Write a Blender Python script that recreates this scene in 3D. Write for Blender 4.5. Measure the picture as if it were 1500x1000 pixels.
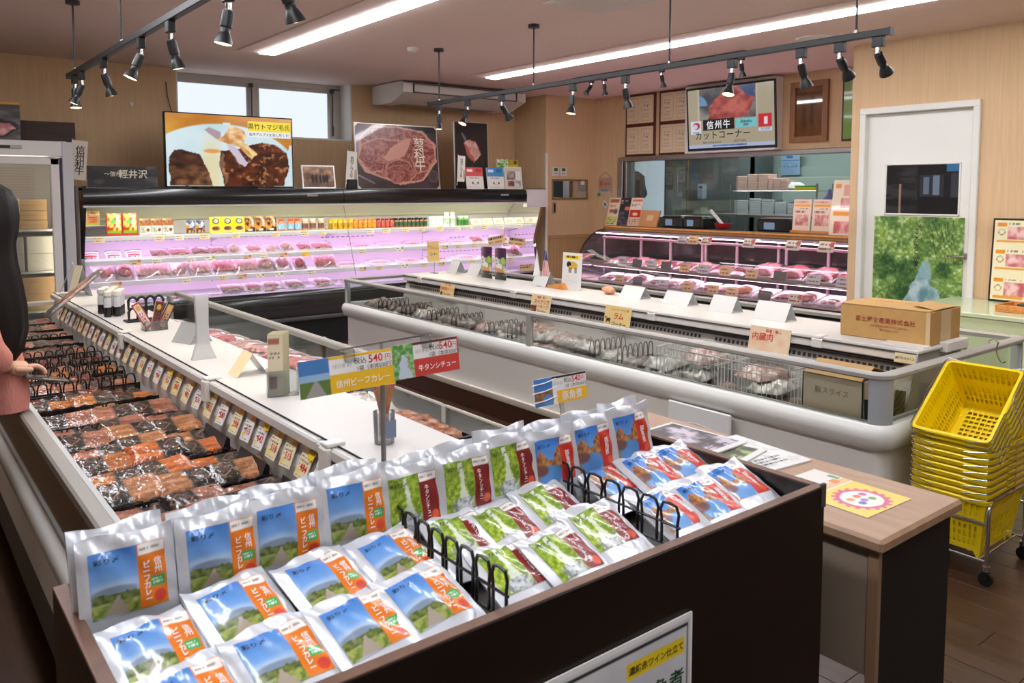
import bpy, math, random
import numpy as np
from mathutils import Vector, Matrix
for _o in list(bpy.data.objects): bpy.data.objects.remove(_o, do_unlink=True)
S = bpy.context.scene
COL = S.collection
# ---------------------------------------------------------------- camera
cam = bpy.data.cameras.new('camera'); co = bpy.data.objects.new('camera', cam); COL.objects.link(co)
cam.sensor_width = 36.0; cam.sensor_fit = 'HORIZONTAL'
cam.lens = 1189.0/1500*36; cam.shift_y = -128.0/1500
cam.clip_start = .05; cam.clip_end = 100
co.location = (0, 0, 1.6); co.rotation_euler = (math.radians(90-4.30), 0, math.radians(-38.29))
cam.dof.use_dof = True; cam.dof.focus_distance = 3.6; cam.dof.aperture_fstop = 9.0
S.camera = co
# ---------------------------------------------------------------- world, exposure
w = bpy.data.worlds.new('world'); S.world = w; w.use_nodes = True
w.node_tree.nodes['Background'].inputs[0].default_value = (.75, .85, 1, 1)
w.node_tree.nodes['Background'].inputs[1].default_value = 1.0
S.view_settings.view_transform = 'Standard'; S.view_settings.look = 'None'
S.view_settings.exposure = 0.95; S.view_settings.gamma = 1.0; S.view_settings.use_curve_mapping = False
STRIP_POWER = 15.0; SPOT_W = 13.0
# ---------------------------------------------------------------- materials
def lin(c):
    c = np.asarray(c, float)
    return np.where(c <= .04045, c/12.92, ((c+.055)/1.055)**2.4)
def L3(r, g, b): return tuple(float(t) for t in lin(np.array([r, g, b])/255.0))
MATS = {}
def mat(name, rgb, rough=.5, metal=0, noise=0, nscale=20, bump=0, bscale=60, spec=.5, emit=0, stretch=(1, 1, 1), coat=0, alpha=1, trans=0):
    if name in MATS: return MATS[name]
    m = bpy.data.materials.new(name); m.use_nodes = True; MATS[name] = m
    nt = m.node_tree; b = nt.nodes['Principled BSDF']
    c = L3(*rgb)
    b.inputs['Base Color'].default_value = c+(1,); b.inputs['Roughness'].default_value = rough
    b.inputs['Metallic'].default_value = metal; b.inputs['Specular IOR Level'].default_value = spec
    b.inputs['Coat Weight'].default_value = coat; b.inputs['Coat Roughness'].default_value = .08
    if trans: b.inputs['Transmission Weight'].default_value = trans
    if alpha < 1: b.inputs['Alpha'].default_value = alpha
    if emit:
        b.inputs['Emission Color'].default_value = c+(1,); b.inputs['Emission Strength'].default_value = emit
    if noise or bump:
        tc = nt.nodes.new('ShaderNodeTexCoord'); mp = nt.nodes.new('ShaderNodeMapping')
        mp.inputs['Scale'].default_value = stretch; nt.links.new(tc.outputs['Object'], mp.inputs['Vector'])
    if noise:
        n = nt.nodes.new('ShaderNodeTexNoise'); n.inputs['Scale'].default_value = nscale; n.inputs['Detail'].default_value = 5
        nt.links.new(mp.outputs[0], n.inputs['Vector'])
        r = nt.nodes.new('ShaderNodeValToRGB'); r.color_ramp.elements[0].position = .3; r.color_ramp.elements[1].position = .7
        lo = tuple(max(0, x*(1-noise)) for x in c); hi = tuple(min(1, x*(1+noise)) for x in c)
        r.color_ramp.elements[0].color = lo+(1,); r.color_ramp.elements[1].color = hi+(1,)
        nt.links.new(n.outputs['Fac'], r.inputs['Fac']); nt.links.new(r.outputs['Color'], b.inputs['Base Color'])
    if bump:
        n2 = nt.nodes.new('ShaderNodeTexNoise'); n2.inputs['Scale'].default_value = bscale; n2.inputs['Detail'].default_value = 3
        nt.links.new(mp.outputs[0], n2.inputs['Vector'])
        bm = nt.nodes.new('ShaderNodeBump'); bm.inputs['Strength'].default_value = bump; bm.inputs['Distance'].default_value = .01
        nt.links.new(n2.outputs['Fac'], bm.inputs['Height']); nt.links.new(bm.outputs['Normal'], b.inputs['Normal'])
    return m
def glass(name, tint=(235, 242, 240), refl=1.0, haze=0.0, rough=.02):
    if name in MATS: return MATS[name]
    m = bpy.data.materials.new(name); m.use_nodes = True; MATS[name] = m
    nt = m.node_tree; nt.nodes.clear()
    out = nt.nodes.new('ShaderNodeOutputMaterial'); tr = nt.nodes.new('ShaderNodeBsdfTransparent'); gl = nt.nodes.new('ShaderNodeBsdfGlossy')
    tr.inputs['Color'].default_value = L3(*tint)+(1,); gl.inputs['Roughness'].default_value = rough
    fr = nt.nodes.new('ShaderNodeFresnel'); fr.inputs['IOR'].default_value = 1.45
    mu = nt.nodes.new('ShaderNodeMath'); mu.operation = 'MULTIPLY'; mu.inputs[1].default_value = refl
    nt.links.new(fr.outputs[0], mu.inputs[0])
    mx = nt.nodes.new('ShaderNodeMixShader'); nt.links.new(mu.outputs[0], mx.inputs[0]); nt.links.new(tr.outputs[0], mx.inputs[1]); nt.links.new(gl.outputs[0], mx.inputs[2])
    last = mx
    if haze:
        df = nt.nodes.new('ShaderNodeBsdfDiffuse'); df.inputs['Color'].default_value = (.8, .82, .82, 1)
        m2 = nt.nodes.new('ShaderNodeMixShader'); m2.inputs[0].default_value = haze
        nt.links.new(mx.outputs[0], m2.inputs[1]); nt.links.new(df.outputs[0], m2.inputs[2]); last = m2
    nt.links.new(last.outputs[0], out.inputs[0])
    return m
def emis(name, rgb, s):
    if name in MATS: return MATS[name]
    m = bpy.data.materials.new(name); m.use_nodes = True; MATS[name] = m
    nt = m.node_tree; nt.nodes.clear(); o = nt.nodes.new('ShaderNodeOutputMaterial'); e = nt.nodes.new('ShaderNodeEmission')
    e.inputs[0].default_value = L3(*rgb)+(1,); e.inputs[1].default_value = s; nt.links.new(e.outputs[0], o.inputs[0])
    return m
def print_mat(name, rough=.45, emit=0, coat=0):
    """reads the colour attribute of a printed sheet or a screen"""
    if name in MATS: return MATS[name]
    m = bpy.data.materials.new(name); m.use_nodes = True; MATS[name] = m
    nt = m.node_tree; b = nt.nodes['Principled BSDF']; a = nt.nodes.new('ShaderNodeAttribute'); a.attribute_name = 'Col'
    b.inputs['Roughness'].default_value = rough; b.inputs['Coat Weight'].default_value = coat; b.inputs['Coat Roughness'].default_value = .05
    if emit:
        b.inputs['Base Color'].default_value = (.01, .01, .01, 1); b.inputs['Roughness'].default_value = .15
        nt.links.new(a.outputs['Color'], b.inputs['Emission Color']); b.inputs['Emission Strength'].default_value = emit
    else: nt.links.new(a.outputs['Color'], b.inputs['Base Color'])
    return m
def wood(name, c1, c2, rough=.5, scale=(1, 1, 1), wscale=6, dist=4, spec=.4, bump=.05):
    if name in MATS: return MATS[name]
    m = bpy.data.materials.new(name); m.use_nodes = True; MATS[name] = m
    nt = m.node_tree; b = nt.nodes['Principled BSDF']; b.inputs['Roughness'].default_value = rough; b.inputs['Specular IOR Level'].default_value = spec
    tc = nt.nodes.new('ShaderNodeTexCoord'); mp = nt.nodes.new('ShaderNodeMapping'); mp.inputs['Scale'].default_value = scale
    oi = nt.nodes.new('ShaderNodeObjectInfo'); ad = nt.nodes.new('ShaderNodeVectorMath'); ad.operation = 'ADD'
    nt.links.new(tc.outputs['Object'], ad.inputs[0]); sc = nt.nodes.new('ShaderNodeMath'); sc.operation = 'MULTIPLY'; sc.inputs[1].default_value = 7.3
    nt.links.new(oi.outputs['Random'], sc.inputs[0]); nt.links.new(sc.outputs[0], ad.inputs[1]); nt.links.new(ad.outputs[0], mp.inputs['Vector'])
    n = nt.nodes.new('ShaderNodeTexNoise'); n.inputs['Scale'].default_value = wscale; n.inputs['Detail'].default_value = 8; n.inputs['Roughness'].default_value = .65; n.inputs['Distortion'].default_value = dist*.1
    nt.links.new(mp.outputs[0], n.inputs['Vector'])
    r = nt.nodes.new('ShaderNodeValToRGB'); r.color_ramp.elements[0].position = .28; r.color_ramp.elements[1].position = .72
    r.color_ramp.elements[0].color = L3(*c1)+(1,); r.color_ramp.elements[1].color = L3(*c2)+(1,)
    nt.links.new(n.outputs['Fac'], r.inputs['Fac']); nt.links.new(r.outputs['Color'], b.inputs['Base Color'])
    bm = nt.nodes.new('ShaderNodeBump'); bm.inputs['Strength'].default_value = bump; bm.inputs['Distance'].default_value = .003
    nt.links.new(n.outputs['Fac'], bm.inputs['Height']); nt.links.new(bm.outputs['Normal'], b.inputs['Normal'])
    return m
PRINT = print_mat('printed sheet', .5); GLOSS = print_mat('glossy print', .3, coat=.5); SCREEN = print_mat('lit screen', emit=.5)
WHITE = mat('white enamel', (226, 222, 216), .35); BLACK = mat('black plastic', (16, 16, 17), .4); CHROME = mat('chrome', (200, 200, 200), .18, 1)
CLEAR = glass('clear acrylic', (238, 240, 240), 1.2, .06, .05); GLASS = glass('case glass', (226, 236, 232), 1.0, .02)
INK = mat('black ink', (18, 16, 15), .6); WINK = mat('white ink', (245, 243, 240), .5); RINK = mat('red ink', (205, 48, 40), .6)
CREAM = mat('cream card', (236, 214, 172), .6); PAPER = mat('white paper', (232, 230, 226), .6); YELLOWC = mat('yellow card', (244, 208, 30), .5)
CARDB = mat('cardboard', (176, 138, 88), .8, noise=.06, nscale=30)
# ---------------------------------------------------------------- mesh builder
class MB:
    def __init__(s): s.v = []; s.f = []; s.m = []; s.M = None; s.c = None
    def add(s, vs, fs, m=0):
        o = len(s.v)
        if s.M is not None: vs = [tuple(s.M @ Vector(p)) for p in vs]
        s.v.extend([tuple(p) for p in vs]); s.f.extend([tuple(i+o for i in q) for q in fs]); s.m.extend([m]*len(fs)); return s
    def box(s, x0, x1, y0, y1, z0, z1, m=0):
        return s.add([(x0,y0,z0),(x1,y0,z0),(x1,y1,z0),(x0,y1,z0),(x0,y0,z1),(x1,y0,z1),(x1,y1,z1),(x0,y1,z1)],
            [(3,2,1,0),(4,5,6,7),(0,1,5,4),(1,2,6,5),(2,3,7,6),(3,0,4,7)], m)
    def cbox(s, x0, x1, y0, y1, z0, z1, b=.005, m=0):
        b = min(b, (x1-x0)*.45, (y1-y0)*.45, (z1-z0)*.45)
        X = (x0, x1); Y = (y0, y1); Z = (z0, z1); vs = []; idx = {}
        for i in (0, 1):
            for j in (0, 1):
                for k in (0, 1):
                    sx, sy, sz = (1-2*i)*b, (1-2*j)*b, (1-2*k)*b
                    for a, p in enumerate(((X[i], Y[j]+sy, Z[k]+sz), (X[i]+sx, Y[j], Z[k]+sz), (X[i]+sx, Y[j]+sy, Z[k]))):
                        idx[(i,j,k,a)] = len(vs); vs.append(p)
        fs = []
        g = lambda i,j,k,a: idx[(i,j,k,a)]
        for i in (0, 1):
            q = [g(i,0,0,0), g(i,1,0,0), g(i,1,1,0), g(i,0,1,0)]; fs.append(tuple(q if i else q[::-1]))
            q = [g(0,i,0,1), g(1,i,0,1), g(1,i,1,1), g(0,i,1,1)]; fs.append(tuple(q[::-1] if i else q))
            q = [g(0,0,i,2), g(1,0,i,2), g(1,1,i,2), g(0,1,i,2)]; fs.append(tuple(q if i else q[::-1]))
        for i in (0, 1):
            for j in (0, 1):
                q = [g(i,j,0,0), g(i,j,0,1), g(i,j,1,1), g(i,j,1,0)]; fs.append(tuple(q if i == j else q[::-1]))
                q = [g(i,0,j,0), g(i,1,j,0), g(i,1,j,2), g(i,0,j,2)]; fs.append(tuple(q if i == j else q[::-1]))
                q = [g(0,i,j,1), g(1,i,j,1), g(1,i,j,2), g(0,i,j,2)]; fs.append(tuple(q[::-1] if i == j else q))
                for k in (0, 1):
                    q = [g(i,j,k,0), g(i,j,k,1), g(i,j,k,2)]; fs.append(tuple(q))
        return s.add(vs, fs, m)
    def cyl(s, p0, p1, r0, r1=None, n=12, m=0, caps=True):
        r1 = r0 if r1 is None else r1
        p0 = Vector(p0); p1 = Vector(p1); d = (p1-p0).normalized()
        a = d.orthogonal().normalized(); b = d.cross(a)
        vs = []
        for p, r in ((p0, r0), (p1, r1)):
            for i in range(n):
                t = 2*math.pi*i/n; vs.append(p+a*(r*math.cos(t))+b*(r*math.sin(t)))
        fs = [(i, (i+1) % n, n+(i+1) % n, n+i) for i in range(n)]
        if caps: fs += [tuple(range(n))[::-1], tuple(range(n, 2*n))]
        return s.add(vs, fs, m)
    def tube(s, pts, r, n=6, m=0, closed=False):
        pts = [Vector(p) for p in pts]; K = len(pts); rings = []; up = None; vs = []
        for i, p in enumerate(pts):
            if closed: d = pts[(i+1) % K]-pts[i-1]
            else: d = pts[min(i+1, K-1)]-pts[max(i-1, 0)]
            d.normalize()
            if up is None: up = d.orthogonal().normalized()
            up = (up-d*up.dot(d)); up = up.normalized() if up.length > 1e-6 else d.orthogonal().normalized()
            b = d.cross(up); rr = r[i] if isinstance(r, (list, tuple)) else r
            for j in range(n):
                t = 2*math.pi*j/n; vs.append(p+up*(rr*math.cos(t))+b*(rr*math.sin(t)))
        fs = []
        for i in range(K if closed else K-1):
            a = i*n; b_ = ((i+1) % K)*n
            for j in range(n): fs.append((a+j, a+(j+1) % n, b_+(j+1) % n, b_+j))
        if not closed: fs += [tuple(range(n))[::-1], tuple(range((K-1)*n, K*n))]
        return s.add(vs, fs, m)
    def lathe(s, prof, n=16, m=0, o=(0, 0, 0)):
        vs = []; fs = []
        for r, z in prof:
            for i in range(n):
                t = 2*math.pi*i/n; vs.append((o[0]+r*math.cos(t), o[1]+r*math.sin(t), o[2]+z))
        for k in range(len(prof)-1):
            for i in range(n): fs.append((k*n+i, k*n+(i+1) % n, (k+1)*n+(i+1) % n, (k+1)*n+i))
        fs += [tuple(range(n))[::-1], tuple(range((len(prof)-1)*n, len(prof)*n))]
        return s.add(vs, fs, m)
    def prism(s, poly, a, b, axis='y', m=0):
        """2-d outline extruded from a to b along an axis"""
        n = len(poly); vs = []
        for t in (a, b):
            for p in poly: vs.append({'y': (p[0], t, p[1]), 'x': (t, p[0], p[1]), 'z': (p[0], p[1], t)}[axis])
        fs = [(i, (i+1) % n, n+(i+1) % n, n+i) for i in range(n)]+[tuple(range(n))[::-1], tuple(range(n, 2*n))]
        return s.add(vs, fs, m)
    def quad(s, *p, m=0): return s.add(list(p), [tuple(range(len(p)))], m)
    def blob(s, c, r, seed=0, n=10, k=7, amp=.15, m=0, flat=0):
        rnd = random.Random(seed); ph = [rnd.uniform(0, 6.28) for _ in range(6)]; vs = []; fs = []
        for i in range(k+1):
            th = math.pi*i/k
            for j in range(n):
                t = 2*math.pi*j/n
                w_ = 1+amp*(math.sin(3*t+ph[0])*math.sin(th*2+ph[1])+.6*math.sin(5*t+ph[2]+th*3)+.4*math.sin(7*th+ph[3]+2*t))
                z = -math.cos(th)*r[2]*w_
                if flat: z = max(z, -r[2]*flat)
                vs.append((c[0]+r[0]*math.sin(th)*math.cos(t)*w_, c[1]+r[1]*math.sin(th)*math.sin(t)*w_, c[2]+z))
        for i in range(k):
            for j in range(n): fs.append((i*n+j, i*n+(j+1) % n, (i+1)*n+(j+1) % n, (i+1)*n+j))
        return s.add(vs, fs, m)
    def mesh(s, name, mats, smooth=False, ang=40):
        me = bpy.data.meshes.new(name); me.from_pydata(s.v, [], s.f)
        for q in (mats if isinstance(mats, (list, tuple)) else [mats]): me.materials.append(q)
        me.polygons.foreach_set('material_index', s.m)
        if s.c is not None:
            a = me.color_attributes.new('Col', 'FLOAT_COLOR', 'POINT'); a.data.foreach_set('color', np.asarray(s.c, np.float32).ravel())
        if smooth:
            me.polygons.foreach_set('use_smooth', [True]*len(me.polygons)); me.set_sharp_from_angle(angle=math.radians(ang))
        me.update(); return me
    def build(s, name, mats, parent=None, smooth=False, M=None, **tags):
        return obj(name, s.mesh(name, mats, smooth), parent, M, **tags)
def obj(name, me, parent=None, M=None, label=None, cat=None, group=None, kind=None):
    o = bpy.data.objects.new(name, me); COL.objects.link(o)
    if parent is not None: o.parent = parent
    if M is not None: o.matrix_local = M
    return tag(o, label, cat, group, kind)
def tag(o, label=None, cat=None, group=None, kind=None):
    if label: o['label'] = label
    if cat: o['category'] = cat
    if group: o['group'] = group
    if kind: o['kind'] = kind
    return o
def TR(x=0, y=0, z=0, rz=0, rx=0, ry=0, s=1):
    M = Matrix.Translation((x, y, z)) @ Matrix.Rotation(math.radians(rz), 4, 'Z') @ Matrix.Rotation(math.radians(ry), 4, 'Y') @ Matrix.Rotation(math.radians(rx), 4, 'X')
    return M @ Matrix.Scale(s, 4) if s != 1 else M
def thing(name, label, cat, group=None, M=None, kind=None): return obj(name, None, None, M, label, cat, group, kind)
def copy_tree(o, parent=None, M=None, label=None, group=None):
    c = o.copy(); COL.objects.link(c); c.parent = parent
    if M is not None: c.matrix_local = M
    if label: c['label'] = label
    if group: c['group'] = group
    for ch in o.children: 
        copy_tree(ch, c, ch.matrix_local.copy())
    return c
def struct(name, mb, mats, smooth=False): return mb.build(name, mats, None, smooth, kind='structure')
# ---------------------------------------------------------------- printed sheets: colour grids
def vnoise(x, y, seed):
    rs = np.random.RandomState(seed); T = rs.rand(64, 64)
    xi = np.floor(x).astype(int); yi = np.floor(y).astype(int); fx = x-xi; fy = y-yi
    fx = fx*fx*(3-2*fx); fy = fy*fy*(3-2*fy)
    g = lambda a, b: T[a % 64, b % 64]
    return (g(xi, yi)*(1-fx)+g(xi+1, yi)*fx)*(1-fy)+(g(xi, yi+1)*(1-fx)+g(xi+1, yi+1)*fx)*fy
def fbm(x, y, seed=0, o=4):
    s = 0; a = .5
    for i in range(o): s = s+a*vnoise(x, y, seed+i); x = x*2.03; y = y*2.03; a *= .5
    return s/(1-.5**o)
class Cv:
    def __init__(s, nx, ny, col=(255, 255, 255)):
        s.nx = nx; s.ny = ny
        s.u, s.v = np.meshgrid(np.linspace(0, 1, nx+1), np.linspace(0, 1, ny+1))
        s.a = np.empty((ny+1, nx+1, 3)); s.a[:] = np.array(col)/255.
    def put(s, mask, col, al=1):
        c = np.array(col)/255. if not isinstance(col, np.ndarray) else col
        mk = (mask*al)[..., None]; s.a = s.a*(1-mk)+c*mk; return s
    def rect(s, u0, v0, u1, v1, col, al=1): return s.put(((s.u >= u0) & (s.u <= u1) & (s.v >= v0) & (s.v <= v1)).astype(float), col, al)
    def ell(s, cu, cv, ru, rv, col, al=1, soft=.08):
        d = np.sqrt(((s.u-cu)/ru)**2+((s.v-cv)/rv)**2); return s.put(np.clip((1-d)/soft+.5, 0, 1), col, al)
    def poly(s, pts, col, al=1, wob=0, seed=1):
        u = s.u+(fbm(s.u*9, s.v*9, seed)-.5)*wob; v = s.v+(fbm(s.u*9+7, s.v*9+3, seed+9)-.5)*wob
        ins = np.zeros_like(u, bool); n = len(pts)
        for i in range(n):
            x0, y0 = pts[i]; x1, y1 = pts[(i+1) % n]
            if y0 == y1: continue
            cnd = ((y0 > v) != (y1 > v)) & (u < (x1-x0)*(v-y0)/(y1-y0)+x0); ins ^= cnd
        s.last = ins
        return s.put(ins.astype(float), col, al)
    def tex(s, mask, c1, c2, sx, sy, seed=0, lo=.3, hi=.7, al=1):
        t = np.clip((fbm(s.u*sx, s.v*sy, seed)-lo)/(hi-lo), 0, 1)[..., None]
        return s.put(mask.astype(float) if mask is not None else np.ones_like(s.u), np.array(c1)/255.*(1-t)+np.array(c2)/255.*t, al)
    def lines(s, u0, v0, u1, v1, n, col, seed=0, dens=.55, al=1):
        """rows of small print"""
        rs = np.random.RandomState(seed); h = (v1-v0)/n
        for i in range(n):
            y = v0+i*h+h*.3; u = u0; end = u1-(u1-u0)*.3*rs.rand()
            while u < end:
                l = (u1-u0)*(.02+.06*rs.rand()); s.rect(u, y, min(u+l, u1), y+h*dens, col, al); u += l*1.5
        return s
    def mask(s, u0, v0, u1, v1): return (s.u >= u0) & (s.u <= u1) & (s.v >= v0) & (s.v <= v1)
def sheet_mesh(cv, w, h, mt=None, hf=None, name='print'):
    """upright sheet, width along x, height along z, facing -y"""
    nx, ny = cv.nx, cv.ny; mb = MB()
    x = cv.u*w; z = cv.v*h; y = np.zeros_like(x) if hf is None else -hf(cv.u, cv.v)
    mb.v = [tuple(p) for p in np.stack([x, y, z], -1).reshape(-1, 3)]
    r = nx+1; mb.f = [(j*r+i, j*r+i+1, (j+1)*r+i+1, (j+1)*r+i) for j in range(ny) for i in range(nx)]; mb.m = [0]*len(mb.f)
    mb.c = np.concatenate([lin(np.clip(cv.a, 0, 1)).reshape(-1, 3), np.ones((r*(ny+1), 1))], 1)
    return mb.mesh(name, mt or PRINT, smooth=hf is not None)
_TX = {}
SCR = bpy.data.scenes.new('scratch')
def bake(o):
    SCR.collection.objects.link(o); vl = SCR.view_layers[0]; vl.update(); dg = vl.depsgraph
    me = bpy.data.meshes.new_from_object(o.evaluated_get(dg), depsgraph=dg); bpy.data.objects.remove(o, do_unlink=True); return me
def text_mesh(s, size, mt, sx=1.0, bold=.0, spacing=1.0, vert=False, align='CENTER'):
    """lettering in the x-z plane facing -y, centred on the origin"""
    k = (s, size, mt.name, sx, bold, spacing, vert, align)
    if k in _TX: return _TX[k]
    cu = bpy.data.curves.new('lettering', 'FONT'); cu.body = '\n'.join(s) if vert else s
    cu.size = 1; cu.resolution_u = 2; cu.offset = min(bold, .009 if any(ord(c) > 0x4e00 for c in s) else .02); cu.align_x = align; cu.align_y = 'CENTER'
    cu.space_line = spacing*.78 if vert else spacing; cu.space_character = spacing if not vert else 1
    cu.fill_mode = 'FRONT'
    me = bake(bpy.data.objects.new('lettering', cu)); bpy.data.curves.remove(cu)
    me.name = 'lettering'; n = len(me.vertices); a = np.empty(n*3, np.float32); me.vertices.foreach_get('co', a); a = a.reshape(-1, 3)
    if n:
        if align == 'CENTER': a[:, 0] -= (a[:, 0].min()+a[:, 0].max())/2
        a[:, 1] -= (a[:, 1].min()+a[:, 1].max())/2
    b = np.stack([a[:, 0]*size*sx, np.zeros(n), a[:, 1]*size], 1).astype(np.float32)
    me.vertices.foreach_set('co', b.ravel()); me.materials.clear(); me.materials.append(mt); me.update()
    _TX[k] = me; return me
def text(s, size, mt, parent, x, y, z, sx=1.0, bold=.0, vert=False, spacing=1.0, rot=0, name='lettering', align='CENTER'):
    return obj(name, text_mesh(s, size, mt, sx, bold, spacing, vert, align), parent, TR(x, y, z, ry=rot))
def board(parent, cv, w, h, M=None, t=.006, mt=None, backmat=None, name='board'):
    """a stiff printed board: thin slab plus its printed face; origin bottom-left front"""
    b = MB().box(0, w, 0, t, 0, h).build(name, backmat or PAPER, parent, M=M)
    obj('print', sheet_mesh(cv, w, h, mt), b, TR(0, -.0008, 0)); return b
rng = random.Random(11)
# ================================================================ the room
WALLW = wood('wall wood paper', (206, 172, 134), (222, 189, 150), .7, (14, 14, .5), 5, 3, .2, .02)
CEIL = mat('ceiling paper', (226, 200, 189), .85, noise=.02, nscale=60)
TRIM = mat('white trim', (226, 223, 216), .45)
floor_m = wood('floor vinyl', (48, 30, 20), (82, 55, 38), .30, (14, 1.2, 1), 3, 3, .5, .08)
fl = struct('floor', MB().box(-3, 8.1, -3, 9, -.06, -.004), floor_m)
k = 0
plank_me = {}
for j in range(44):                                   # planks of the floor that lies open, laid along y
    x0 = 1.36+j*.15; off = rng.uniform(-.85, 0); y = -.1+off
    while y < (5.2 if x0 < 3.5 else 2.4):
        L = 0.92
        if 'p' not in plank_me: plank_me['p'] = MB().cbox(0, .148, 0, L-.002, -.004, 0, .0012).mesh('plank', floor_m)
        if not (x0 > 3.6 and y > 1.5) and not (x0 < 1.6 and y > 1.2): obj('plank', plank_me['p'], fl, TR(x0, y, 0))
        y += L
struct('ceiling', MB().box(-3, 8.1, -3, 9.4, 2.9, 2.98), CEIL)
WY = 8.95
wb = MB()
wb.box(-3, 2.58, WY, WY+.3, 0, 2.9); wb.box(4.6, 8.1, WY, WY+.3, 0, 2.9); wb.box(2.58, 4.6, WY, WY+.3, 0, 2.24)
wb.box(2.58, 4.6, WY+.28, WY+.32, 2.85, 2.9)
struct('wall_back', wb, WALLW)
struct('wall_alcove', MB().box(7.106, 8.02, 8.27, WY, 0, 2.9), WALLW)
wn = MB()
for z in (1.0,): wn.box(7.106, 8.0, 8.25, 8.272, 0, z)
wains_m = mat('wainscot', (176, 142, 96), .6, noise=.05, nscale=8, stretch=(8, 8, .5))
wo = struct('trim_1', MB().box(7.106, 8.0, 8.262, 8.27, 0, .985), wains_m)
MBb = MB().cbox(0, .056, 0, .008, 0, .965, .003).mesh('wainscot_board', wains_m)
for i in range(15): obj('wainscot_board', MBb, wo, TR(7.112+i*.059, 8.256, .02))
MB().cbox(7.106, 8.0, 8.25, 8.27, .985, 1.03, .004).build('dado_rail', wains_m, wo)
struct('trim_2', MB().cbox(7.09, 7.125, 8.245, 8.275, 0, 2.13, .006), TRIM)
# right wall with the kitchen opening
wr = MB()
wr.box(8.0, 8.12, 7.72, 8.3, 0, 2.9); wr.box(8.0, 8.12, 3.87, 7.72, 2.056, 2.9); wr.box(8.0, 8.12, 3.87, 7.72, 0, 1.05)
struct('wall_right', wr, WALLW)
struct('wall_door', MB().box(6.93, 8.1, -3, 2.79, 0, 2.9).box(6.93, 8.1, 3.777, 3.87, 0, 2.9).box(6.93, 8.1, 2.79, 3.777, 2.33, 2.9).box(7.02, 8.1, 2.79, 3.777, 0, 2.33), WALLW)
struct('wall_front', MB().box(-3, 8.1, -3.1, -3, 0, 2.9), mat('plain wall', (205, 190, 170), .8))
struct('wall_left', MB().box(-3.1, -3, -3, 9, 0, 2.9), mat('plain wall', (205, 190, 170), .8))
# steel frame of the kitchen opening
STEEL = mat('brushed steel', (176, 172, 168), .3, .9, bump=.02, bscale=200)
ko = MB(); ko.cbox(7.96, 8.13, 3.88, 7.78, 2.02, 2.075, .006); ko.cbox(7.95, 8.13, 7.68, 7.78, 1.05, 2.03, .006); ko.cbox(7.97, 8.13, 7.62, 7.66, 1.05, 2.02, .004); ko.box(7.96, 8.13, 3.88, 7.7, 1.04, 1.06)
win3 = struct('window_3', ko, STEEL)
MB().box(8.05, 8.056, 5.9, 7.62, 1.06, 2.02).build('pane', glass('kitchen glass', (228, 236, 236), 1.2, .03), win3)
# door with frame
dr = struct('door_1', MB().cbox(6.965, 7.005, 2.835, 3.732, .01, 2.285, .004), mat('door white', (232, 229, 222), .4))
MB().cbox(6.90, 7.02, 3.727, 3.782, 0, 2.29, .006).cbox(6.90, 7.02, 2.785, 2.84, 0, 2.29, .006).cbox(6.90, 7.02, 2.785, 3.782, 2.285, 2.34, .006).build('door_frame', TRIM, dr)
wf = MB()
for a in ((2.935, 3.565, 1.838, 1.85), (2.935, 3.565, 1.41, 1.425), (2.935, 2.95, 1.41, 1.85), (3.55, 3.565, 1.41, 1.85)): wf.cbox(6.955, 6.975, a[0], a[1], a[2], a[3], .003)
wfo = wf.build('window_frame', TRIM, dr)
cv = Cv(100, 66, (44, 44, 46)); cv.tex(None, (34, 34, 36), (58, 58, 60), 3, 9, 3)
cv.rect(.45, 0, 1, 1, (36, 36, 40)); cv.rect(.48, .35, .8, .8, (52, 52, 58)); cv.rect(.53, .4, .6, .75, (96, 110, 128)); cv.rect(.66, .38, .74, .78, (110, 122, 140)); cv.rect(.84, .86, 1, 1, (60, 110, 150)); cv.rect(.9, .3, .99, .82, (58, 62, 70)); cv.rect(.19, 0, .215, .62, (150, 122, 104)); cv.rect(.45, 0, 1, .34, (30, 30, 33))
dkg = print_mat('dark window print', .08, coat=1.0)
obj('pane', sheet_mesh(cv, .6, .413, dkg), wfo, TR(6.962, 3.55, 1.424, rz=-90))
hd = MB(); hd.cyl((6.965, 2.875, 1.087), (6.945, 2.875, 1.087), .027, n=20); hd.tube([(6.945, 2.875, 1.087), (6.915, 2.875, 1.087), (6.91, 2.9, 1.087), (6.91, 3.0, 1.087)], .009, 8)
hd.build('door_handle', mat('satin nickel', (176, 170, 158), .3, 1), dr, True)
# windows of the back wall, deep reveal
PANE = emis('daylit frosted glass', (222, 230, 242), .62)
ALU = mat('aluminium', (184, 178, 170), .4, .3); DARKG = mat('rubber seal', (70, 66, 62), .6)
for i, (x0, x1) in enumerate(((2.66, 3.42), (3.57, 4.42))):
    f = MB(); z0, z1 = 2.24, 2.80
    f.cbox(x0-.035, x1+.035, 9.21, 9.25, z1, z1+.05, .005); f.cbox(x0-.035, x1+.035, 9.21, 9.25, z0-.02, z0+.02, .005); f.cbox(x0-.035, x0, 9.21, 9.25, z0, z1, .005); f.cbox(x1, x1+.035, 9.21, 9.25, z0, z1, .005)
    wo_ = struct('window_%d' % (i+1), f, ALU)
    MB().box(x0, x1, 9.232, 9.24, z0, z1).build('pane', PANE, wo_)
    lt = MB(); lt.tube([(x1+.045, 9.19, z1+.03), (x1+.045, 9.17, z1-.05), (x1+.05, 9.19, z0+.15)], .008, 6); lt.cbox(x1+.02, x1+.07, 9.17, 9.2, z1+.0, z1+.045, .006); lt.cyl((x1+.05, 9.18, z0+.05), (x1+.05, 9.18, z0+.17), .012, n=8)
    lt.build('window_stay', DARKG, wo_)
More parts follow.
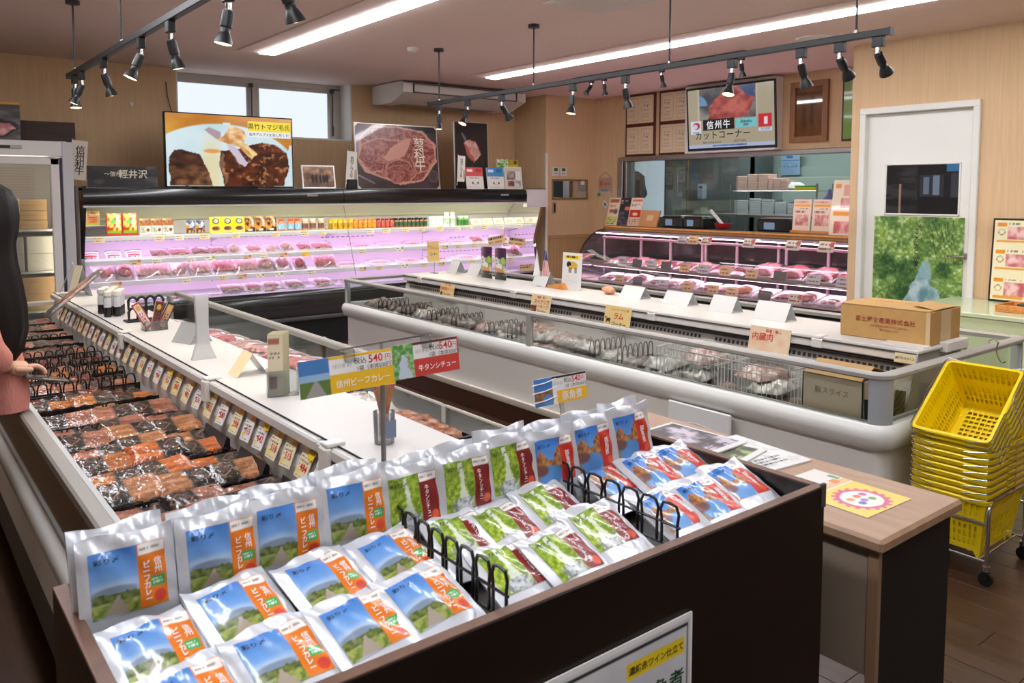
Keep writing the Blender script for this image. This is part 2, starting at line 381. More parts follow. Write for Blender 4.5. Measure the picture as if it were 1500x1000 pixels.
struct('trim_3', MB().box(3.45, 3.54, 9.215, 9.25, 2.22, 2.86).box(4.45, 4.6, 9.2, 9.25, 2.22, 2.86).box(2.58, 4.6, 9.2, 9.25, 2.845, 2.9), ALU)
struct('trim_4', MB().box(4.585, 4.605, 8.948, 9.22, 2.24, 2.9).box(2.575, 2.59, 8.948, 9.22, 2.24, 2.9).box(2.575, 4.605, 8.948, 9.22, 2.222, 2.242), TRIM)
# ---------------------------------------------------------------- ceiling lights
LED = emis('lit tube', (246, 249, 255), STRIP_POWER)
def strip(x0, y0, y1, label):
    t = thing('ceiling_light', label, 'ceiling light', 'long strip ceiling lights', TR(x0, y0, 2.9))
    MB().cbox(-.19, .17, 0, y1-y0, -.012, 0, .003).build('base_plate', CEIL, t)
    MB().cbox(0, .15, .03, y1-y0-.03, -.026, -.01, .006).build('diffuser', LED, t)
strip(2.87, -.8, 7.42, 'long white strip light on the ceiling, upper left, above the left island')
strip(5.46, .2, 7.42, 'long white strip light on the ceiling above the rear track of spotlights')
strip(.3, -2.4, 6.2, 'strip light on the ceiling beyond the left edge of the picture')
# ---------------------------------------------------------------- track lights
TBLK = mat('track black', (26, 26, 28), .42)
BULB = emis('warm lit lamp', (255, 214, 160), 5.0)
def make_spot(lbl, p, az, tilt, on=True, s=.72):
    """clip, chrome stem, ribbed body and flared shade; p is the underside of the track"""
    t = thing('spotlight', lbl, 'spotlight', 'track spotlights', TR(*p))
    MB().cbox(-.018, .018, -.03, .03, -.075*s, 0, .004).build('clip', TBLK, t)
    MB().cyl((0, 0, -.07*s), (0, 0, -.12*s), .012, n=10).build('stem', CHROME, t, True)
    h = MB(); h.lathe([(.014, 0), (.03, -.008), (.032, -.03), (.032, -.095), (.026, -.1), (.026, -.125), (.03, -.13), (.045, -.165), (.052, -.19), (.049, -.19), (.04, -.172)], 18)
    for v in (0,): pass
    H = h.build('lamp_head', TBLK, t, True, M=TR(0, 0, -.115*s, rz=az, rx=tilt, s=s))
    MB().lathe([(.0, -.192), (.03, -.190), (.047, -.187)], 16).build('bulb', BULB if on else mat('unlit lamp', (90, 80, 70), .2), H, True)
    if on:
        l = bpy.data.lights.new('spot', 'SPOT'); l.energy = SPOT_W; l.color = (1, .82, .6); l.spot_size = math.radians(75); l.spot_blend = .7; l.shadow_soft_size = .04
        lo = bpy.data.objects.new('spot_light_source', l); COL.objects.link(lo); lo.parent = H; lo.location = (0, 0, -.2)
    return t
def track(name, lbl, x, y0, y1, z, rods, spots):
    t = thing(name, lbl, 'lighting track', None, TR(x, y0, z))
    MB().cbox(-.018, .018, 0, y1-y0, 0, .035, .003).build('rail', TBLK, t)
    for e in (-.012, y1-y0-.004): MB().box(-.02, .02, e, e+.016, -.002, .037).build('end_cap', TBLK, t)
    for r in rods:
        q = MB().cyl((0, r-y0, .035), (0, r-y0, 2.9-z-.02), .006, n=8).build('rod', TBLK, t, True)
        MB().cyl((0, r-y0, 2.9-z-.025), (0, r-y0, 2.9-z), .045, n=20).build('canopy', TBLK, q, True); MB().cyl((0, r-y0, .033), (0, r-y0, .05), .012, n=8).build('nut', CHROME, q, True)
    return t
track('lighting_track', 'black lighting track hung on two rods at the upper left', 1.14, 2.3, 6.46, 2.40, (4.95, 6.25), 7)
track('lighting_track', 'long black lighting track hung on rods above the right freezer island', 4.10, 2.10, 6.42, 2.40, (2.28, 3.55, 4.92, 6.26), 9)
t3 = track('lighting_track', 'black lighting track fixed flat to the ceiling near the kitchen opening', 6.35, 4.6, 6.9, 2.865, (), 4)
for y, az, tl, n in ((6.28, 180, 6, 'farthest on the left track'), (6.05, 70, 22, 'second from the far end of the left track'), (5.4, -80, 18, 'third from the far end of the left track'),
        (4.55, 80, 24, 'fourth from the far end of the left track'), (4.02, -80, 14, 'fifth from the far end of the left track'), (3.24, 70, 10, 'second nearest on the left track'), (2.71, -80, 22, 'nearest on the left track, at the top edge')):
    make_spot('black spotlight with a lit warm lamp, '+n, (1.14, y, 2.40), az-0, tl)
for y, az, tl, n in ((6.26, 0, 2, 'pointing straight down at the left end of the right track'), (5.81, 90, 26, 'second from the left on the hanging right track'), (5.33, -90, 38, 'third from the left on the hanging right track'),
        (4.47, 90, 8, 'fourth from the left on the hanging right track'), (3.94, -90, 14, 'fifth from the left on the hanging right track'),
        (3.06, 95, 16, 'in front of the wall monitor, glowing brightly'), (2.6, -95, 24, 'just right of the wall monitor'), (2.37, -90, 48, 'turned to the right, in front of the wooden plaque'), (2.16, -90, 46, 'at the right end of the hanging track, turned to the door')):
    make_spot('black track spotlight '+n, (4.10, y, 2.40), az, tl)
for y, az, tl, n in ((6.62, 90, 40, 'leftmost'), (6.42, -80, 10, 'second from the left'), (5.6, -80, 20, 'third from the left'), (4.64, -80, 18, 'rightmost')):
    make_spot('small black spotlight, %s on the track fixed to the ceiling' % n, (6.35, y, 2.865), az, tl, on=(n == 'second from the left'), s=.65)
# air conditioner under the ceiling
ACW = mat('off white plastic', (214, 206, 198), .45)
ac = thing('air_conditioner', 'long white air conditioner hung under the ceiling above the beef poster', 'air conditioner', None, TR(4.85, 8.15, 2.66))
pr = [(.0, .10), (.0, .20), (.06, .225), (.74, .225), (.74, .02), (.62, .0), (.30, .0)]
MB().prism([(y, z) for y, z in pr], .02, 1.78, 'x').build('body', ACW, ac, True)
for a, b in ((0, .03), (1.77, 1.80)): MB().prism([(y-.006, z-.004 if z < .12 else z+.002) for y, z in pr], a, b, 'x').build('end_panel', ACW, ac)
lv = MB(); lv.M = TR(.14, .0, .105, rx=-8)
lv.cbox(0, 1.5, -.018, -.006, .0, .085, .004); lv.build('louvre', mat('louvre plastic', (205, 196, 188), .4), ac)
MB().box(.13, 1.65, -.024, .004, .094, .101).box(.13, 1.65, -.024, .004, .196, .203).box(.13, .137, -.024, .004, .1, .2).box(1.643, 1.65, -.024, .004, .1, .2).build('seam', DARKG, ac)
MB().box(.2, 1.6, .34, .6, -.003, .002).build('intake_grille', mat('grille grey', (160, 152, 146), .6), ac)
for i in range(16): pass
# smoke detector, hatch, vent
MB().lathe([(.055, 0), (.055, -.02), (.045, -.035), (.02, -.045)], 24).build('smoke_detector', ACW, None, True, M=TR(3.893, 6.366, 2.9), label='small round white smoke detector on the ceiling', cat='smoke detector')
h = thing('ceiling_hatch', 'square white ceiling panel at the top edge of the picture', 'ceiling panel', None, TR(3.72, 3.78, 2.888))
MB().cbox(0, .5, 0, .52, 0, .012, .004).build('panel', ACW, h); MB().box(-.03, .53, -.03, .55, .006, .012).build('frame', ACW, h)
v = thing('ceiling_vent', 'flat round white air vent on the ceiling near the door wall', 'vent', None, TR(6.32, 3.875, 2.9))
MB().lathe([(.16, 0), (.16, -.01), (.14, -.018), (.06, -.02)], 28).build('ring', ACW, v, True); MB().lathe([(.09, -.02), (.085, -.03), (.03, -.032)], 24).build('disc', ACW, v, True)
# ================================================================ freezer islands
def rr_path(x0, x1, y0, y1, r, seg=6):
    pts = []
    for cx, cy, a0 in ((x1-r, y0+r, -90), (x1-r, y1-r, 0), (x0+r, y1-r, 90), (x0+r, y0+r, 180)):
        for i in range(seg+1):
            a = math.radians(a0+90*i/seg); pts.append((cx+r*math.cos(a), cy+r*math.sin(a), math.cos(a), math.sin(a)))
    return pts
def ring(mb, x0, x1, y0, y1, r, prof, m=0, seg=6, closed=True):
    """profile of (outward offset, z) swept round a rounded rectangle"""
    P_ = rr_path(x0, x1, y0, y1, r, seg); n = len(P_); k = len(prof); vs = []
    for x, y, nx, ny in P_:
        for o, z in prof: vs.append((x+nx*o, y+ny*o, z))
    fs = []
    for i in range(n):
        a, b = i*k, ((i+1) % n)*k
        for j in range(k if closed else k-1): fs.append((a+j, b+j, b+(j+1) % k, a+(j+1) % k))
    return mb.add(vs, fs, m)
ISLW = mat('island white', (222, 221, 216), .3, coat=.3); ISLG = mat('island grey body', (240, 236, 230), .4)
RIM = mat('rim grey', (160, 156, 149), .42); LINER = mat('liner grey', (186, 188, 186), .5); KICK = mat('kick grey', (92, 90, 88), .5)
DARKK = mat('kick dark', (30, 28, 27), .6); VENT = mat('vent dark', (40, 40, 40), .6)
FROST = glass('island glass', (246, 249, 247), .30, .004)
DGLASS = glass('shaded island glass', (120, 126, 128), 1.0, .02)
BUMP = [(-.02, .465), (.01, .475), (.026, .495), (.034, .525), (.034, .548), (.026, .572), (.008, .588), (-.02, .588)]
RIMP = [(-.035, .785), (.0, .785), (.012, .793), (.012, .808), (.002, .816), (-.037, .816), (-.045, .808)]
ri = thing('freezer_island', 'long white open freezer island with glass sides and frozen meat in baskets', 'freezer', None, TR(0, 0, 0))
x0, x1, y0, y1 = 3.40, 4.95, 1.71, 6.84
mb = MB(); ring(mb, x0, x1, y0, y1, .07, [(-.02, .17), (-.02, .50), (-.06, .50), (-.06, .17)], seg=5); mb.build('body', ISLG, ri, True)
mb = MB(); ring(mb, x0, x1, y0, y1, .07, BUMP, seg=6); mb.build('bumper', ISLW, ri, True)
mb = MB(); ring(mb, x0, x1, y0, y1, .07, [(-.015, .14), (-.005, .155), (-.005, .185), (-.02, .19), (-.05, .19), (-.05, .14)], seg=4); mb.build('lower_trim', mat('beige trim', (214, 204, 188), .5), ri, True)
mb = MB(); ring(mb, x0, x1, y0, y1, .07, [(-.035, 0), (-.035, .15), (-.06, .15), (-.06, 0)], seg=3); mb.build('kick', mat('floor brown kick', (86, 58, 42), .22, .5), ri)  # brown of the reflected floor put into the kick plate's colour
mb = MB(); ring(mb, x0, x1, y0, y1, .07, RIMP, seg=6); mb.build('rim', RIM, ri, True)
mb = MB(); ring(mb, x0+.05, x1-.05, y0+.05, y1-.05, .03, [(0, .3), (0, .585), (-.015, .585), (-.015, .3)], seg=2); mb.box(x0+.05, x1-.05, y0+.05, y1-.05, .28, .305); mb.build('liner', LINER, ri)
GY = [1.78, 4.12, 6.77]
for a, b in ((1.80, 4.09), (4.15, 6.75)):
    MB().box(x0-.004, x0+.004, a, b, .575, .80).build('glass_panel', FROST, ri); MB().box(x1-.004, x1+.004, a, b, .575, .80).build('glass_panel', FROST, ri)
for a, b in ((3.49, 4.15), (4.2, 4.86)):
    MB().box(a, b, y0-.004, y0+.004, .575, .80).build('glass_panel', FROST, ri); MB().box(a, b, y1-.004, y1+.004, .575, .80).build('glass_panel', FROST, ri)
for x in (x0, x1):
    MB().cbox(x-.012, x+.016, 4.095, 4.145, .575, .80, .004).build('mullion', RIM, ri)
for cx, cy, q in ((x0, y0, 180), (x1, y0, 270), (x0, y1, 90), (x1, y1, 0)):
    p = MB(); ox = cx+(.07 if q in (180, 90) else -.07); oy = cy+(.07 if q in (180, 270) else -.07); arc = [(ox+.075*math.cos(math.radians(q+a)), oy+.075*math.sin(math.radians(q+a))) for a in range(0, 91, 15)]
    inn = [(ox+.05*math.cos(math.radians(q+a)), oy+.05*math.sin(math.radians(q+a))) for a in range(90, -1, -30)]
    p.prism(arc+inn, .575, .79, 'z'); p.build('corner_post', mat('post grey', (164, 168, 172), .4), ri, True)
# centre console: vented flanks, rail and white deck
cxa, cxb = 3.85, 4.36
c = MB(); c.prism([(cxa+.02, .84), (cxa-.05, .60), (cxa-.05, .31), (cxb+.05, .31), (cxb+.05, .60), (cxb-.02, .84)], 1.80, 6.45, 'y'); c.build('console', mat('console grey', (190, 184, 176), .45), ri)
d = MB(); d.cbox(cxa, cxb, 1.78, 6.47, .838, .856, .004); d.build('deck', mat('deck white', (206, 203, 198), .35), ri)
for sx, nm in ((cxa, -1), (cxb, 1)):
    r = MB(); r.cbox(min(sx, sx+nm*.022), max(sx, sx+nm*.022), 1.78, 6.47, .80, .842, .005); r.build('price_rail', WHITE, ri)
    r = MB(); r.cbox(min(sx+nm*.02, sx+nm*.026), max(sx+nm*.02, sx+nm*.026), 1.78, 6.47, .838, .846, .001); r.build('rail_seam', DARKG, ri)
vb = MB()
M0 = Matrix.Translation((cxa-.006, 0, .775))
for i, z in enumerate((.80, .79, .78)):
    vb.box(cxa-.004+(z-.84)*.29, cxa+.02, 1.85, 6.4, z-.003, z+.002)
vb.build('vent_slots', VENT, ri)
hs = MB()
for i in range(150):
    y = 1.88+i*.030
    if abs((y-1.8) % 1.15) < .07: continue
    x = cxa+.012+(.752-.84)*.29
    hs.add([(x-.002, y, .742), (x-.002, y+.018, .742), (x+.0035, y+.018, .762), (x+.0035, y, .762)], [(0, 1, 2, 3)])
o = hs.build('vent_holes', VENT, ri); o['kind'] = 'stuff'
for y in (6.15, 4.80, 3.40, 2.26):
    q = MB(); q.cbox(cxa-.034, cxa-.004, y, y+.06, .80, .848, .004); q.cbox(cxa-.03, cxa+.05, y+.01, y+.05, .848, .862, .003); q.build('rail_clip', WHITE, ri)
# ---- left island
li = thing('freezer_island', 'open island case of marinated meat packs with white centre deck, left', 'freezer', None, TR(0, 0, 0))
x0, x1, y0, y1 = .395, 1.905, 1.55, 6.75
mb = MB(); ring(mb, x0, x1, y0, y1, .07, [(-.025, .19), (-.025, .50), (-.06, .50), (-.06, .19)], seg=5); mb.build('body', ISLG, li, True)
mb = MB(); ring(mb, x0, x1, y0, y1, .07, BUMP, seg=6); mb.build('bumper', ISLW, li, True)
mb = MB(); ring(mb, x0, x1, y0, y1, .07, [(-.015, .06), (-.015, .19), (-.06, .19), (-.06, .06)], seg=4); mb.build('lower_trim', KICK, li)
mb = MB(); ring(mb, x0, x1, y0, y1, .07, [(-.09, 0), (-.09, .17), (-.12, .17), (-.12, 0)], seg=3); mb.build('kick', DARKK, li)
# outer rim: full height on the left and far part, lower bare glass on the near right
rm = MB()
rp = [(0, .0), (.045, 0), (.045, .024), (.038, .031), (.007, .031), (0, .024)]
rm.prism([(x0-.012+a, .785+b) for a, b in rp], y0, y1, 'y'); rm.build('rim', RIM, li, True)
rm = MB(); rm.prism([(x1+.012-a, .785+b) for a, b in rp], 3.36, y1, 'y'); rm.build('rim', RIM, li, True)
rm = MB(); rm.prism([(y1-.045+a, .785+b) for a, b in rp], x0, x1, 'x'); rm.build('rim', RIM, li, True)
MB().cbox(x1-.03, x1+.014, 4.06, 4.085, .783, .818, .003).build('rim_joint', RIM, li)
MB().box(x0-.004, x0+.004, y0+.02, y1-.05, .575, .79).build('glass_panel', mat('smoked side panel', (38, 40, 42), .08, coat=.6), li)
for a, b in ((3.40, 4.05), (4.09, 6.70)): MB().box(x1-.004, x1+.004, a, b, .575, .79).build('glass_panel', FROST, li)
for a, b in ((.45, 1.12), (1.18, 1.85)): MB().box(a, b, y1-.02, y1-.012, .575, .79).build('glass_panel', FROST, li)
for a, b in ((1.60, 2.82), (2.85, 3.33)):
    g = MB().box(x1-.035, x1-.027, a, b, .46, .70).build('glass_panel', glass('low glass', (240, 243, 242), .6, .01), li)
    MB().cbox(x1-.037, x1-.025, a, b, .696, .708, .003).build('glass_edge', mat('edge grey', (176, 170, 160), .4), g)
MB().cbox(x1-.04, x1-.022, 2.82, 2.85, .46, .705, .003).build('mullion', RIM, li); MB().cbox(x1-.045, x1+.012, 3.33, 3.40, .46, .80, .006).build('mullion', RIM, li)
MB().cbox(x1-.09, x1-.07, 6.62, 6.73, .5, .79, .004).build('mullion', RIM, li)
mb = MB(); mb.box(x0+.045, x0+.06, y0+.02, y1-.05, .3, .785); mb.box(x1-.07, x1-.055, y0+.02, y1-.05, .3, .52); mb.box(x0+.05, x1-.05, y0+.02, y0+.04, .3, .75); mb.box(x0+.05, x1-.05, y1-.06, y1-.05, .3, .57); mb.box(x0+.05, x1-.05, y0+.02, y1-.05, .28, .305); mb.build('liner', LINER, li)
gr = MB(); gr.box(x1-.16, x1-.07, 1.6, 6.6, .515, .522)
gr.build('air_grille', WHITE, li)
gs = MB()
for i in range(95): gs.box(x1-.145, x1-.09, 1.65+i*.05, 1.682+i*.05, .5215, .5232)
o = gs.build('grille_slots', VENT, li); o['kind'] = 'stuff'
dk = MB(); dk.cbox(.985, 1.285, 1.575, 6.45, .884, .902, .004); dk.build('deck', mat('deck white', (206, 203, 198), .35), li)
cn = MB(); cn.prism([(1.0, .885), (.965, .78), (.95, .55), (.95, .31), (1.32, .31), (1.32, .55), (1.27, .885)], 1.60, 6.43, 'y'); cn.build('console', mat('console light grey', (226, 221, 214), .45), li)
for a, b in ((1.575, 2.12), (2.125, 3.1), (3.105, 4.2), (4.205, 6.45)):
    MB().cbox(.962, .990, a, b, .862, .898, .006).build('price_rail', mat('clear rail', (214, 212, 208), .2), li)
MB().box(.9835, .9865, 1.575, 6.45, .900, .904).build('rail_seam', INK, li)
for y in (2.02, 3.04, 4.35):
    q = MB(); q.cbox(.945, .965, y, y+.05, .82, .9, .004); q.cbox(.95, 1.01, y+.004, y+.046, .9, .912, .003); q.build('rail_clip', WHITE, li)
# ================================================================ dark display counter in front
DW = wood('dark walnut', (13, 7, 4), (24, 13, 9), .38, (1, 1, 7), 3, 2, .5, .04); DWT = wood('walnut edge', (92, 64, 50), (118, 84, 64), .45, (3, 3, 3), 5, 2, .4, .04)
ct = thing('display_counter', 'dark wooden display counter full of silver retort pouches in the foreground', 'counter', None, TR(0, 0, 0))
cx0, cx1, cy0, cy1, cz = .207, 1.645, .955, 1.49, .95
def edged(nm, a): 
    b = MB().cbox(a[0], a[1], a[2], a[3], a[4], a[5]-.0025, .002).build(nm, DW, ct)
    MB().cbox(a[0], a[1], a[2], a[3], a[5]-.003, a[5], .001).build('edge_band', DWT, b); return b
edged('front_board', (cx0, cx1, cy0, cy0+.022, 0, cz)); edged('side_board', (cx0, cx0+.022, cy0+.022, cy1, 0, cz)); edged('side_board', (cx1-.022, cx1, cy0+.022, cy1, 0, cz)); edged('back_board', (cx0+.022, cx1-.022, cy1-.022, cy1, 0, cz))
sb = MB(); sb.prism([(cy0+.022, .855), (cy1-.022, .885), (cy1-.022, .865), (cy0+.022, .835)], cx0+.022, cx1-.022, 'x'); sb.build('tray_bottom', DW, ct)
MB().cbox(cx1-.014, cx1+.002, cy0-.003, cy0+.006, .90, .955, .002).build('worn_corner', DARKG, ct)
MB().cbox(cx0+.02, cx1-.02, cy0+.01, cy0+.02, 0, .06, .002).build('plinth', DARKK, ct)
# poster on its front
cv = Cv(150, 110, (214, 217, 222)); cv.tex(None, (206, 209, 215), (222, 225, 229), 6, 6, 2)
for r in ((.0, .0, 1, .012), (.0, .975, 1, 1), (0, 0, .008, 1), (.992, 0, 1, 1)): cv.rect(*r, (242, 242, 244))
cv.rect(.02, .945, .98, .958, (30, 30, 34)); cv.rect(.968, .02, .98, .958, (30, 30, 34)); cv.rect(.66, .815, .955, .895, (240, 214, 40))
pst = board(None, cv, .52, .38, TR(.664, .950, .432), .003); pst.name = 'poster'; tag(pst, 'white poster with yellow headline on the front of the dark counter', 'poster')
text('濃縮赤ワイン仕立て', .0165, INK, pst, .42, -.002, .325, bold=.015); text('豚角煮', .045, mat('dark green ink', (30, 74, 48), .6), pst, .43, -.002, .262, bold=.02)
# ---- retort pouches
FOIL = mat('silver foil', (220, 223, 230), .3, .35, bump=.6, bscale=15)
PW, PH = .145, .172
def pouch_hf(seed, thick):
    r = random.Random(seed); a, b, c_ = r.uniform(0, 6), r.uniform(0, 6), r.uniform(0, 6)
    def hf(u, v):
        e = np.clip(np.minimum(np.minimum(u, 1-u)/.09, np.minimum(v, 1-v)/.10), 0, 1)
        body = thick*np.sin(np.pi*np.clip(u, 0, 1))**.6*np.sin(np.pi*np.clip((v-.02)*.92, 0, 1))**.7
        top = np.clip((v-.72)/.28, 0, 1)
        wr = .0050*top*np.sin(15*u+a+3*v)*np.cos(7*v+b)+.0016*np.sin(24*u*v+c_)+.0042*top*np.sin(9*u+13*v+b)+.0065*(fbm(u*5+seed, v*5, seed)-.5)*(.35+top)
        return .0015+body*e**.5+wr*np.clip(e+.55, 0, 1)
    return hf
def warp_text(me, hf, W, H):
    me = me.copy(); n = len(me.vertices); a = np.empty(n*3, np.float32); me.vertices.foreach_get('co', a); a = a.reshape(-1, 3)
    a[:, 1] = -(hf(a[:, 0]/W, a[:, 2]/H)+.0022); me.vertices.foreach_set('co', a.ravel()); me.update(); return me
def shift(me, x, z):
    me = me.copy(); n = len(me.vertices); a = np.empty(n*3, np.float32); me.vertices.foreach_get('co', a); a = a.reshape(-1, 3); a[:, 0] += x; a[:, 2] += z; me.vertices.foreach_set('co', a.ravel()); me.update(); return me
def label_cv(kind):
    cv = Cv(56, 48)
    if kind == 'curry':
        g = np.clip(cv.v, 0, 1)[..., None]; cv.a = np.array([176, 205, 238])/255*(1-g)+np.array([66, 128, 206])/255*g
        cv.ell(.30, .40, .34, .12, (206, 216, 226), .7, .9); cv.ell(.30, .36, .30, .10, (112, 128, 150), .8, .3)
        cv.poly([(0, 0), (.62, 0), (.62, .33), (.45, .36), (.3, .33), (.12, .37), (0, .34)], (104, 122, 56), wob=.03); cv.tex(cv.last & (cv.v > .22), (64, 84, 36), (118, 128, 60), 26, 20, 4)
        cv.tex(cv.last & (cv.v <= .22), (96, 118, 44), (164, 172, 92), 18, 18, 7); cv.poly([(.14, 0), (.48, 0), (.36, .30), (.33, .30)], (168, 156, 140), wob=.02)
        side, head = (228, 122, 28), (228, 122, 28)
    elif kind == 'stew':
        cv.tex(None, (104, 138, 34), (190, 208, 66), 16, 16, 3); cv.tex(cv.v > .55, (84, 118, 32), (176, 200, 74), 22, 20, 8, al=.7)
        cv.poly([(.28, 1), (.36, 1), (.42, .45), (.52, .05), (.2, .05), (.32, .45)], (232, 238, 236), wob=.10, seed=5, al=.85); cv.poly([(.1, 0), (.6, 0), (.5, .26), (.2, .22)], (196, 200, 206), wob=.15, seed=9, al=.85)
        cv.tex(cv.mask(.1, 0, .6, .25), (80, 84, 92), (226, 230, 236), 22, 22, 12, al=.6); side, head = (132, 34, 36), (132, 34, 36)
    else:
        g = np.clip(cv.v, 0, 1)[..., None]; cv.a = np.array([170, 206, 240])/255*(1-g)+np.array([52, 120, 208])/255*g
        cv.poly([(0, .62), (.12, .78), (.25, .6), (.4, .52), (.5, .74), (.64, .82), (.64, .2), (.4, .0), (0, 0)], (176, 110, 60), wob=.08, seed=3); cv.tex(cv.last, (124, 70, 58), (206, 150, 86), 18, 14, 6)
        cv.ell(.34, .18, .30, .24, (92, 150, 214), 1, .2); cv.ell(.1, .34, .18, .12, (120, 74, 70), .9, .4); side, head = (206, 52, 38), (206, 52, 38)
    cv.rect(.62, 0, 1, 1, side); cv.rect(.635, .82, .985, .985, (240, 238, 232)); cv.lines(.66, .86, .96, .95, 1, (170, 160, 150), 3)
    if kind == 'curry': cv.rect(.78, .28, .98, .44, (70, 170, 92)); cv.lines(.8, .31, .96, .42, 2, (225, 240, 225), 2)
    cv.ell(.89, .13, .085, .095, (214, 70, 52) if kind == 'curry' else (226, 92, 60), 1, .12)
    cv.rect(0, 0, .015, 1, tuple(int(x*.9) for x in (150, 150, 150)), .3); return cv
POUCH = {}
WORD = dict(curry=('信州', 'ビーフカレー'), stew=('', '牛タンシチュー'), kaku=('豚角煮', ''))
for kind in ('curry', 'stew', 'kaku'):
    for vi, th in enumerate((.011, .013, .010)):
        hf = pouch_hf({'curry': 3, 'stew': 31, 'kaku': 57}[kind]+13*vi, th)
        nx, ny = 20, 22; mb = MB(); U, V = np.meshgrid(np.linspace(0, 1, nx+1), np.linspace(0, 1, ny+1)); Hh = hf(U, V)
        ZT = V*PH+.004*np.clip((V-.8)/.2, 0, 1)*np.sin(7*U+vi*2+{'curry': 0, 'stew': 1, 'kaku': 2}[kind]); front = np.stack([U*PW, -Hh, ZT], -1).reshape(-1, 3); back = np.stack([U*PW, .0005+.5*np.abs(Hh)*np.clip(np.sin(np.pi*V), 0, 1)-np.minimum(Hh, 0)+.001, ZT], -1).reshape(-1, 3)
        r = nx+1; mb.v = [tuple(p) for p in front]+[tuple(p) for p in back]; o = len(front)
        for j in range(ny):
            for i in range(nx): q = (j*r+i, j*r+i+1, (j+1)*r+i+1, (j+1)*r+i); mb.f.append(q); mb.f.append(tuple(t+o for t in q[::-1]))
        ed = [i for i in range(r)]+[j*r+nx for j in range(1, ny+1)]+[ny*r+i for i in range(nx-1, -1, -1)]+[j*r for j in range(ny-1, 0, -1)]
        for a, b in zip(ed, ed[1:]+ed[:1]): mb.f.append((a, a+o, b+o, b))
        mb.m = [0]*len(mb.f); body = mb.mesh('retort_pouch', FOIL, True, 60)
        lw, lh, lx, lz = .112, .100, .0165, .050
        lhf = lambda u, v: hf((lx+u*lw)/PW, (lz+v*lh)/PH)+.0009
        lab = sheet_mesh(label_cv(kind), lw, lh, GLOSS, lhf, 'label')
        tx = []
        for s_, sz, uu, vv, mt_, bo in ((WORD[kind][0], .0135, .885 if kind == 'curry' else .81, .62 if kind == 'curry' else .46, WINK, .02), (WORD[kind][1], .0122 if kind == 'curry' else .0108, .73 if kind == 'curry' else .75, .42 if kind == 'curry' else .44, WINK, .02)):
            if s_: tx.append(warp_text(shift(text_mesh(s_, sz*(1.15 if kind == 'kaku' else 1), mt_, .95, bo, 1.12, True), lx+uu*lw, lz+vv*lh), hf, PW, PH))
        tx.append(warp_text(shift(text_mesh('彩り〆', .0095, INK, 1.35, .012), lx+.22*lw, lz+.86*lh), hf, PW, PH))
        POUCH[(kind, vi)] = (body, lab, tx)
KN = dict(curry='blue and orange beef curry pouch', stew='green and crimson tongue stew pouch', kaku='blue and red stewed pork pouch')
NTH = ['leftmost', 'second', 'third', 'fourth', 'fifth', 'sixth']
def pouch(kind, vi, M, lbl, grp):
    body, lab, tx = POUCH[(kind, vi)]
    o = obj('retort_pouch', body, None, M @ TR(-PW/2, 0, 0), lbl, 'pouch', grp)
    l = obj('label', lab, o, TR(lx, 0, lz))
    for t in tx: obj('lettering', t, l, TR(-lx, 0, -lz))
    return o
stand = dict(curry=[(.291, 0), (.436, 1), (.562, 2), (.690, 1)], stew=[(.826, 0), (.950, 1), (1.068, 2)], kaku=[(1.190, 0), (1.312, 1), (1.440, 2)])
for kd, lst in stand.items():
    for i, (x, vi) in enumerate(lst):
        dz = {'curry': (0, .0, .004, .012), 'stew': (0, .006, .014), 'kaku': (.006, .01, .016)}[kd][i]
        for row in range(2):
            pouch(kd, (vi+row) % 3, TR(x+rng.uniform(-.006, .006)+.008*row*(1 if i else -.6), 1.338+.032*row, .893+dz+.006*row, rz=rng.uniform(-2, 3), rx=-11+rng.uniform(-2, 1), ry=rng.uniform(-1.5, 1.5)),
                  '%s standing upright, %s of its kind%s' % (KN[kd], NTH[i] if i < len(lst)-1 else 'rightmost', ('', ', second layer behind', ', rearmost layer')[row]), 'pouches standing at the back of the counter')
lying = dict(curry=[(.315, 1.215, .0, 6), (.452, 1.235, .012, 10), (.600, 1.235, .014, 12), (.742, 1.245, .012, 12), (.318, 1.06, -.012, 8), (.450, 1.075, -.004, 8), (.582, 1.075, -.002, 8), (.700, 1.082, .0, 8)],
    stew=[(.880, 1.265, .0, -4), (.990, 1.25, .0, 4), (1.120, 1.265, .01, 4), (.880, 1.095, -.008, 0), (.990, 1.07, -.004, 6), (1.110, 1.10, .004, 2)], 
    kaku=[(1.330, 1.30, .008, 4), (1.440, 1.27, .01, 2), (1.555, 1.275, .008, 0), (1.300, 1.085, -.004, 3), (1.405, 1.075, -.002, 0), (1.540, 1.10, .0, -2)])
for kd, lst in lying.items():
    for i, (x, y, dz, rz) in enumerate(lst):
        rowname = 'rear' if y > 1.17 else 'front'; idx = [q for q in lst if (q[1] > 1.17) == (y > 1.17)].index((x, y, dz, rz))
        ln = len([q for q in lst if (q[1] > 1.17) == (y > 1.17)])
        pos = 'rightmost' if idx == ln-1 else NTH[idx]+(' from the left' if idx else '')
        for row in range(1):
            pouch(kd, (i+row) % 3, TR(x, y-.078+.004*row, .905+dz-(.022 if y > 1.17 else .013)-.016*row, rz=rz*.9+(0 if row == 0 else -6), rx=-67+4*row), '%s lying, %s in the %s row%s' % (KN[kd], pos, rowname, ('', ', underneath')[row]), 'pouches lying in the counter')
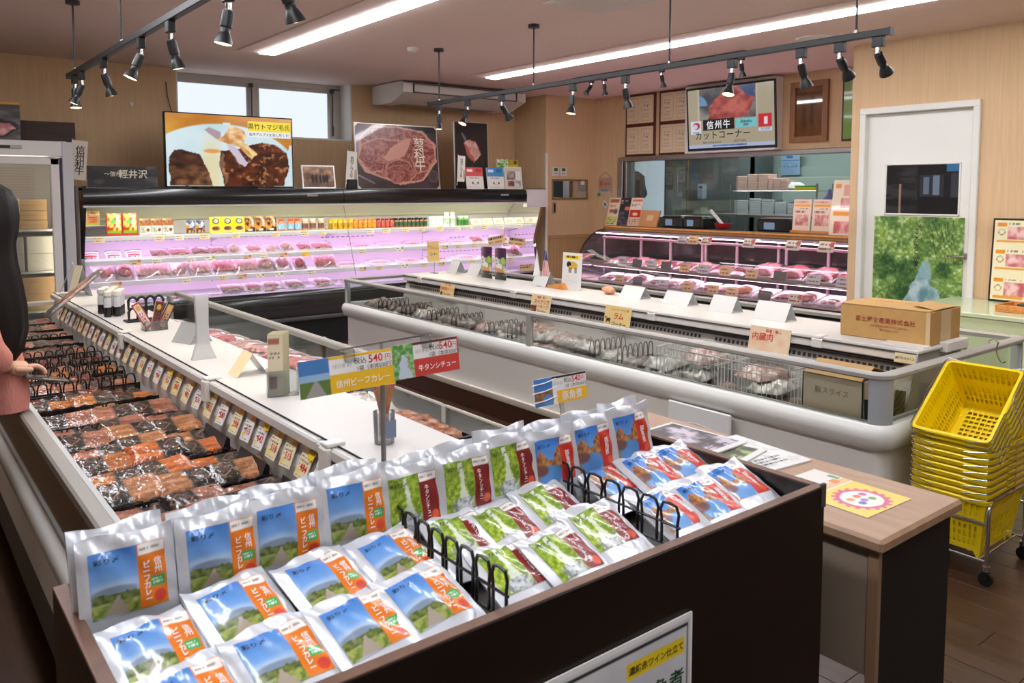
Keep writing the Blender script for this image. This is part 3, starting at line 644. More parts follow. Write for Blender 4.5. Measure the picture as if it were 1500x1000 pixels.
# black loop dividers
def divider(name, lbl, x, y0, y1, z, loops, parent=None, h=.075, r=.0028, M=None, cat='divider', axis='y', grp=None):
    t = thing(name, lbl, cat, grp, M if M is not None else TR(x, y0, z))
    L = y1-y0; st = L/loops
    f = MB(); 
    for zz in (0.0, h*.5): f.tube([(0, 0, zz), (0, L, zz)], r, 6)
    f.build('rail', BLACK, t, True)
    for i in range(loops):
        a = i*st+st*.12; b = (i+1)*st-st*.12
        MB().tube([(0, a, 0), (0, a, h*.55), (0, a-st*.06, h*.8), (0, a+st*.06, h*.97), (0, (a+b)/2, h), (0, b-st*.06, h*.97), (0, b+st*.06, h*.8), (0, b, h*.55), (0, b, 0)], r*1.15, 6).build('loop', BLACK, t, True)
    return t
divider('shelf_divider', 'black plastic loop divider between the curry and stew pouches', .782, 1.0, 1.42, .905, 9, h=.085)
divider('shelf_divider', 'black plastic loop divider between the stew and blue red pouches', 1.205, 1.0, 1.42, .908, 8, h=.085)
# ---- price signs on stands
def price_cv(kind):
    cv = Cv(90, 44, (238, 236, 234))
    if kind == 'curry':
        cv.rect(.3, 0, 1, .5, (240, 190, 40)); cv.rect(.3, .93, 1, 1, (240, 190, 40)); cv.rect(.985, .5, 1, 1, (240, 190, 40)); g = cv.mask(0, 0, .31, 1); cv.put(g.astype(float), (70, 126, 190)); cv.rect(0, .4, .31, .6, (150, 184, 214)); cv.rect(0, 0, .31, .42, (96, 124, 62)); cv.poly([(.05, 0), (.26, 0), (.175, .42), (.15, .42)], (164, 160, 156))
    elif kind == 'stew':
        cv.rect(.3, 0, 1, .5, (206, 66, 58)); cv.rect(.3, .93, 1, 1, (96, 40, 40)); cv.rect(.985, .5, 1, 1, (206, 66, 58)); cv.tex(cv.mask(0, 0, .31, 1), (70, 140, 60), (170, 200, 150), 22, 12, 3); cv.poly([(.14, .7), (.18, .7), (.27, 0), (.05, 0)], (196, 206, 222), wob=.08)
    else:
        cv.rect(.42, 0, 1, .46, (242, 186, 30)); cv.rect(.33, .93, 1, 1, (40, 32, 30)); cv.rect(0, 0, .34, 1, (66, 124, 196)); cv.tex(cv.mask(0, .12, .34, .55), (120, 84, 66), (176, 126, 84), 20, 10, 2); cv.ell(.25, .2, .1, .2, (86, 140, 200))
    cv.lines(.34, .6, .6, .82, 1, (205, 203, 200), 4); return cv
def price_sign(lbl, kind, word, x, y, z, w, h, rz, ry=0, rx=-8):
    t = thing('price_sign', lbl, 'sign', 'price signs on the counter', TR(x, y, z, rz=rz))
    b = board(t, price_cv(kind), w, h, TR(-w/2, 0, -h/2, rx=rx, ry=ry), .003, GLOSS)
    text(word, min(h*.36, .62*w/len(word)), WINK, b, w*(.65 if len(word) > 3 else .70), -.002, h*.24, bold=.03, sx=.95); text('540', h*.31, RINK, b, w*.80, -.002, h*.80, bold=.01); text('円', h*.2, RINK, b, w*.935, -.002, h*.78)
    text('税込', h*.2, INK, b, w*.63, -.002, h*.80); text('1袋（本体500円）', h*.155, INK, b, w*.79, -.002, h*.585)
    return t, b
t, b = price_sign('price sign with blue landscape and yellow curry lettering on the wire stand', 'curry', '信州ビーフカレー', .76, 1.502, 1.228, .215, .075, 0, ry=-1)
MB().cbox(.10, .125, -.006, .006, .06, .088, .003).build('clip', CLEAR, b)
t2, b2 = price_sign('price sign with green waterfall and red tongue stew lettering', 'stew', '牛タンシチュー', .95, 1.502, 1.236, .17, .075, 0, ry=-1)
MB().cbox(.075, .10, -.006, .006, .06, .088, .003).build('clip', CLEAR, b2)
t3_, b3 = price_sign('small price sign with blue landscape and yellow stewed pork lettering', 'kaku', '豚角煮', 1.345, 1.50, 1.108, .175, .068, 0, ry=0)
MB().tube([(.09, .006, 0), (.095, .01, -.04), (.095, .02, -.09)], .006, 8).build('clip_arm', CLEAR, b3)
for zz in (.012, .035, .055): MB().tube([(-.008, -.004, zz), (.03, -.006, zz+.002), (.07, -.004, zz+.008)], .0014, 5).build('wire_loop', WINK, b3)
st = thing('sign_stand', 'thin grey post with a cross bar holding two price signs', 'stand', None, TR(.842, 1.512, .885))
MB().cyl((0, 0, 0), (0, 0, .32), .0055, n=10).build('post', mat('stand grey', (150, 148, 146), .35, .6), st, True)
MB().tube([(-.1, .006, .392), (.13, .006, .402)], .0022, 6).build('cross_bar', CHROME, st, True); MB().tube([(0, 0, .31), (0, .006, .397)], .0035, 6).build('neck', CLEAR, st)
# ================================================================ baskets on a cart, wooden side table
import bmesh
YEL = mat('basket yellow', (244, 214, 4), .38, coat=.15)
def perf(bm, c, cols, rows, mu, mv, skip=()):
    """wall between four corners with slots left open; margins as fractions"""
    c = [Vector(p) for p in c]
    us = [0, mu]; 
    for i in range(cols): a = mu+(1-2*mu)*(i+.22)/cols; b = mu+(1-2*mu)*(i+.78)/cols; us += [a, b]
    us += [1-mu, 1]; vs = [0, mv]
    for j in range(rows): a = mv+(1-2*mv)*(j+.14)/rows; b = mv+(1-2*mv)*(j+.86)/rows; vs += [a, b]
    vs += [1-mv, 1]
    P_ = lambda u, v: (c[0]*(1-u)+c[1]*u)*(1-v)+(c[3]*(1-u)+c[2]*u)*v
    g = [[bm.verts.new(P_(u, v)) for u in us] for v in vs]
    for j in range(len(vs)-1):
        for i in range(len(us)-1):
            hole = 2 <= i < 2+2*cols and i % 2 == 0 and 2 <= j < 2+2*rows and j % 2 == 0 and (j-2)//2 not in skip
            if not hole: bm.faces.new((g[j][i], g[j][i+1], g[j+1][i+1], g[j+1][i]))
def basket_meshes():
    bm = bmesh.new(); A, B, a, b, h = .20, .15, .165, .118, .235
    T = [(-A, -B, h), (A, -B, h), (A, B, h), (-A, B, h)]; D = [(-a, -b, 0), (a, -b, 0), (a, b, 0), (-a, b, 0)]
    for i, (cols, rows) in enumerate(((16, 5), (11, 6), (16, 5), (11, 6))):
        perf(bm, (D[i], D[(i+1) % 4], T[(i+1) % 4], T[i]), cols, rows, .06, .09, skip=(3,))
    perf(bm, D[::-1], 10, 8, .12, .12)
    bmesh.ops.remove_doubles(bm, verts=bm.verts, dist=.0004)
    bmesh.ops.recalc_face_normals(bm, faces=bm.faces)
    bmesh.ops.solidify(bm, geom=list(bm.faces), thickness=.0028)
    me = bpy.data.meshes.new('shopping_basket'); bm.to_mesh(me); bm.free(); me.materials.append(YEL)
    r = MB(); ring(r, -A, A, -B, B, .02, [(-.002, h-.016), (.010, h-.018), (.013, h-.004), (.008, h+.001), (-.004, h+.001)], seg=3); rim = r.mesh('rim', YEL, True)
    hh = MB(); z = h+.006
    hh.tube([(-A-.012, .06, h-.012), (-A-.012, B+.004, z), (-A+.01, B+.012, z), (-.05, B+.012, z), (-.035, B+.02, z-.004), (.035, B+.02, z-.004), (.05, B+.012, z), (A-.01, B+.012, z), (A+.012, B+.004, z), (A+.012, .06, h-.012)], .0026, 6)
    h1 = hh.mesh('handle', CHROME, True)
    hh = MB(); hh.tube([(x, -y, z_) for x, y, z_ in [(-A-.012, .06, h-.012), (-A-.012, B+.004, z), (-A+.01, B+.012, z), (-.05, B+.012, z), (-.035, B+.02, z-.004), (.035, B+.02, z-.004), (.05, B+.012, z), (A-.01, B+.012, z), (A+.012, B+.004, z), (A+.012, .06, h-.012)]], .0026, 6)
    h2 = hh.mesh('handle', CHROME, True)
    s = MB()
    s.cbox(-A-.016, -A-.006, .05, .07, h-.02, h-.004, .003); st1 = s.mesh('handle_socket', YEL)
    return me, rim, h1, h2
BK = basket_meshes()
def basket(M, lbl):
    o = obj('shopping_basket', BK[0], None, M, lbl, 'basket', 'yellow shopping baskets in one stack')
    obj('rim', BK[1], o); obj('handle', BK[2], o); obj('handle', BK[3], o)
ORD = ['lowest', 'second', 'third', 'fourth', 'fifth', 'sixth', 'seventh', 'eighth']
for i in range(8): basket(TR(3.70, 1.475, .115+i*.0285), 'yellow plastic shopping basket lying level, %s' % (ORD[i]+(' in the stack, resting in the cart' if i == 0 else ' from the bottom of the stack')))
th = math.radians(37)
for i in range(6):
    # near-left rim edge sits at (3.49, z)
    d = .030*(5-i); cz_ = .600; M = TR(3.488, 1.475, cz_) @ Matrix.Rotation(-th, 4, 'Y') @ TR(.20, 0, -.235-d)
    basket(M, 'tilted yellow shopping basket, %s' % ('topmost of the stack, open to the viewer' if i == 5 else ORD[i]+' of the tilted ones counted from below'))
cart = thing('basket_cart', 'low chrome basket cart on casters under the yellow baskets', 'cart', None, TR(0, 0, 0))
for y in (1.318, 1.632):
    f = MB(); f.tube([(3.505, y, .07), (3.505, y, .30), (3.515, y, .33), (3.54, y, .345), (3.86, y, .345), (3.885, y, .33), (3.895, y, .30), (3.895, y, .07)], .009, 10); f.build('frame_loop', CHROME, cart, True)
for z, x in ((.255, 3.505), (.255, 3.895)): MB().tube([(x, 1.318, z), (x, 1.632, z)], .007, 8).build('cross_bar', CHROME, cart, True)
MB().tube([(3.505, 1.35, .10), (3.895, 1.35, .10)], .005, 6).build('base_bar', CHROME, cart, True); MB().tube([(3.505, 1.60, .10), (3.895, 1.60, .10)], .005, 6).build('base_bar', CHROME, cart, True)
for x in (3.505, 3.895):
    MB().tube([(x, 1.318, .10), (x, 1.632, .10)], .005, 6).build('base_bar', CHROME, cart, True)
    for y in (1.318, 1.632):
        c = MB().cyl((x, y, .062), (x, y, .082), .016, n=14).build('caster', CHROME, cart, True)
        MB().cyl((x-.009, y, .028), (x+.009, y, .028), .028, n=18).build('wheel', BLACK, c, True); MB().box(x-.014, x-.011, y-.012, y+.012, .025, .062).box(x+.011, x+.014, y-.012, y+.012, .025, .062).box(x-.014, x+.014, y-.012, y+.012, .06, .063).build('fork', BLACK, c)
# wooden side table
TW = wood('pale oak laminate', (150, 118, 94), (176, 144, 116), .4, (9, 1.0, 1), 4, 4, .5, .03)
wt = thing('side_table', 'narrow wooden side table with pale top and black end panel', 'table', None, TR(0, 0, 0))
MB().cbox(1.79, 2.212, .893, 2.05, .766, .80, .008).build('table_top', TW, wt)
MB().cbox(1.822, 2.192, .915, .935, 0, .768, .002).build('end_panel', mat('matt black panel', (14, 14, 15), .6), wt); MB().cbox(1.813, 1.823, .937, 2.03, .45, .768, .002).build('side_panel', mat('grey board', (138, 122, 106), .6), wt)
MB().cbox(1.808, 1.823, .908, .936, 0, .768, .002).build('edge_strip', mat('oak edge', (140, 112, 86), .5), wt); MB().cbox(1.822, 2.192, 2.01, 2.03, 0, .768, .002).build('end_panel', mat('matt black panel', (14, 14, 15), .6), wt)
# leaflet sheet on the table
cv = Cv(80, 100, (240, 206, 92)); cv.rect(0, .58, 1, 1, (226, 222, 216)); cv.rect(0, .60, 1, .68, (222, 160, 70), .6); cv.lines(.05, .70, .6, .95, 3, (120, 170, 130), 3); cv.rect(.72, .64, .86, .72, (226, 130, 60)); cv.rect(.88, .7, .97, .82, (90, 160, 110))
d = np.sqrt(((cv.u-.5)/.36)**2+((cv.v-.27)/.24)**2); an = np.arctan2((cv.v-.27)/.24, (cv.u-.5)/.36); cv.put((d < 1+.06*np.sign(np.sin(an*18))).astype(float), (206, 96, 136)); cv.put((d < .76).astype(float), (238, 232, 226))
for i, (dx, dy, c_) in enumerate(((-.14, .05, (228, 150, 60)), (-.12, -.06, (90, 110, 180)), (.02, .06, (220, 110, 80)), (.12, -.05, (110, 170, 90)), (.15, .06, (200, 90, 150)), (-.01, -.03, (150, 120, 190)))): cv.ell(.5+dx, .27+dy, .055, .035, c_, 1, .3)
lf = thing('leaflet', 'yellow and white leaflet with a pink scalloped badge on the side table', 'leaflet', None, TR(1.895, .985, .8005, rz=-2))
MB().box(0, .21, 0, .285, 0, .0012).build('sheet', PAPER, lf); obj('print', sheet_mesh(cv, .21, .285, GLOSS), lf, TR(0, 0, .0016) @ Matrix.Rotation(math.radians(-90), 4, 'X'))
# brochures further back
def brochure(lbl, M, c1, c2, seed, n=3):
    t = thing('brochure', lbl, 'brochure', None, M); cv = Cv(50, 60, (226, 226, 224)); cv.tex(cv.mask(.05, .08, .95, .95), c1, c2, 7, 7, seed, .35, .65); cv.lines(.1, .1, .8, .3, 3, (40, 40, 44), seed)
    MB().box(0, .21, 0, .297, 0, .004).build('pages', PAPER, t); obj('print', sheet_mesh(cv, .21, .297, GLOSS), t, TR(0, 0, .0046) @ Matrix.Rotation(math.radians(-90), 4, 'X'))
brochure('pale brochure with a curled edge at the right of the brochure pile', TR(1.97, 1.33, .8005, rz=-6), (200, 206, 200), (236, 236, 234), 3)
brochure('brochure with green and black photo, lower sheet of the pile on the side table', TR(1.93, 1.40, .806, rz=10), (30, 44, 22), (150, 180, 90), 8)
brochure('dark brochure with purple and white photo on top of the pile', TR(1.93, 1.50, .812, rz=3), (40, 40, 46), (206, 196, 210), 5)
# white panel behind the counter
wp = thing('acrylic_panel', 'white plastic leaflet pocket fixed to the freezer side behind the counter', 'leaflet holder', None, TR(3.372, 2.88, .205, rz=-90))
MB().cbox(0, .405, -.018, .0, 0, .275, .004).build('panel', mat('milky acrylic', (226, 226, 226), .25), wp)
q = MB(); q.tube([(.06+.28*i/8, -.019, .165+.02*math.sin(math.pi*i/8)) for i in range(9)], .0025, 5); q.tube([(.06+.28*i/8, -.019, .15-.006*math.sin(math.pi*i/8)) for i in range(9)], .0025, 5); q.build('pocket', mat('pocket line', (196, 194, 192), .3), wp)
# ================================================================ refrigerated wall case
CWH = mat('case white', (236, 230, 234), .5); CBL = mat('fascia black', (14, 14, 15), .22, coat=.4)
PINK = emis('pink meat lamp', (248, 210, 255), 1.75); COOL = emis('cool case lamp', (255, 252, 226), 3.2)
cs = thing('refrigerated_case', 'long black open refrigerated case with pink lit meat shelves along the back wall', 'refrigerated case', None, TR(0, 0, 0))
CX0, CX1 = 1.48, 6.88
MB().box(CX0+.03, CX1-.03, 8.78, 8.82, .40, 1.66).build('back_panel', CWH, cs)
for a, b in ((CX0, CX0+.035), (CX1-.035, CX1)):
    e = MB(); e.prism([(7.98, .06), (7.96, .30), (7.98, .56), (8.16, .60), (8.22, 1.0), (8.06, 1.46), (8.02, 1.66), (8.86, 1.66), (8.86, .06)], a, b, 'x'); e.build('end_panel', mat('mirror end', (236, 232, 236), .04, 1) if a > 3 else CBL, cs)
for a, b, z in ((CX0, 3.996, 0), (4.004, 6.54, 0)):
    f = MB(); f.prism([(8.02, 1.488), (7.985, 1.50), (7.975, 1.57), (7.995, 1.635), (8.05, 1.642), (8.05, 1.488)], a, b, 'x'); f.build('fascia', CBL, cs, True)
    MB().cbox(b-.42, b-.30, 7.965, 7.975, 1.565, 1.588, .002).build('maker_plate', mat('plate grey', (150, 146, 142), .4), cs)
MB().cbox(6.545, CX1, 7.98, 8.06, 1.42, 1.645, .004).build('fascia_end', mat('end cap white', (214, 206, 206), .4), cs)
MB().cbox(CX0, CX1, 8.0, 8.03, 1.470, 1.489, .003).build('canopy_trim', WHITE, cs)
MB().box(CX0, CX1, 8.03, 8.84, 1.625, 1.645).build('top_panel', CBL, cs); MB().box(CX0, CX1, 8.05, 8.30, 1.485, 1.495).build('canopy', CWH, cs)
MB().box(CX0+.04, CX1-.04, 8.06, 8.28, 1.474, 1.483).build('canopy_lamp', COOL, cs)
mm = MB(); mm.add([(CX0+.04, 8.42, 1.60), (CX1-.04, 8.42, 1.60), (CX1-.04, 8.74, 1.36), (CX0+.04, 8.74, 1.36)], [(0, 1, 2, 3)]); mm.box(CX0+.04, CX1-.04, 8.74, 8.76, 1.33, 1.37)
mm.build('mirror_panel', mat('cream mirror face', (238, 240, 214), .12, coat=1.0), cs)  # bright mirror reflection put into the panel's cream colour
SHELF = [(1.185, 8.26), (.963, 8.24), (.765, 8.20)]
for z, y in SHELF:
    s = MB().cbox(CX0+.035, CX1-.035, y+.02, 8.78, z-.022, z, .003).build('shelf', CWH, cs)
    MB().cbox(CX0+.035, CX1-.035, y-.004, y+.02, z-.034, z+.010, .003).build('shelf_edge', mat('shelf edge', (220, 220, 224), .35), s)
    MB().box(CX0+.06, CX1-.06, y+.03, y+.30, z-.030, z-.024).build('shelf_lamp', PINK, s)
    for k in range(5):
        x = 1.52+k*1.32
        MB().prism([(y+.06, z-.022), (8.78, z-.022), (8.78, z-.09), (8.72, z-.09)], x, x+.004, 'x').build('bracket', mat('bracket white', (206, 198, 206), .5), s)
dk_ = MB(); dk_.prism([(8.10, .555), (8.78, .575), (8.78, .55), (8.10, .53)], CX0+.035, CX1-.035, 'x'); dk_.build('bottom_deck', CWH, cs)
lp = MB(); lp.prism([(8.12, .60), (7.99, .585), (7.97, .555), (7.975, .30), (8.02, .30), (8.02, .52), (8.12, .545)], CX0, CX1, 'x'); lp.build('front_lip', CBL, cs, True)
MB().cbox(CX0, CX1, 7.962, 7.985, .528, .545, .004).build('lip_line', mat('dark grey line', (70, 70, 72), .35), cs)
MB().cbox(CX0, CX1, 7.94, 8.0, .265, .31, .012).build('front_bumper', mat('bumper grey', (74, 74, 76), .4), cs); MB().box(CX0, CX1, 8.0, 8.78, .0, .53).build('base', mat('case base', (20, 20, 21), .5), cs)
MB().box(CX0+.036, CX1-.036, 8.115, 8.121, .56, .66).build('front_glass', CLEAR, cs)
sl = MB()
for z, xs in ((1.12, (1.7, 3.9)), (.90, (1.6, 3.7)), (1.08, (4.1, 4.8)), (.905, (4.2, 5.6)), (.86, (2.9, 3.3)), (1.13, (4.0, 5.0)), (.70, (1.7, 6.5)), (1.02, (5.9, 6.7)), (.84, (5.6, 6.7))):
    x = xs[0]
    while x < xs[1]: sl.box(x, x+.035, 8.777, 8.7805, z, z+.008); x += .065
for k in range(5):
    for j in range(18): sl.box(1.515+k*1.32, 1.525+k*1.32, 8.777, 8.7805, .66+j*.035, .672+j*.035)
o = sl.build('slots', mat('slot grey', (120, 104, 122), .6), cs); o['kind'] = 'stuff'
kb = MB(); 
for k in range(13): kb.cyl((1.75+k*.4, 8.781, .69), (1.75+k*.4, 8.772, .69), .012, n=8)
o = kb.build('screw_heads', INK, cs); o['kind'] = 'stuff'
MB().tube([(4.0, 7.99, 1.47), (4.06, 7.98, 1.1), (4.125, 7.97, .70)], .0035, 5).build('pull_cord', mat('cord grey', (150, 140, 146), .6), cs)
# ---- price tags on the shelf edges
def tag_cv(seed, c, o=None):
    cv = Cv(20, 12, c); cv.lines(.08, .1, .9, .85, 2, (130, 96, 66), seed, .5)
    if o: cv.rect(.72, .45, .98, .95, o)
    return cv
TAGM = [sheet_mesh(tag_cv(i, c, o), .085, .048, PRINT) for i, (c, o) in enumerate((((226, 206, 174), None), ((232, 222, 204), None), ((216, 192, 160), (206, 90, 50)), ((236, 232, 222), (150, 160, 60)), ((240, 206, 60), None), ((222, 198, 166), (110, 110, 60))))]
TBK = MB().box(0, .085, 0, .0012, 0, .048).mesh('price_tag', PAPER)
PLACE = ['first', 'second', 'third', 'fourth', 'fifth', 'sixth', 'seventh', 'eighth', 'ninth', 'tenth', 'eleventh', 'twelfth', 'thirteenth', 'fourteenth', 'fifteenth', 'sixteenth', 'seventeenth', 'eighteenth']
TAGX = [[1.60, 2.14, 2.32, 2.56, 2.88, 3.30, 3.62, 3.83, 4.42, 4.62, 4.88, 5.10, 5.36, 5.62, 5.80, 6.02, 6.3, 6.6], [1.9, 2.1, 2.42, 2.60, 2.98, 3.16, 3.36, 3.62, 4.30, 4.78, 5.42, 5.62, 5.85, 6.06, 6.35, 6.62], [1.72, 2.36, 2.72, 2.90, 3.10, 3.3, 3.66, 4.28, 4.5, 4.82, 5.10, 5.34, 5.55, 5.8, 6.1, 6.4], [2.2, 2.6, 2.95, 3.15, 3.5, 3.72, 5.0, 5.5]]
TC = [[0, 0, 1, 0, 0, 0, 0, 0, 1, 0, 0, 0, 0, 1, 1, 0, 1, 1], [2, 1, 1, 3, 2, 1, 2, 4, 0, 3, 5, 0, 0, 0, 0, 0], [2, 1, 0, 2, 3, 3, 1, 5, 0, 3, 0, 5, 5, 0, 0, 0], [2, 2, 1, 2, 3, 2, 0, 0]]
SN = ['top shelf', 'second shelf', 'third shelf', 'bottom deck']
for r in range(4):
    z, y = SHELF[r] if r < 3 else (.60, 8.10)
    for i, x in enumerate(TAGX[r]):
        s = 1.15 if i % 3 == 0 else 1.0
        t = obj('price_tag', TBK, None, TR(x, y-.012, z-.045, rx=-10, s=s), 'price tag, %s from the left on the %s edge of the wall case' % (PLACE[i], SN[r]), 'price tag', 'price tags on the wall case'); obj('print', TAGM[TC[r][i]], t, TR(0, -.0008, 0))
for x, rz, n in ((6.10, 8, 'left'), (6.42, -8, 'right')):
    cv = Cv(40, 16, (236, 206, 158)); cv.lines(.05, .45, .95, .95, 1, (40, 30, 24), 5, .6); cv.rect(.4, .08, .8, .36, (230, 140, 60)); cv.lines(.04, .05, .3, .4, 1, (40, 30, 24), 2)
    b = board(None, cv, .27, .10, TR(x, 8.205, .94, ry=rz*-1), .003); b.name = 'shelf_card'; tag(b, 'large cream shelf card tilted beside its pair, %s one, in the pink case' % n, 'shelf card', 'large cream cards in the wall case')
cv = Cv(40, 16, (236, 206, 158)); cv.lines(.05, .4, .95, .95, 2, (60, 40, 30), 6, .6); b = board(None, cv, .24, .09, TR(6.46, 8.03, .60), .003); b.name = 'shelf_card'; tag(b, 'cream shelf card at the lower right end of the pink case', 'shelf card')
# ---- packaged goods
def bag_mesh(cv, w, h, t=.03, mt=None, name='food_pouch'):
    f = lambda u, v: .003+t*.5*np.sin(np.pi*np.clip(u, 0, 1))**.7*np.sin(np.pi*np.clip(v*.9, 0, 1))**.8
    mb = MB(); nx, ny = cv.nx, cv.ny; r = nx+1
    y = f(cv.u, cv.v); fr = np.stack([cv.u*w, -y, cv.v*h], -1).reshape(-1, 3); n = len(fr)
    col = np.concatenate([lin(np.clip(cv.a, 0, 1)).reshape(-1, 3), np.ones((n, 1))], 1)
    bk = np.array([(0, .002, 0), (w, .002, 0), (w, .002, h), (0, .002, h)])
    mb.v = [tuple(p) for p in fr]+[tuple(p) for p in bk]
    mb.f = [(j*r+i, j*r+i+1, (j+1)*r+i+1, (j+1)*r+i) for j in range(ny) for i in range(nx)]+[(n+3, n+2, n+1, n)]
    ed = lambda a, b: mb.f.append(a+b)
    mb.f.append(tuple([n+0, n+1]+[i for i in range(nx, -1, -1)])); mb.f.append(tuple([n+2, n+3]+[ny*r+i for i in range(nx+1)])); mb.f.append(tuple([n+3, n]+[j*r for j in range(ny+1)])); mb.f.append(tuple([n+1, n+2]+[j*r+nx for j in range(ny, -1, -1)]))
    mb.m = [0]*len(mb.f); mb.c = np.concatenate([col, np.tile([.6, .58, .55, 1], (4, 1))]); return mb.mesh(name, mt or GLOSS, True, 35)
def goods_cv(kind):
    cv = Cv(22, 24)
    if kind == 'redbox': cv.rect(0, 0, 1, 1, (176, 30, 34)); cv.tex(cv.mask(.05, .12, .95, .96), (170, 60, 24), (250, 210, 110), 6, 7, 3, .35, .6); cv.rect(.62, .35, .82, .92, (236, 200, 190)); cv.rect(.08, .12, .92, .24, (130, 170, 40)); cv.ell(.42, .62, .16, .1, (110, 190, 90)); cv.ell(.3, .85, .2, .08, (240, 200, 60))
    elif kind == 'yelbag': cv.rect(0, 0, 1, 1, (240, 226, 60)); cv.tex(cv.mask(.08, .12, .92, .95), (240, 130, 60), (250, 220, 190), 5, 5, 6); cv.lines(.1, .3, .9, .7, 3, (230, 90, 60), 3)
    elif kind == 'choc': cv.rect(0, 0, 1, .58, (206, 206, 202)); cv.lines(.08, .1, .6, .5, 4, (120, 120, 120), 5); cv.tex(cv.mask(0, .58, 1, 1), (90, 40, 22), (200, 120, 60), 6, 6, 3); cv.ell(.72, .3, .16, .1, (120, 70, 40)); cv.rect(0, .9, .3, 1, (240, 200, 60))
    elif kind == 'blue': cv.tex(None, (40, 50, 90), (190, 200, 220), 7, 7, 5, .35, .6); cv.rect(0, .4, .35, .62, (240, 140, 40)); cv.tex(cv.mask(0, 0, 1, .4), (60, 40, 34), (200, 160, 130), 7, 6, 8)
    elif kind == 'yellow': cv.rect(0, 0, 1, 1, (244, 222, 20)); cv.ell(.5, .74, .30, .2, (24, 24, 22)); cv.ell(.5, .74, .2, .13, (200, 200, 196)); cv.lines(.36, .66, .64, .84, 2, (20, 20, 20), 4); cv.ell(.5, .26, .42, .2, (214, 186, 140)); cv.ell(.5, .27, .33, .14, (120, 66, 40)); cv.tex(cv.mask(.25, .18, .75, .36), (90, 50, 34), (190, 130, 90), 7, 7, 2)
    elif kind == 'brown': cv.tex(None, (60, 36, 22), (232, 150, 60), 5, 6, 4, .35, .62); cv.rect(.62, .35, .86, .8, (206, 196, 186)); cv.rect(0, .0, 1, .12, (40, 28, 22)); cv.rect(.3, .08, .7, .18, (225, 220, 214))
    elif kind == 'white': cv.rect(0, 0, 1, 1, (236, 238, 234)); cv.lines(.1, .5, .9, .9, 3, (120, 170, 120), 3, al=.6); cv.rect(.1, .1, .5, .3, (200, 210, 205))
    elif kind == 'cream': cv.rect(0, 0, 1, 1, (238, 230, 206)); cv.ell(.4, .5, .2, .12, (226, 120, 80), .7); cv.lines(.1, .15, .9, .35, 2, (170, 150, 110), 3)
    elif kind == 'flag': cv.rect(0, 0, 1, 1, (240, 236, 240)); cv.rect(0, .86, 1, 1, (60, 70, 160)); cv.rect(.05, .55, .95, .7, (222, 60, 70)); cv.rect(.1, .28, .9, .42, (226, 90, 96)); cv.lines(.1, .05, .9, .25, 1, (120, 120, 130), 3)
    return cv
def row(kind, xs, z, y, w, h, desc, grp, t=.03, tilt=-4):
    me = bag_mesh(goods_cv(kind), w, h, t)
    for i, x in enumerate(xs):
        pos = ('' if len(xs) == 1 else (', left one', ', middle one', ', right one')[i] if len(xs) == 3 else (', left one', ', right one')[i] if len(xs) == 2 else ', %s from the left' % PLACE[i])
        obj('food_pouch', me, None, TR(x, y, z+.0005, rx=tilt, rz=rng.uniform(-2, 2)), desc+pos, 'food pack', grp)
z1 = 1.196
row('redbox', [1.735, 1.875], z1, 8.36, .138, .215, 'tall red bordered food pouch on the top shelf of the wall case', 'tall red pouches')
row('yelbag', [1.50, 1.60], 1.30, 8.50, .11, .13, 'orange and yellow food bag high at the left of the wall case', 'yellow bags')
MB().box(1.52, 2.0, 8.5, 8.78, 1.285, 1.298).build('small_shelf', CWH, cs)
row('choc', [2.03, 2.135, 2.24], z1, 8.36, .10, .155, 'silver pouch with brown meat photo on the top shelf', 'silver brown pouches')
row('blue', [2.46, 2.555], z1, 8.36, .092, .135, 'dark blue pouch with orange patch on the top shelf', 'blue pouches')
row('yellow', [2.695, 2.815, 2.935], z1, 8.36, .118, .16, 'yellow pouch with round black emblem on the top shelf', 'yellow pouches')
row('brown', [3.06, 3.175, 3.29], z1, 8.37, .108, .158, 'brown and orange sauce pouch on the top shelf', 'brown pouches')
row('white', [5.32, 5.43], z1, 8.36, .10, .12, 'white vegetable pack beside the green lidded jars', 'white packs')
row('cream', [5.98, 6.16, 6.34, 6.52, 6.68], z1, 8.40, .16, .085, 'cream coloured flat pack on the right half of the top shelf', 'cream packs', .04, -25)
def jar_meshes(h, r, lidc, body, lab):
    g = MB(); g.lathe([(r*.9, 0), (r, .008), (r, h*.68), (r*.8, h*.78), (r*.74, h*.80)], 12); b = g.mesh('sauce_jar', mat('jar '+str(body), body, .15, coat=.8), True)
    l = MB(); l.lathe([(r*.78, h*.80), (r*.82, h*.81), (r*.82, h*.98), (r*.72, h)], 12); ld = l.mesh('lid', mat('lid '+str(lidc), lidc, .35), True)
    q = MB(); q.lathe([(r*1.01, h*.16), (r*1.01, h*.6)], 12); q.f = q.f[:-2]; q.m = q.m[:-2]; lb = q.mesh('label', mat('jar label '+str(lab), lab, .5, noise=.4, nscale=60), True)
    return b, ld, lb
def jars(xs, h, r, lidc, body, lab, desc, grp, y=8.34, z=z1, depth=1):
    ms = jar_meshes(h, r, lidc, body, lab)
    for i, x in enumerate(xs):
        o = obj('sauce_jar', ms[0], None, TR(x, y, z, rz=i*40), '%s, %s from left in its row' % (desc, PLACE[i]), 'jar', grp); obj('lid', ms[1], o); obj('label', ms[2], o)
jars([3.44, 3.545, 3.62], .128, .036, (238, 92, 30), (198, 120, 90), (150, 190, 220), 'jar with orange lid and blue label, top shelf', 'orange lidded jars')
jars([3.71, 3.80, 3.90], .125, .036, (232, 222, 200), (190, 150, 120), (120, 80, 70), 'jar with cream lid on the top shelf', 'cream lidded jars')
jars([4.06, 4.125, 4.19, 4.255], .115, .030, (242, 190, 20), (214, 160, 20), (190, 150, 30), 'jar with yellow lid on the top shelf', 'yellow lidded jars')
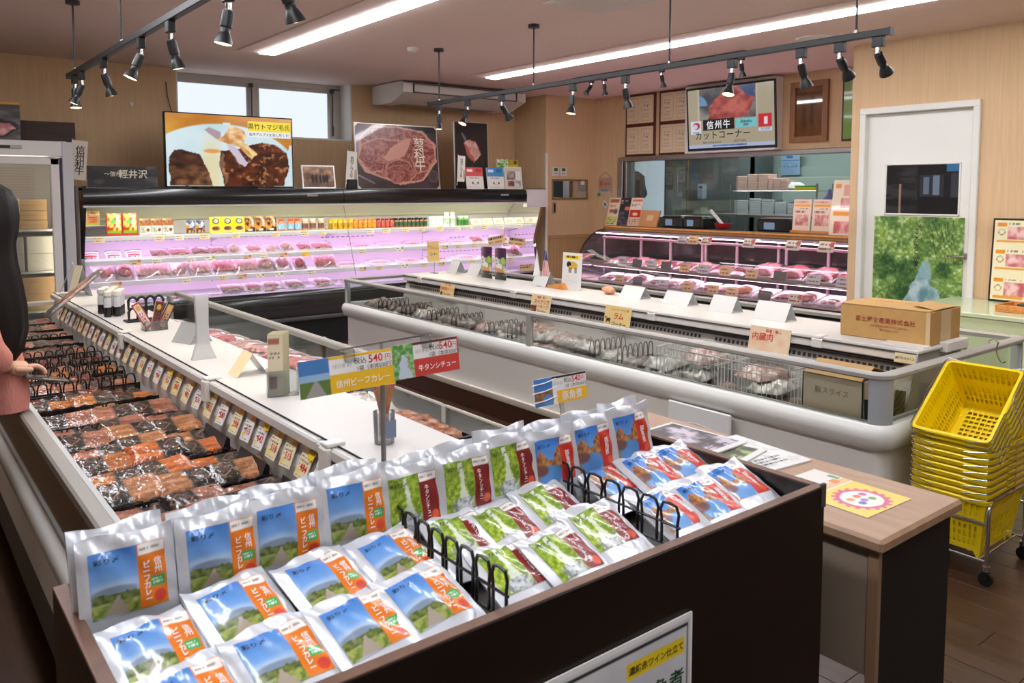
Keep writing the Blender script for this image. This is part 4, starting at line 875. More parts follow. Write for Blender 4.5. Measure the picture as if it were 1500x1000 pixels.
jars([4.315, 4.375, 4.435, 4.495, 4.55], .110, .028, (230, 140, 30), (206, 120, 30), (214, 150, 50), 'jar with amber lid on the top shelf', 'amber lidded jars')
jars([4.61, 4.67, 4.725, 4.785], .110, .027, (150, 36, 36), (170, 60, 40), (196, 90, 80), 'jar with dark red lid on the top shelf', 'red lidded jars')
jars([4.85, 4.905, 4.965, 5.02, 5.08, 5.135, 5.19, 5.25], .108, .027, (28, 44, 32), (150, 80, 50), (52, 90, 60), 'jar with dark green lid on the top shelf', 'green lidded jars')
jars([5.555, 5.64], .165, .038, (240, 240, 238), (232, 234, 232), (190, 206, 190), 'tall white bottle on the top shelf', 'white bottles')
jars([5.76, 5.84], .12, .045, (222, 232, 220), (90, 150, 70), (70, 130, 56), 'green vegetable tub on the top shelf', 'green tubs')
jars([4.07, 4.15, 4.24, 4.33], .11, .03, (238, 200, 40), (222, 180, 30), (200, 160, 30), 'yellow lidded jar of the rear row', 'rear yellow jars', y=8.46); jars([4.9, 5.0, 5.1, 5.2], .108, .027, (28, 44, 32), (150, 80, 50), (52, 90, 60), 'green lidded jar of the rear row', 'rear green jars', y=8.46)
# ---- meat trays
FILM = glass('food film', (252, 250, 252), 1.6, .02, .06)
MEATS = {}
def meat_mat(name, a, b, sc=26):
    m = wood(name, a, b, .35, (1, 1, 1), sc, 8, .5, .3); return m
MPINK = meat_mat('pink meat', (206, 92, 100), (238, 186, 184)); MRED = meat_mat('red meat', (180, 66, 74), (228, 140, 140)); MPALE = meat_mat('pale meat', (222, 160, 152), (244, 214, 206)); MDARK = meat_mat('dark meat', (146, 60, 64), (206, 128, 122)); MORG = meat_mat('cured meat', (206, 96, 50), (240, 170, 110))
def tray_meshes(w, d, style, seed):
    t = MB(); t.add([(0, 0, 0), (w, 0, 0), (w, d, 0), (0, d, 0), (-.012, -.012, .024), (w+.012, -.012, .024), (w+.012, d+.012, .024), (-.012, d+.012, .024), (-.004, -.004, .024), (w+.004, -.004, .024), (w+.004, d+.004, .024), (-.004, d+.004, .024), (.008, .008, .006), (w-.008, .008, .006), (w-.008, d-.008, .006), (.008, d-.008, .006)],
        [(3, 2, 1, 0), (0, 1, 5, 4), (1, 2, 6, 5), (2, 3, 7, 6), (3, 0, 4, 7), (4, 5, 9, 8), (5, 6, 10, 9), (6, 7, 11, 10), (7, 4, 8, 11), (8, 9, 13, 12), (9, 10, 14, 13), (10, 11, 15, 14), (11, 8, 12, 15), (12, 13, 14, 15)])
    me = t.mesh('meat_tray', mat('foam tray', (240, 236, 238), .6)); q = MB(); r = random.Random(seed)
    if style == 'slices':
        n = max(3, int(w/.035))
        for i in range(n): q.blob((w*(i+.5)/n, d*.5, .024), (w/n*.8, d*.40, .016), seed+i, 8, 5, .12)
    elif style == 'block': q.blob((w*.5, d*.5, .038), (w*.46, d*.40, .036), seed, 12, 7, .10)
    else:
        for i in range(7): q.blob((w*r.uniform(.18, .82), d*r.uniform(.2, .8), .026), (.03, .026, .02), seed+i, 7, 5, .2)
    mm_ = q.mesh('meat', [MPINK, MRED, MPALE, MDARK, MORG][seed % 5], True)
    f = MB(); nx, ny = 8, 6; top = .05 if style != 'block' else .076
    for j in range(ny+1):
        for i in range(nx+1):
            u, v_ = i/nx, j/ny; f.v.append((-.013+u*(w+.026), -.013+v_*(d+.026), .0245+(top-.0245)*(math.sin(math.pi*u)*math.sin(math.pi*v_))**.5+.002*r.random()))
    f.f = [(j*(nx+1)+i, j*(nx+1)+i+1, (j+1)*(nx+1)+i+1, (j+1)*(nx+1)+i) for j in range(ny) for i in range(nx)]; f.m = [0]*len(f.f)
    return me, mm_, f.mesh('film_wrap', FILM, True)
def mtray(key, w, d, style, seed):
    if key not in MEATS: MEATS[key] = tray_meshes(w, d, style, seed)
    return MEATS[key]
MW = ['pink', 'red', 'pale', 'dark', 'cured']
def put_tray(M, key, w, d, style, seed, lbl, grp):
    a, b, c = mtray(key, w, d, style, seed); o = obj('meat_tray', a, None, M, lbl, 'meat pack', grp); obj('meat', b, o); obj('film_wrap', c, o); return o
def shelf_row(specs, z, y, rowname, tilt):
    for i, (x, w, d, style, seed) in enumerate(specs):
        put_tray(TR(x, y, z, rx=tilt if x < 4.05 or style == 'bits' else 4, rz=rng.uniform(-3, 3), s=1.1 if 'deck' in rowname else 1.15 if 'second' in rowname else 1.15), ('t', w, d, style, seed), w, d, style, seed, 'film wrapped tray of %s meat, %s from the left on the %s' % (MW[seed % 5], PLACE[i], rowname), 'meat trays on the '+rowname)
row('flag', [1.52, 1.72, 1.90], .975, 8.34, .14, .10, 'white pack with blue and red stripes on the second shelf', 'striped white packs', .03, -40)
shelf_row([(2.12, .14, .12, 'slices', 3), (2.30, .16, .12, 'slices', 6), (2.50, .15, .12, 'bits', 8), (2.68, .14, .12, 'slices', 3), (2.86, .10, .10, 'block', 12), (3.02, .18, .13, 'bits', 0), (3.26, .12, .11, 'bits', 2), (3.42, .12, .11, 'block', 7), (3.62, .14, .12, 'bits', 1), (3.80, .18, .13, 'slices', 1), (4.25, .20, .13, 'slices', 5), (4.6, .2, .13, 'slices', 2), (4.95, .2, .13, 'slices', 5), (5.3, .2, .13, 'slices', 0), (5.6, .2, .13, 'slices', 2), (5.92, .16, .13, 'bits', 1), (6.3, .18, .13, 'bits', 5)], .968, 8.30, 'second shelf', 22)
shelf_row([(1.60, .17, .15, 'bits', 0), (1.80, .12, .15, 'block', 5), (1.98, .26, .16, 'slices', 2), (2.29, .16, .16, 'bits', 2), (2.48, .16, .16, 'slices', 7), (2.70, .18, .16, 'slices', 5), (2.92, .2, .16, 'slices', 2), (3.16, .15, .16, 'block', 7), (3.34, .15, .16, 'bits', 0), (3.56, .10, .12, 'block', 1), (3.80, .2, .15, 'slices', 0), (4.08, .2, .15, 'slices', 5), (4.5, .2, .15, 'slices', 2), (4.9, .2, .15, 'slices', 0), (5.3, .2, .15, 'slices', 5), (5.7, .2, .15, 'slices', 2), (6.1, .2, .15, 'slices', 0), (6.45, .2, .15, 'bits', 5)], .772, 8.27, 'third shelf', 48)
shelf_row([(2.75, .2, .15, 'slices', 3), (3.0, .16, .15, 'bits', 1), (3.2, .18, .15, 'bits', 6), (3.45, .16, .15, 'slices', 3), (3.75, .2, .15, 'bits', 1), (4.1, .2, .15, 'slices', 3), (5.1, .2, .15, 'slices', 0), (5.6, .2, .15, 'slices', 6)], .582, 8.18, 'bottom deck', 18)
# ================================================================ on top of the wall case
TOPZ = 1.645
def FX(x, y, z, rx=0): return TR(x, y, z, rz=-90, rx=rx)
# television with a steak picture
cv = Cv(170, 96, (196, 222, 230)); cv.rect(0, 0, 1, 1, (214, 152, 52)); cv.tex(None, (190, 120, 36), (226, 168, 66), 3, 3, 2)
cv.ell(.42, .22, .62, .66, (202, 226, 234), 1, .02); cv.tex(((cv.u-.42)/.62)**2+((cv.v-.22)/.66)**2 < .98, (192, 218, 226), (216, 234, 238), 3, 3, 4); cv.poly([(.98, .62), (1, .6), (1, .0), (.9, .0)], (206, 226, 232))
cv.ell(.34, .24, .08, .42, (236, 208, 140), .6, .9)
cv.poly([(.02, 0), (.015, .38), (.06, .50), (.13, .50), (.25, .44), (.31, .2), (.345, 0)], (104, 66, 44), wob=.03, seed=2); m_ = cv.last; cv.tex(m_, (44, 24, 16), (132, 86, 54), 24, 20, 5, .2, .85); cv.tex(m_ & (cv.v < .2), (70, 40, 28), (176, 128, 84), 22, 16, 8, .3, .7, .5); cv.tex(m_ & (cv.v > .3+.3*(.2-cv.u)), (44, 22, 20), (96, 56, 42), 12, 12, 3, al=.7)
cv.poly([(.44, 0), (.40, .3), (.41, .5), (.50, .52), (.62, .58), (.74, .64), (.84, .62), (.95, .5), (.98, .3), (.92, .0)], (92, 44, 22), wob=.03, seed=6); m_ = cv.last; cv.tex(m_, (38, 14, 9), (118, 54, 24), 20, 18, 12, .2, .85); cv.tex(m_ & (cv.v > .5), (60, 22, 14), (178, 84, 36), 9, 9, 17, al=.8)
cv.poly([(.40, .3), (.41, .5), (.43, .46), (.45, .2), (.45, .05), (.44, 0)], (150, 116, 88), wob=.06, seed=4, al=.7); hl = np.clip((fbm(cv.u*30, cv.v*22, 31)-.62)*9, 0, 1)*m_; cv.put(hl, (206, 150, 104), .7)
cv.ell(.345, .495, .065, .03, (226, 158, 92), 1, .3)
cv.poly([(.29, .78), (.33, .83), (.42, .76), (.41, .66), (.38, .66)], (176, 150, 158), wob=.02); cv.poly([(.40, .64), (.5, .86), (.56, .84), (.63, .74), (.60, .62), (.70, .50), (.66, .40), (.55, .56), (.47, .6)], (226, 172, 106), wob=.06, seed=3); cv.tex(cv.last, (196, 126, 60), (246, 214, 160), 18, 14, 6)
cv.poly([(.46, .6), (.52, .60), (.61, .36), (.64, .34), (.60, .28), (.55, .33)], (206, 194, 210), wob=.03, seed=8); cv.poly([(.60, .6), (.63, .58), (.70, .46), (.66, .42)], (240, 216, 150), wob=.04)
cv.rect(.63, .80, .99, .945, (240, 216, 20)); cv.rect(.63, .715, .99, .795, (232, 236, 240)); cv.rect(.43, .875, .49, .90, (206, 226, 236))
tv = thing('television', 'large flat television showing steak on a plate, on top of the wall case', 'television', None, TR(2.235, 8.19, 1.655, rx=0))
MB().cbox(0, 1.29, 0, .05, 0, .725, .006).build('housing', BLACK, tv); obj('screen', sheet_mesh(cv, 1.265, .70, SCREEN), tv, TR(.0125, -.001, .013)); MB().box(.3, .9, .0, .2, -.012, .0).build('foot', BLACK, tv)
EINK = mat('screen ink', (30, 26, 20), .3)
text('黒竹トマジ毛氏', .064, EINK, tv, 1.035, -.003, .623, bold=.015); text('信州アルプスを召し尽くす!', .035, EINK, tv, 1.035, -.003, .542, bold=.015)
# wagyu poster
cv = Cv(120, 84, (66, 52, 52)); cv.tex(None, (48, 38, 40), (84, 68, 70), 4, 4, 2); cv.poly([(0, .55), (0, 1), (.28, 1), (.12, .82)], (140, 122, 136)); cv.rect(.55, .9, 1, 1, (26, 22, 26))
def marble(pts, seed, c1=(118, 50, 46), c2=(206, 142, 126), sx=12, fat=(204, 148, 128)):
    cx_ = sum(p[0] for p in pts)/len(pts); cy_ = sum(p[1] for p in pts)/len(pts)
    cv.poly([(cx_+(x-cx_)*1.06, cy_+(y-cy_)*1.07) for x, y in pts], fat, wob=.035, seed=seed)
    cv.poly(pts, (150, 78, 70), wob=.035, seed=seed); m_ = cv.last; wx = fbm(cv.u*4, cv.v*4, seed)*3; wy = fbm(cv.u*4+9, cv.v*4, seed+3)*3
    n = np.abs(fbm(cv.u*sx+wx, cv.v*sx+wy, seed+1)-.5)*9; n2 = np.abs(fbm(cv.u*sx*2.2+wy, cv.v*sx*2.2+wx, seed+6)-.5)*8
    t = np.clip(np.maximum(1-n, (1-n2)*.7), 0, 1)[..., None]; cv.put(m_.astype(float), np.array(c1)/255*(1-t*.8)+np.array(c2)/255*t*.8)
marble([(.03, .45), (.07, .8), (.22, .95), (.5, .96), (.82, .9), (.95, .7), (.95, .45), (.78, .15), (.5, .09), (.3, .18), (.1, .28)], 2); marble([(.07, .80), (.20, .95), (.5, .97), (.80, .90), (.84, .84), (.5, .78), (.2, .70)], 3); marble([(.03, .48), (.08, .68), (.25, .76), (.6, .76), (.62, .70), (.36, .52), (.28, .28), (.16, .26)], 7)
cv.poly([(.30, .48), (.36, .42), (.58, .52), (.68, .80), (.60, .80), (.42, .64)], (206, 148, 130), wob=.03); marble([(.66, .46), (.70, .66), (.80, .80), (.94, .72), (.96, .5), (.84, .3), (.72, .26)], 13); marble([(.33, .2), (.36, .38), (.5, .47), (.62, .42), (.70, .22), (.60, .10), (.45, .09)], 21, sx=15)
cv.ell(.93, .2, .07, .1, (150, 120, 116), .5); cv.ell(.93, .2, .05, .08, (70, 58, 60), 1); cv.poly([(0, .22), (.2, .08), (.19, .07), (0, .2)], (150, 136, 132))
pst = thing('beef_poster', 'square poster of marbled beef slices with white brush lettering, on the wall case', 'poster', None, TR(4.27, 8.16, 1.65, rx=-6))
MB().cbox(-.012, 1.082, 0, .02, -.012, .742, .004).build('frame', mat('silver frame', (214, 206, 198), .3, .5), pst); obj('print', sheet_mesh(cv, 1.07, .73, GLOSS), pst, TR(0, -.002, 0))
text('蓼科牛', .155, mat('cream ink', (232, 222, 200), .5), pst, .82, -.005, .40, bold=.035, vert=True, spacing=1.02)
for x, z in ((-.012, -.012), (1.022, -.012), (-.012, .682), (1.022, .682)): MB().prism([(x, z), (x+.06, z), (x+.06, z+.06), (x, z+.06)] if False else ([(x, z), (x+.06, z), (x, z+.06)] if (x < .5 and z < .3) else [(x+.06, z), (x+.06, z+.06), (x, z)] if z < .3 else [(x, z), (x+.06, z+.06), (x, z+.06)] if x < .5 else [(x+.06, z), (x+.06, z+.06), (x, z+.06)]), -.006, -.003, 'y').build('corner', mat('silver frame', (214, 206, 198), .3, .5), pst)
# black poster
cv = Cv(50, 70, (34, 27, 25)); cv.tex(cv.v < .45, (24, 18, 16), (54, 40, 30), 14, 5, 4); cv.poly([(.27, .68), (.46, .73), (.62, .72), (.8, .52), (.58, .40), (.36, .52)], (206, 150, 138), wob=.05); cv.tex(cv.last, (190, 120, 108), (226, 184, 172), 9, 9, 3); cv.poly([(.27, .68), (.36, .64), (.60, .44), (.58, .40), (.36, .50)], (196, 92, 76), wob=.05); cv.poly([(.18, .84), (.24, .84), (.38, .72), (.3, .72)], (120, 120, 124)); cv.rect(.5, .22, .75, .235, (140, 90, 80))
bp = thing('beef_poster', 'tall black poster with a single cut of beef, behind the calendars', 'poster', None, TR(5.70, 8.34, 1.65, rx=-2)); MB().cbox(-.014, .514, 0, .02, 0, .835, .003).build('frame', mat('silver frame', (214, 206, 198), .3, .5), bp); obj('print', sheet_mesh(cv, .50, .82, GLOSS), bp, TR(0, -.002, .008))
# black sign board with brush lettering
cv = Cv(60, 24, (34, 34, 35)); cv.tex(None, (24, 24, 26), (50, 48, 48), 5, 4, 3); cv.ell(.16, .28, .07, .12, (84, 74, 62), .8); cv.rect(.2, .3, .95, .33, (90, 88, 84), .7); cv.tex(cv.u > .8, (30, 30, 31), (84, 84, 82), 9, 5, 9)
bs = thing('sign_board', 'long black sign board with white brush lettering left of the television', 'sign', None, TR(1.545, 8.12, 1.65, rx=-3)); MB().cbox(0, .60, 0, .006, 0, .195, .002).build('panel', mat('dark acrylic', (18, 18, 19), .3), bs); obj('print', sheet_mesh(cv, .60, .195, PRINT), bs, TR(0, -.001, 0)); text('〜信州', .05, mat('cream ink', (232, 222, 200), .5), bs, .21, -.004, .125, bold=.015); text('輕井沢', .085, mat('cream ink', (232, 222, 200), .5), bs, .385, -.004, .125, bold=.02)
# framed photograph
cv = Cv(40, 28, (150, 118, 92)); cv.tex(None, (110, 80, 62), (190, 156, 124), 5, 4, 3); cv.rect(0, 0, 1, .3, (96, 76, 60), .6)
for i, x in enumerate((.3, .42, .55, .66, .76)): cv.ell(x, .42, .05, .22, (46, 36, 34), 1, .3); cv.ell(x, .66, .035, .06, (140, 104, 84), 1, .3)
fp = thing('photo_frame', 'small framed group photograph right of the television', 'picture', None, TR(3.585, 8.10, 1.645, rx=-8)); MB().cbox(0, .385, 0, .014, 0, .255, .004).build('frame', mat('silver frame', (214, 206, 198), .3, .5), fp); obj('print', sheet_mesh(cv, .35, .22, PRINT), fp, TR(.0175, -.001, .0175)); pass
# little standing banners
def banner(x, y, z, lbl, s, w=.115, h=.36, rot=4):
    t = thing('banner', lbl, 'banner', None, TR(x, y, z, ry=rot)); cv = Cv(12, 34, (232, 226, 216)); cv.rect(.8, .1, .95, .45, (170, 120, 60), .6)
    MB().cyl((-.005, 0, -.045), (-.005, 0, h+.01), .004, n=6).build('pole', PAPER, t); b = board(t, cv, w, h, TR(0, 0, 0), .0015, name='cloth'); text(s, .052 if len(s) < 6 else .042, INK, b, w*.48, -.002, h*.52, vert=True, bold=.01); return t
banner(4.10, 8.12, 1.70, 'small white banner on a pole left of the marbled beef poster', '信州アルプス牛'); MB().cbox(4.105, 4.23, 8.10, 8.17, 1.645, 1.75, .008).build('small_device', BLACK, None, label='small black device at the foot of the left banner', cat='device')
banner(5.56, 8.10, 1.74, 'small white banner on a pole between the two beef posters', '信州アルプス牛', .10, .31, 3)
# two calendars, framed notice and green card
for x, c, n in ((5.68, (206, 84, 84), 'red'), (6.0, (66, 142, 200), 'blue')):
    cv = Cv(40, 40, (222, 216, 206)); cv.rect(0, .58, 1, 1, c); cv.rect(.08, .8, .42, .92, (235, 220, 216)); cv.rect(.58, .78, .9, .94, tuple(int(q*.75) for q in c)); cv.ell(.37, .28, .05, .05, (60, 50, 46)); cv.ell(.67, .28, .05, .05, (60, 50, 46)); cv.lines(.2, .45, .85, .55, 1, (150, 140, 130), 3); cv.lines(.4, .18, .65, .26, 1, (150, 140, 130), 3); cv.lines(.1, .06, .9, .12, 1, (150, 140, 130), 4)
    b = board(None, cv, .258, .27, TR(x, 8.07, 1.647, rx=-10), .012); b.name = 'desk_card'; tag(b, 'cream card with a %s upper half standing on the wall case' % n, 'card', 'two coloured standing cards')
cv = Cv(30, 34, (222, 214, 198)); cv.rect(.06, .05, .94, .96, (206, 196, 180)); cv.tex(cv.mask(.12, .42, .6, .82), (96, 96, 100), (190, 170, 150), 5, 5, 3); cv.rect(.62, .42, .92, .82, (226, 222, 214)); cv.tex(cv.mask(.14, .12, .5, .36), (120, 60, 56), (206, 150, 140), 5, 4, 6); cv.tex(cv.mask(.54, .12, .92, .36), (120, 126, 140), (216, 214, 210), 6, 6, 7)
b = board(None, cv, .275, .285, TR(6.28, 8.08, 1.647, rx=-7), .012); b.name = 'notice_frame'; tag(b, 'framed notice with small photos at the right end of the wall case top', 'notice')
cv = Cv(36, 14, (120, 170, 70)); cv.tex(cv.u < .52, (90, 150, 50), (230, 236, 220), 9, 5, 3); cv.rect(.52, 0, 1, 1, (176, 156, 50)); cv.rect(.52, 0, 1, .3, (214, 180, 30)); cv.ell(.85, .65, .07, .2, (60, 60, 50)); b = board(None, cv, .34, .105, TR(6.235, 8.20, 1.922), .012); b.name = 'card'; tag(b, 'narrow green and gold card standing behind the framed notice', 'card')
MB().tube([(6.3, 8.215, 1.645), (6.3, 8.215, 1.94)], .006, 6).build('card_stick', CHROME, b) if False else None
MB().box(.09, .26, .013, .022, -.277, .003).build('card_back', PAPER, b)
# ================================================================ upright freezer, panel above, things near it
uf = thing('upright_freezer', 'tall white glass door freezer with cardboard boxes at the left edge', 'freezer', None, TR(0, 0, 0))
UFW = mat('freezer white', (212, 206, 202), .4)
MB().box(.45, 1.30, 7.66, 8.4, .08, .14).box(.45, 1.30, 8.38, 8.42, .08, 2.0).box(.45, .50, 7.70, 8.4, .08, 2.0).box(1.285, 1.335, 7.70, 8.4, .08, 2.02).box(.45, 1.30, 7.70, 8.4, 1.96, 2.02).build('cabinet', UFW, uf)
MB().cbox(.40, 1.305, 7.62, 7.70, 1.90, 2.025, .006).build('header', UFW, uf); MB().cbox(.75, .98, 7.612, 7.622, 1.955, 1.985, .003).build('display', mat('display grey', (170, 164, 160), .4), uf); MB().box(.82, .90, 7.609, 7.613, 1.958, 1.98).build('readout', INK, uf)
MB().cbox(1.243, 1.262, 7.63, 7.70, .12, 1.89, .002).build('door_gap', mat('gap violet', (54, 46, 66), .5), uf); MB().cbox(1.265, 1.345, 7.615, 7.70, .10, 2.02, .005).build('side_frame', mat('side grey', (186, 184, 186), .4), uf)
d = MB()
for a in ((.44, 1.24, 1.83, 1.885), (.44, 1.24, .14, .22), (.44, .50, .14, 1.885), (1.175, 1.24, .14, 1.885)): d.cbox(a[0], a[1], 7.60, 7.64, a[2], a[3], .005)
dd = d.build('door', UFW, uf); MB().box(.50, 1.175, 7.618, 7.624, .22, 1.83).build('pane', glass('freezer door glass', (232, 232, 226), 1.4, .05), dd); MB().cbox(.455, .475, 7.56, 7.60, .9, 1.3, .006).build('handle', BLACK, dd)
for z in (.62, .95, 1.30): MB().box(.5, 1.28, 7.72, 8.36, z-.018, z).build('shelf', mat('wire shelf grey', (190, 188, 186), .4), uf)
lv_ = MB()
for i in range(17): lv_.box(.72, 1.17, 8.36, 8.376, 1.43+i*.024, 1.440+i*.024)
MB().box(.52, 1.16, 7.65, 7.70, 1.84, 1.85).build('inner_lamp', emis('freezer lamp', (255, 250, 240), 9.0), uf); MB().box(1.18, 1.20, 7.645, 7.66, .25, 1.8).build('inner_lamp', emis('freezer lamp', (255, 250, 240), 9.0), uf)
o = lv_.build('coil_fins', mat('fin pinkish', (206, 186, 178), .5), uf); o['kind'] = 'stuff'
cbn = 0
def carton(lbl, x0, x1, y0, y1, z0, z1, label_on=True, c=None):
    o = MB().cbox(x0, x1, y0, y1, z0, z1, .004).build('cardboard_box', c or CARDB, None, label=lbl, cat='box', group='boxes in the upright freezer')
    MB().box(x0+.02, x1-.02, y0-.0015, y0, (z0+z1)/2-.002, (z0+z1)/2+.002).build('seam', mat('carton seam', (140, 104, 62), .8), o)
    if label_on: MB().box(x0+.06, x0+.16, y0-.002, y0, z0+.03, z0+.1).build('label', PAPER, o)
carton('brown cardboard box, uppermost on the upper freezer shelf', .80, 1.16, 7.74, 8.2, 1.455, 1.545); carton('brown cardboard box with white label on the upper freezer shelf', .80, 1.16, 7.74, 8.2, 1.378, 1.452); carton('lowest brown cardboard box on the upper freezer shelf', .80, 1.16, 7.74, 8.2, 1.3005, 1.375, False)
carton('grey carton on the middle freezer shelf', .56, .98, 7.74, 8.2, .951, 1.24, False, mat('grey carton', (166, 160, 150), .7)); carton('light carton at the right of the middle freezer shelf', 1.0, 1.25, 7.74, 8.2, .951, 1.24, False, mat('light carton', (206, 198, 184), .7))
carton('cardboard box with red print on the lower freezer shelf', .62, 1.22, 7.74, 8.3, .621, .90, True); carton('large cardboard box at the bottom of the freezer', .52, 1.20, 7.72, 8.3, .141, .50, False)
pb = MB(); pb.blob((.62, 7.80, 1.365), (.12, .06, .065), 5, 14, 9, .2, flat=.95); pb.build('plastic_bag', [mat('pink bag', (206, 170, 160), .2, coat=.6)], None, True, label='clear plastic bag of pink meat in the upper freezer shelf', cat='bag')
dp = thing('wall_panel', 'dark brown wooden panel above the upright freezer', 'panel', None, TR(.3, 8.55, 2.02)); MB().cbox(0, 1.24, 0, .36, 0, .235, .004).build('board', wood('dark panel wood', (54, 36, 26), (74, 50, 36), .5, (1, 1, 10), 4, 3, .4, .03), dp)
cv = Cv(40, 30, (60, 54, 54)); cv.tex(None, (70, 66, 68), (120, 112, 112), 3, 12, 3); cv.rect(0, .94, 1, 1, (220, 160, 40)); cv.poly([(0, .1), (0, .62), (.6, .66), (.95, .5), (.98, .36), (.8, .16), (.4, .08)], (34, 26, 26), wob=.04); cv.poly([(0, .12), (0, .5), (.85, .48), (.94, .36), (.75, .18), (.4, .12)], (206, 130, 126), wob=.04); cv.tex(cv.last, (190, 108, 106), (232, 188, 182), 14, 16, 5); cv.rect(.6, .03, 1, .08, (220, 160, 40))
b = board(None, cv, .56, .345, TR(.48, 8.10, 2.022), .01); b.name = 'beef_poster'; tag(b, 'poster of a pink cut of beef on top of the upright freezer', 'poster')
cv = Cv(20, 40, (198, 188, 174)); b = board(None, cv, .125, .34, TR(1.365, 7.90, 1.72, ry=5), .002); b.name = 'wall_banner'; tag(b, 'narrow cream banner with black brush lettering beside the upright freezer', 'banner'); text('信州和牛', .078, INK, b, .068, -.002, .17, vert=True, bold=.012); MB().cyl((.006, .004, -1.0), (.006, .004, .35), .004, n=6).build('pole', PAPER, b)
MB().cbox(1.365, 1.40, 7.72, 7.78, 0, 1.66, .01).build('steel_post', mat('post steel', (110, 104, 98), .3, .7), None, label='dark steel post between the upright freezer and the wall case', cat='post')
# small things on the back wall
MB().lathe([(.022, 0), (.022, -.01), (.012, -.02)], 14).build('push_pin', ACW, None, True, M=TR(2.17, 8.95, 2.46) @ Matrix.Rotation(math.radians(90), 4, 'X') @ Matrix.Scale(-1, 4, (0, 0, 1)) if False else TR(2.13, 8.93, 2.50, rx=90), label='tiny white pin on the blank back wall', cat='pin')
MB().tube([(2.47, 8.93, 2.75), (2.48, 8.92, 2.6), (2.53, 8.9, 2.35)], .005, 5).build('cable', BLACK, None, label='thin black cable hanging beside the back window', cat='cable')
# ================================================================ alcove wall
for i, x in enumerate((7.205, 7.345)):
    t = thing('thermostat', 'white thermostat with green display on the alcove wall, %s of the pair' % ('left', 'right')[i], 'thermostat', 'two thermostats', TR(x, 8.27, 1.825)); MB().cbox(0, .125, -.018, 0, 0, .125, .004).build('case', ACW, t); MB().box(.03, .095, -.0195, -.018, .07, .11).build('display', mat('green lcd', (70, 100, 70), .2), t); MB().box(.03, .095, -.0195, -.018, .03, .045).build('buttons', mat('grey keys', (160, 156, 150), .4), t)
mr = thing('mirror', 'small wood framed mirror on the alcove wall', 'mirror', None, TR(7.2, 8.27, 1.512)); OAK = wood('oak frame', (120, 92, 58), (150, 118, 78), .5, (3, 3, 3), 6, 3, .4, .03)
MB().cbox(0, .66, -.025, -.012, 0, .025, .004).cbox(0, .66, -.025, -.012, .25, .275, .004).cbox(0, .025, -.025, -.012, 0, .275, .004).cbox(.635, .66, -.025, -.012, 0, .275, .004).build('frame', OAK, mr)
MB().box(.005, .655, -.014, 0, .005, .27).build('mirror_glass', mat('mirror silver', (214, 220, 224), .03, 1), mr); MB().box(.53, .60, -.0155, -.014, .20, .25).build('sticker', PAPER, mr); MB().tube([(.62, -.02, .275), (.63, -.015, .3)], .006, 6).build('hook', ACW, mr)
sw = thing('intercom', 'pale wall plate with a black bar under the mirror', 'wall plate', None, TR(7.215, 8.27, 1.32)); MB().cbox(0, .07, -.012, 0, 0, .16, .004).build('plate', mat('plate tan', (176, 150, 120), .5), sw); MB().cbox(.018, .05, -.024, -.012, .02, .14, .006).build('bar', BLACK, sw)
# hanging open sign on the right wall
hs_ = thing('hanging_sign', 'small clear sign with red print hanging from a hook on the right wall', 'sign', None, FX(7.99, 8.17, 1.60)); cv = Cv(20, 16, (178, 150, 128)); cv.rect(.12, .45, .3, .75, (206, 70, 50)); cv.rect(.36, .52, .8, .68, (206, 90, 66)); cv.rect(.1, .1, .7, .22, (130, 130, 150)); cv.rect(.1, .02, .9, .08, (214, 206, 200))
board(hs_, cv, .26, .21, TR(0, 0, 0), .004, GLOSS); MB().tube([(.02, -.003, .21), (.13, -.006, .29), (.24, -.003, .21)], .0025, 5).build('cord', DARKG, hs_); MB().cyl((.13, 0, .3), (.13, -.012, .3), .012, n=10).build('hook', ACW, hs_)
for dx, dz, rr, c, n in ((-.03, -.08, -30, (170, 190, 130), 'green'), (.05, -.16, 35, (220, 214, 206), 'white')):
    cv = Cv(10, 10, c); cv.ell(.5, .5, .3, .25, (90, 70, 60), .8); board(hs_, cv, .10, .08, TR(.02+dx, -.004, dz, ry=rr), .002, name=n+'_card')
# certificates: two frames side by side, each of two panes
WD = mat('red brown frame', (84, 30, 22), .35)
cc = Cv(30, 34, (222, 200, 164)); cc.rect(.08, .06, .92, .94, (206, 182, 144)); cc.rect(.11, .09, .89, .91, (224, 204, 170)); cc.lines(.25, .62, .75, .78, 2, (150, 120, 90), 3, .4); cc.ell(.55, .6, .04, .035, (110, 70, 60)); cc.lines(.2, .2, .8, .52, 4, (186, 160, 124), 5, .3)
CM = sheet_mesh(cc, .225, .355, GLOSS)
for i, (y, lab) in enumerate(((7.655, 'left'), (7.065, 'right'))):
    for j, z in enumerate((2.485, 2.085)):
        t = thing('certificate_frame', 'dark red wooden frame with two cream certificates, %s %s one of four' % (('upper', 'lower')[j], lab), 'picture frame', 'certificate frames', FX(7.985, y, z)); MB().cbox(0, .525, -.01, .012, 0, .405, .004).build('frame', WD, t)
        MB().box(.030, .495, -.012, -.010, .030, .375).build('mount', mat('mount cream', (226, 206, 172), .6), t)
        for x in (.03, .27): obj('certificate', CM, t, TR(x, -.0135, .025))
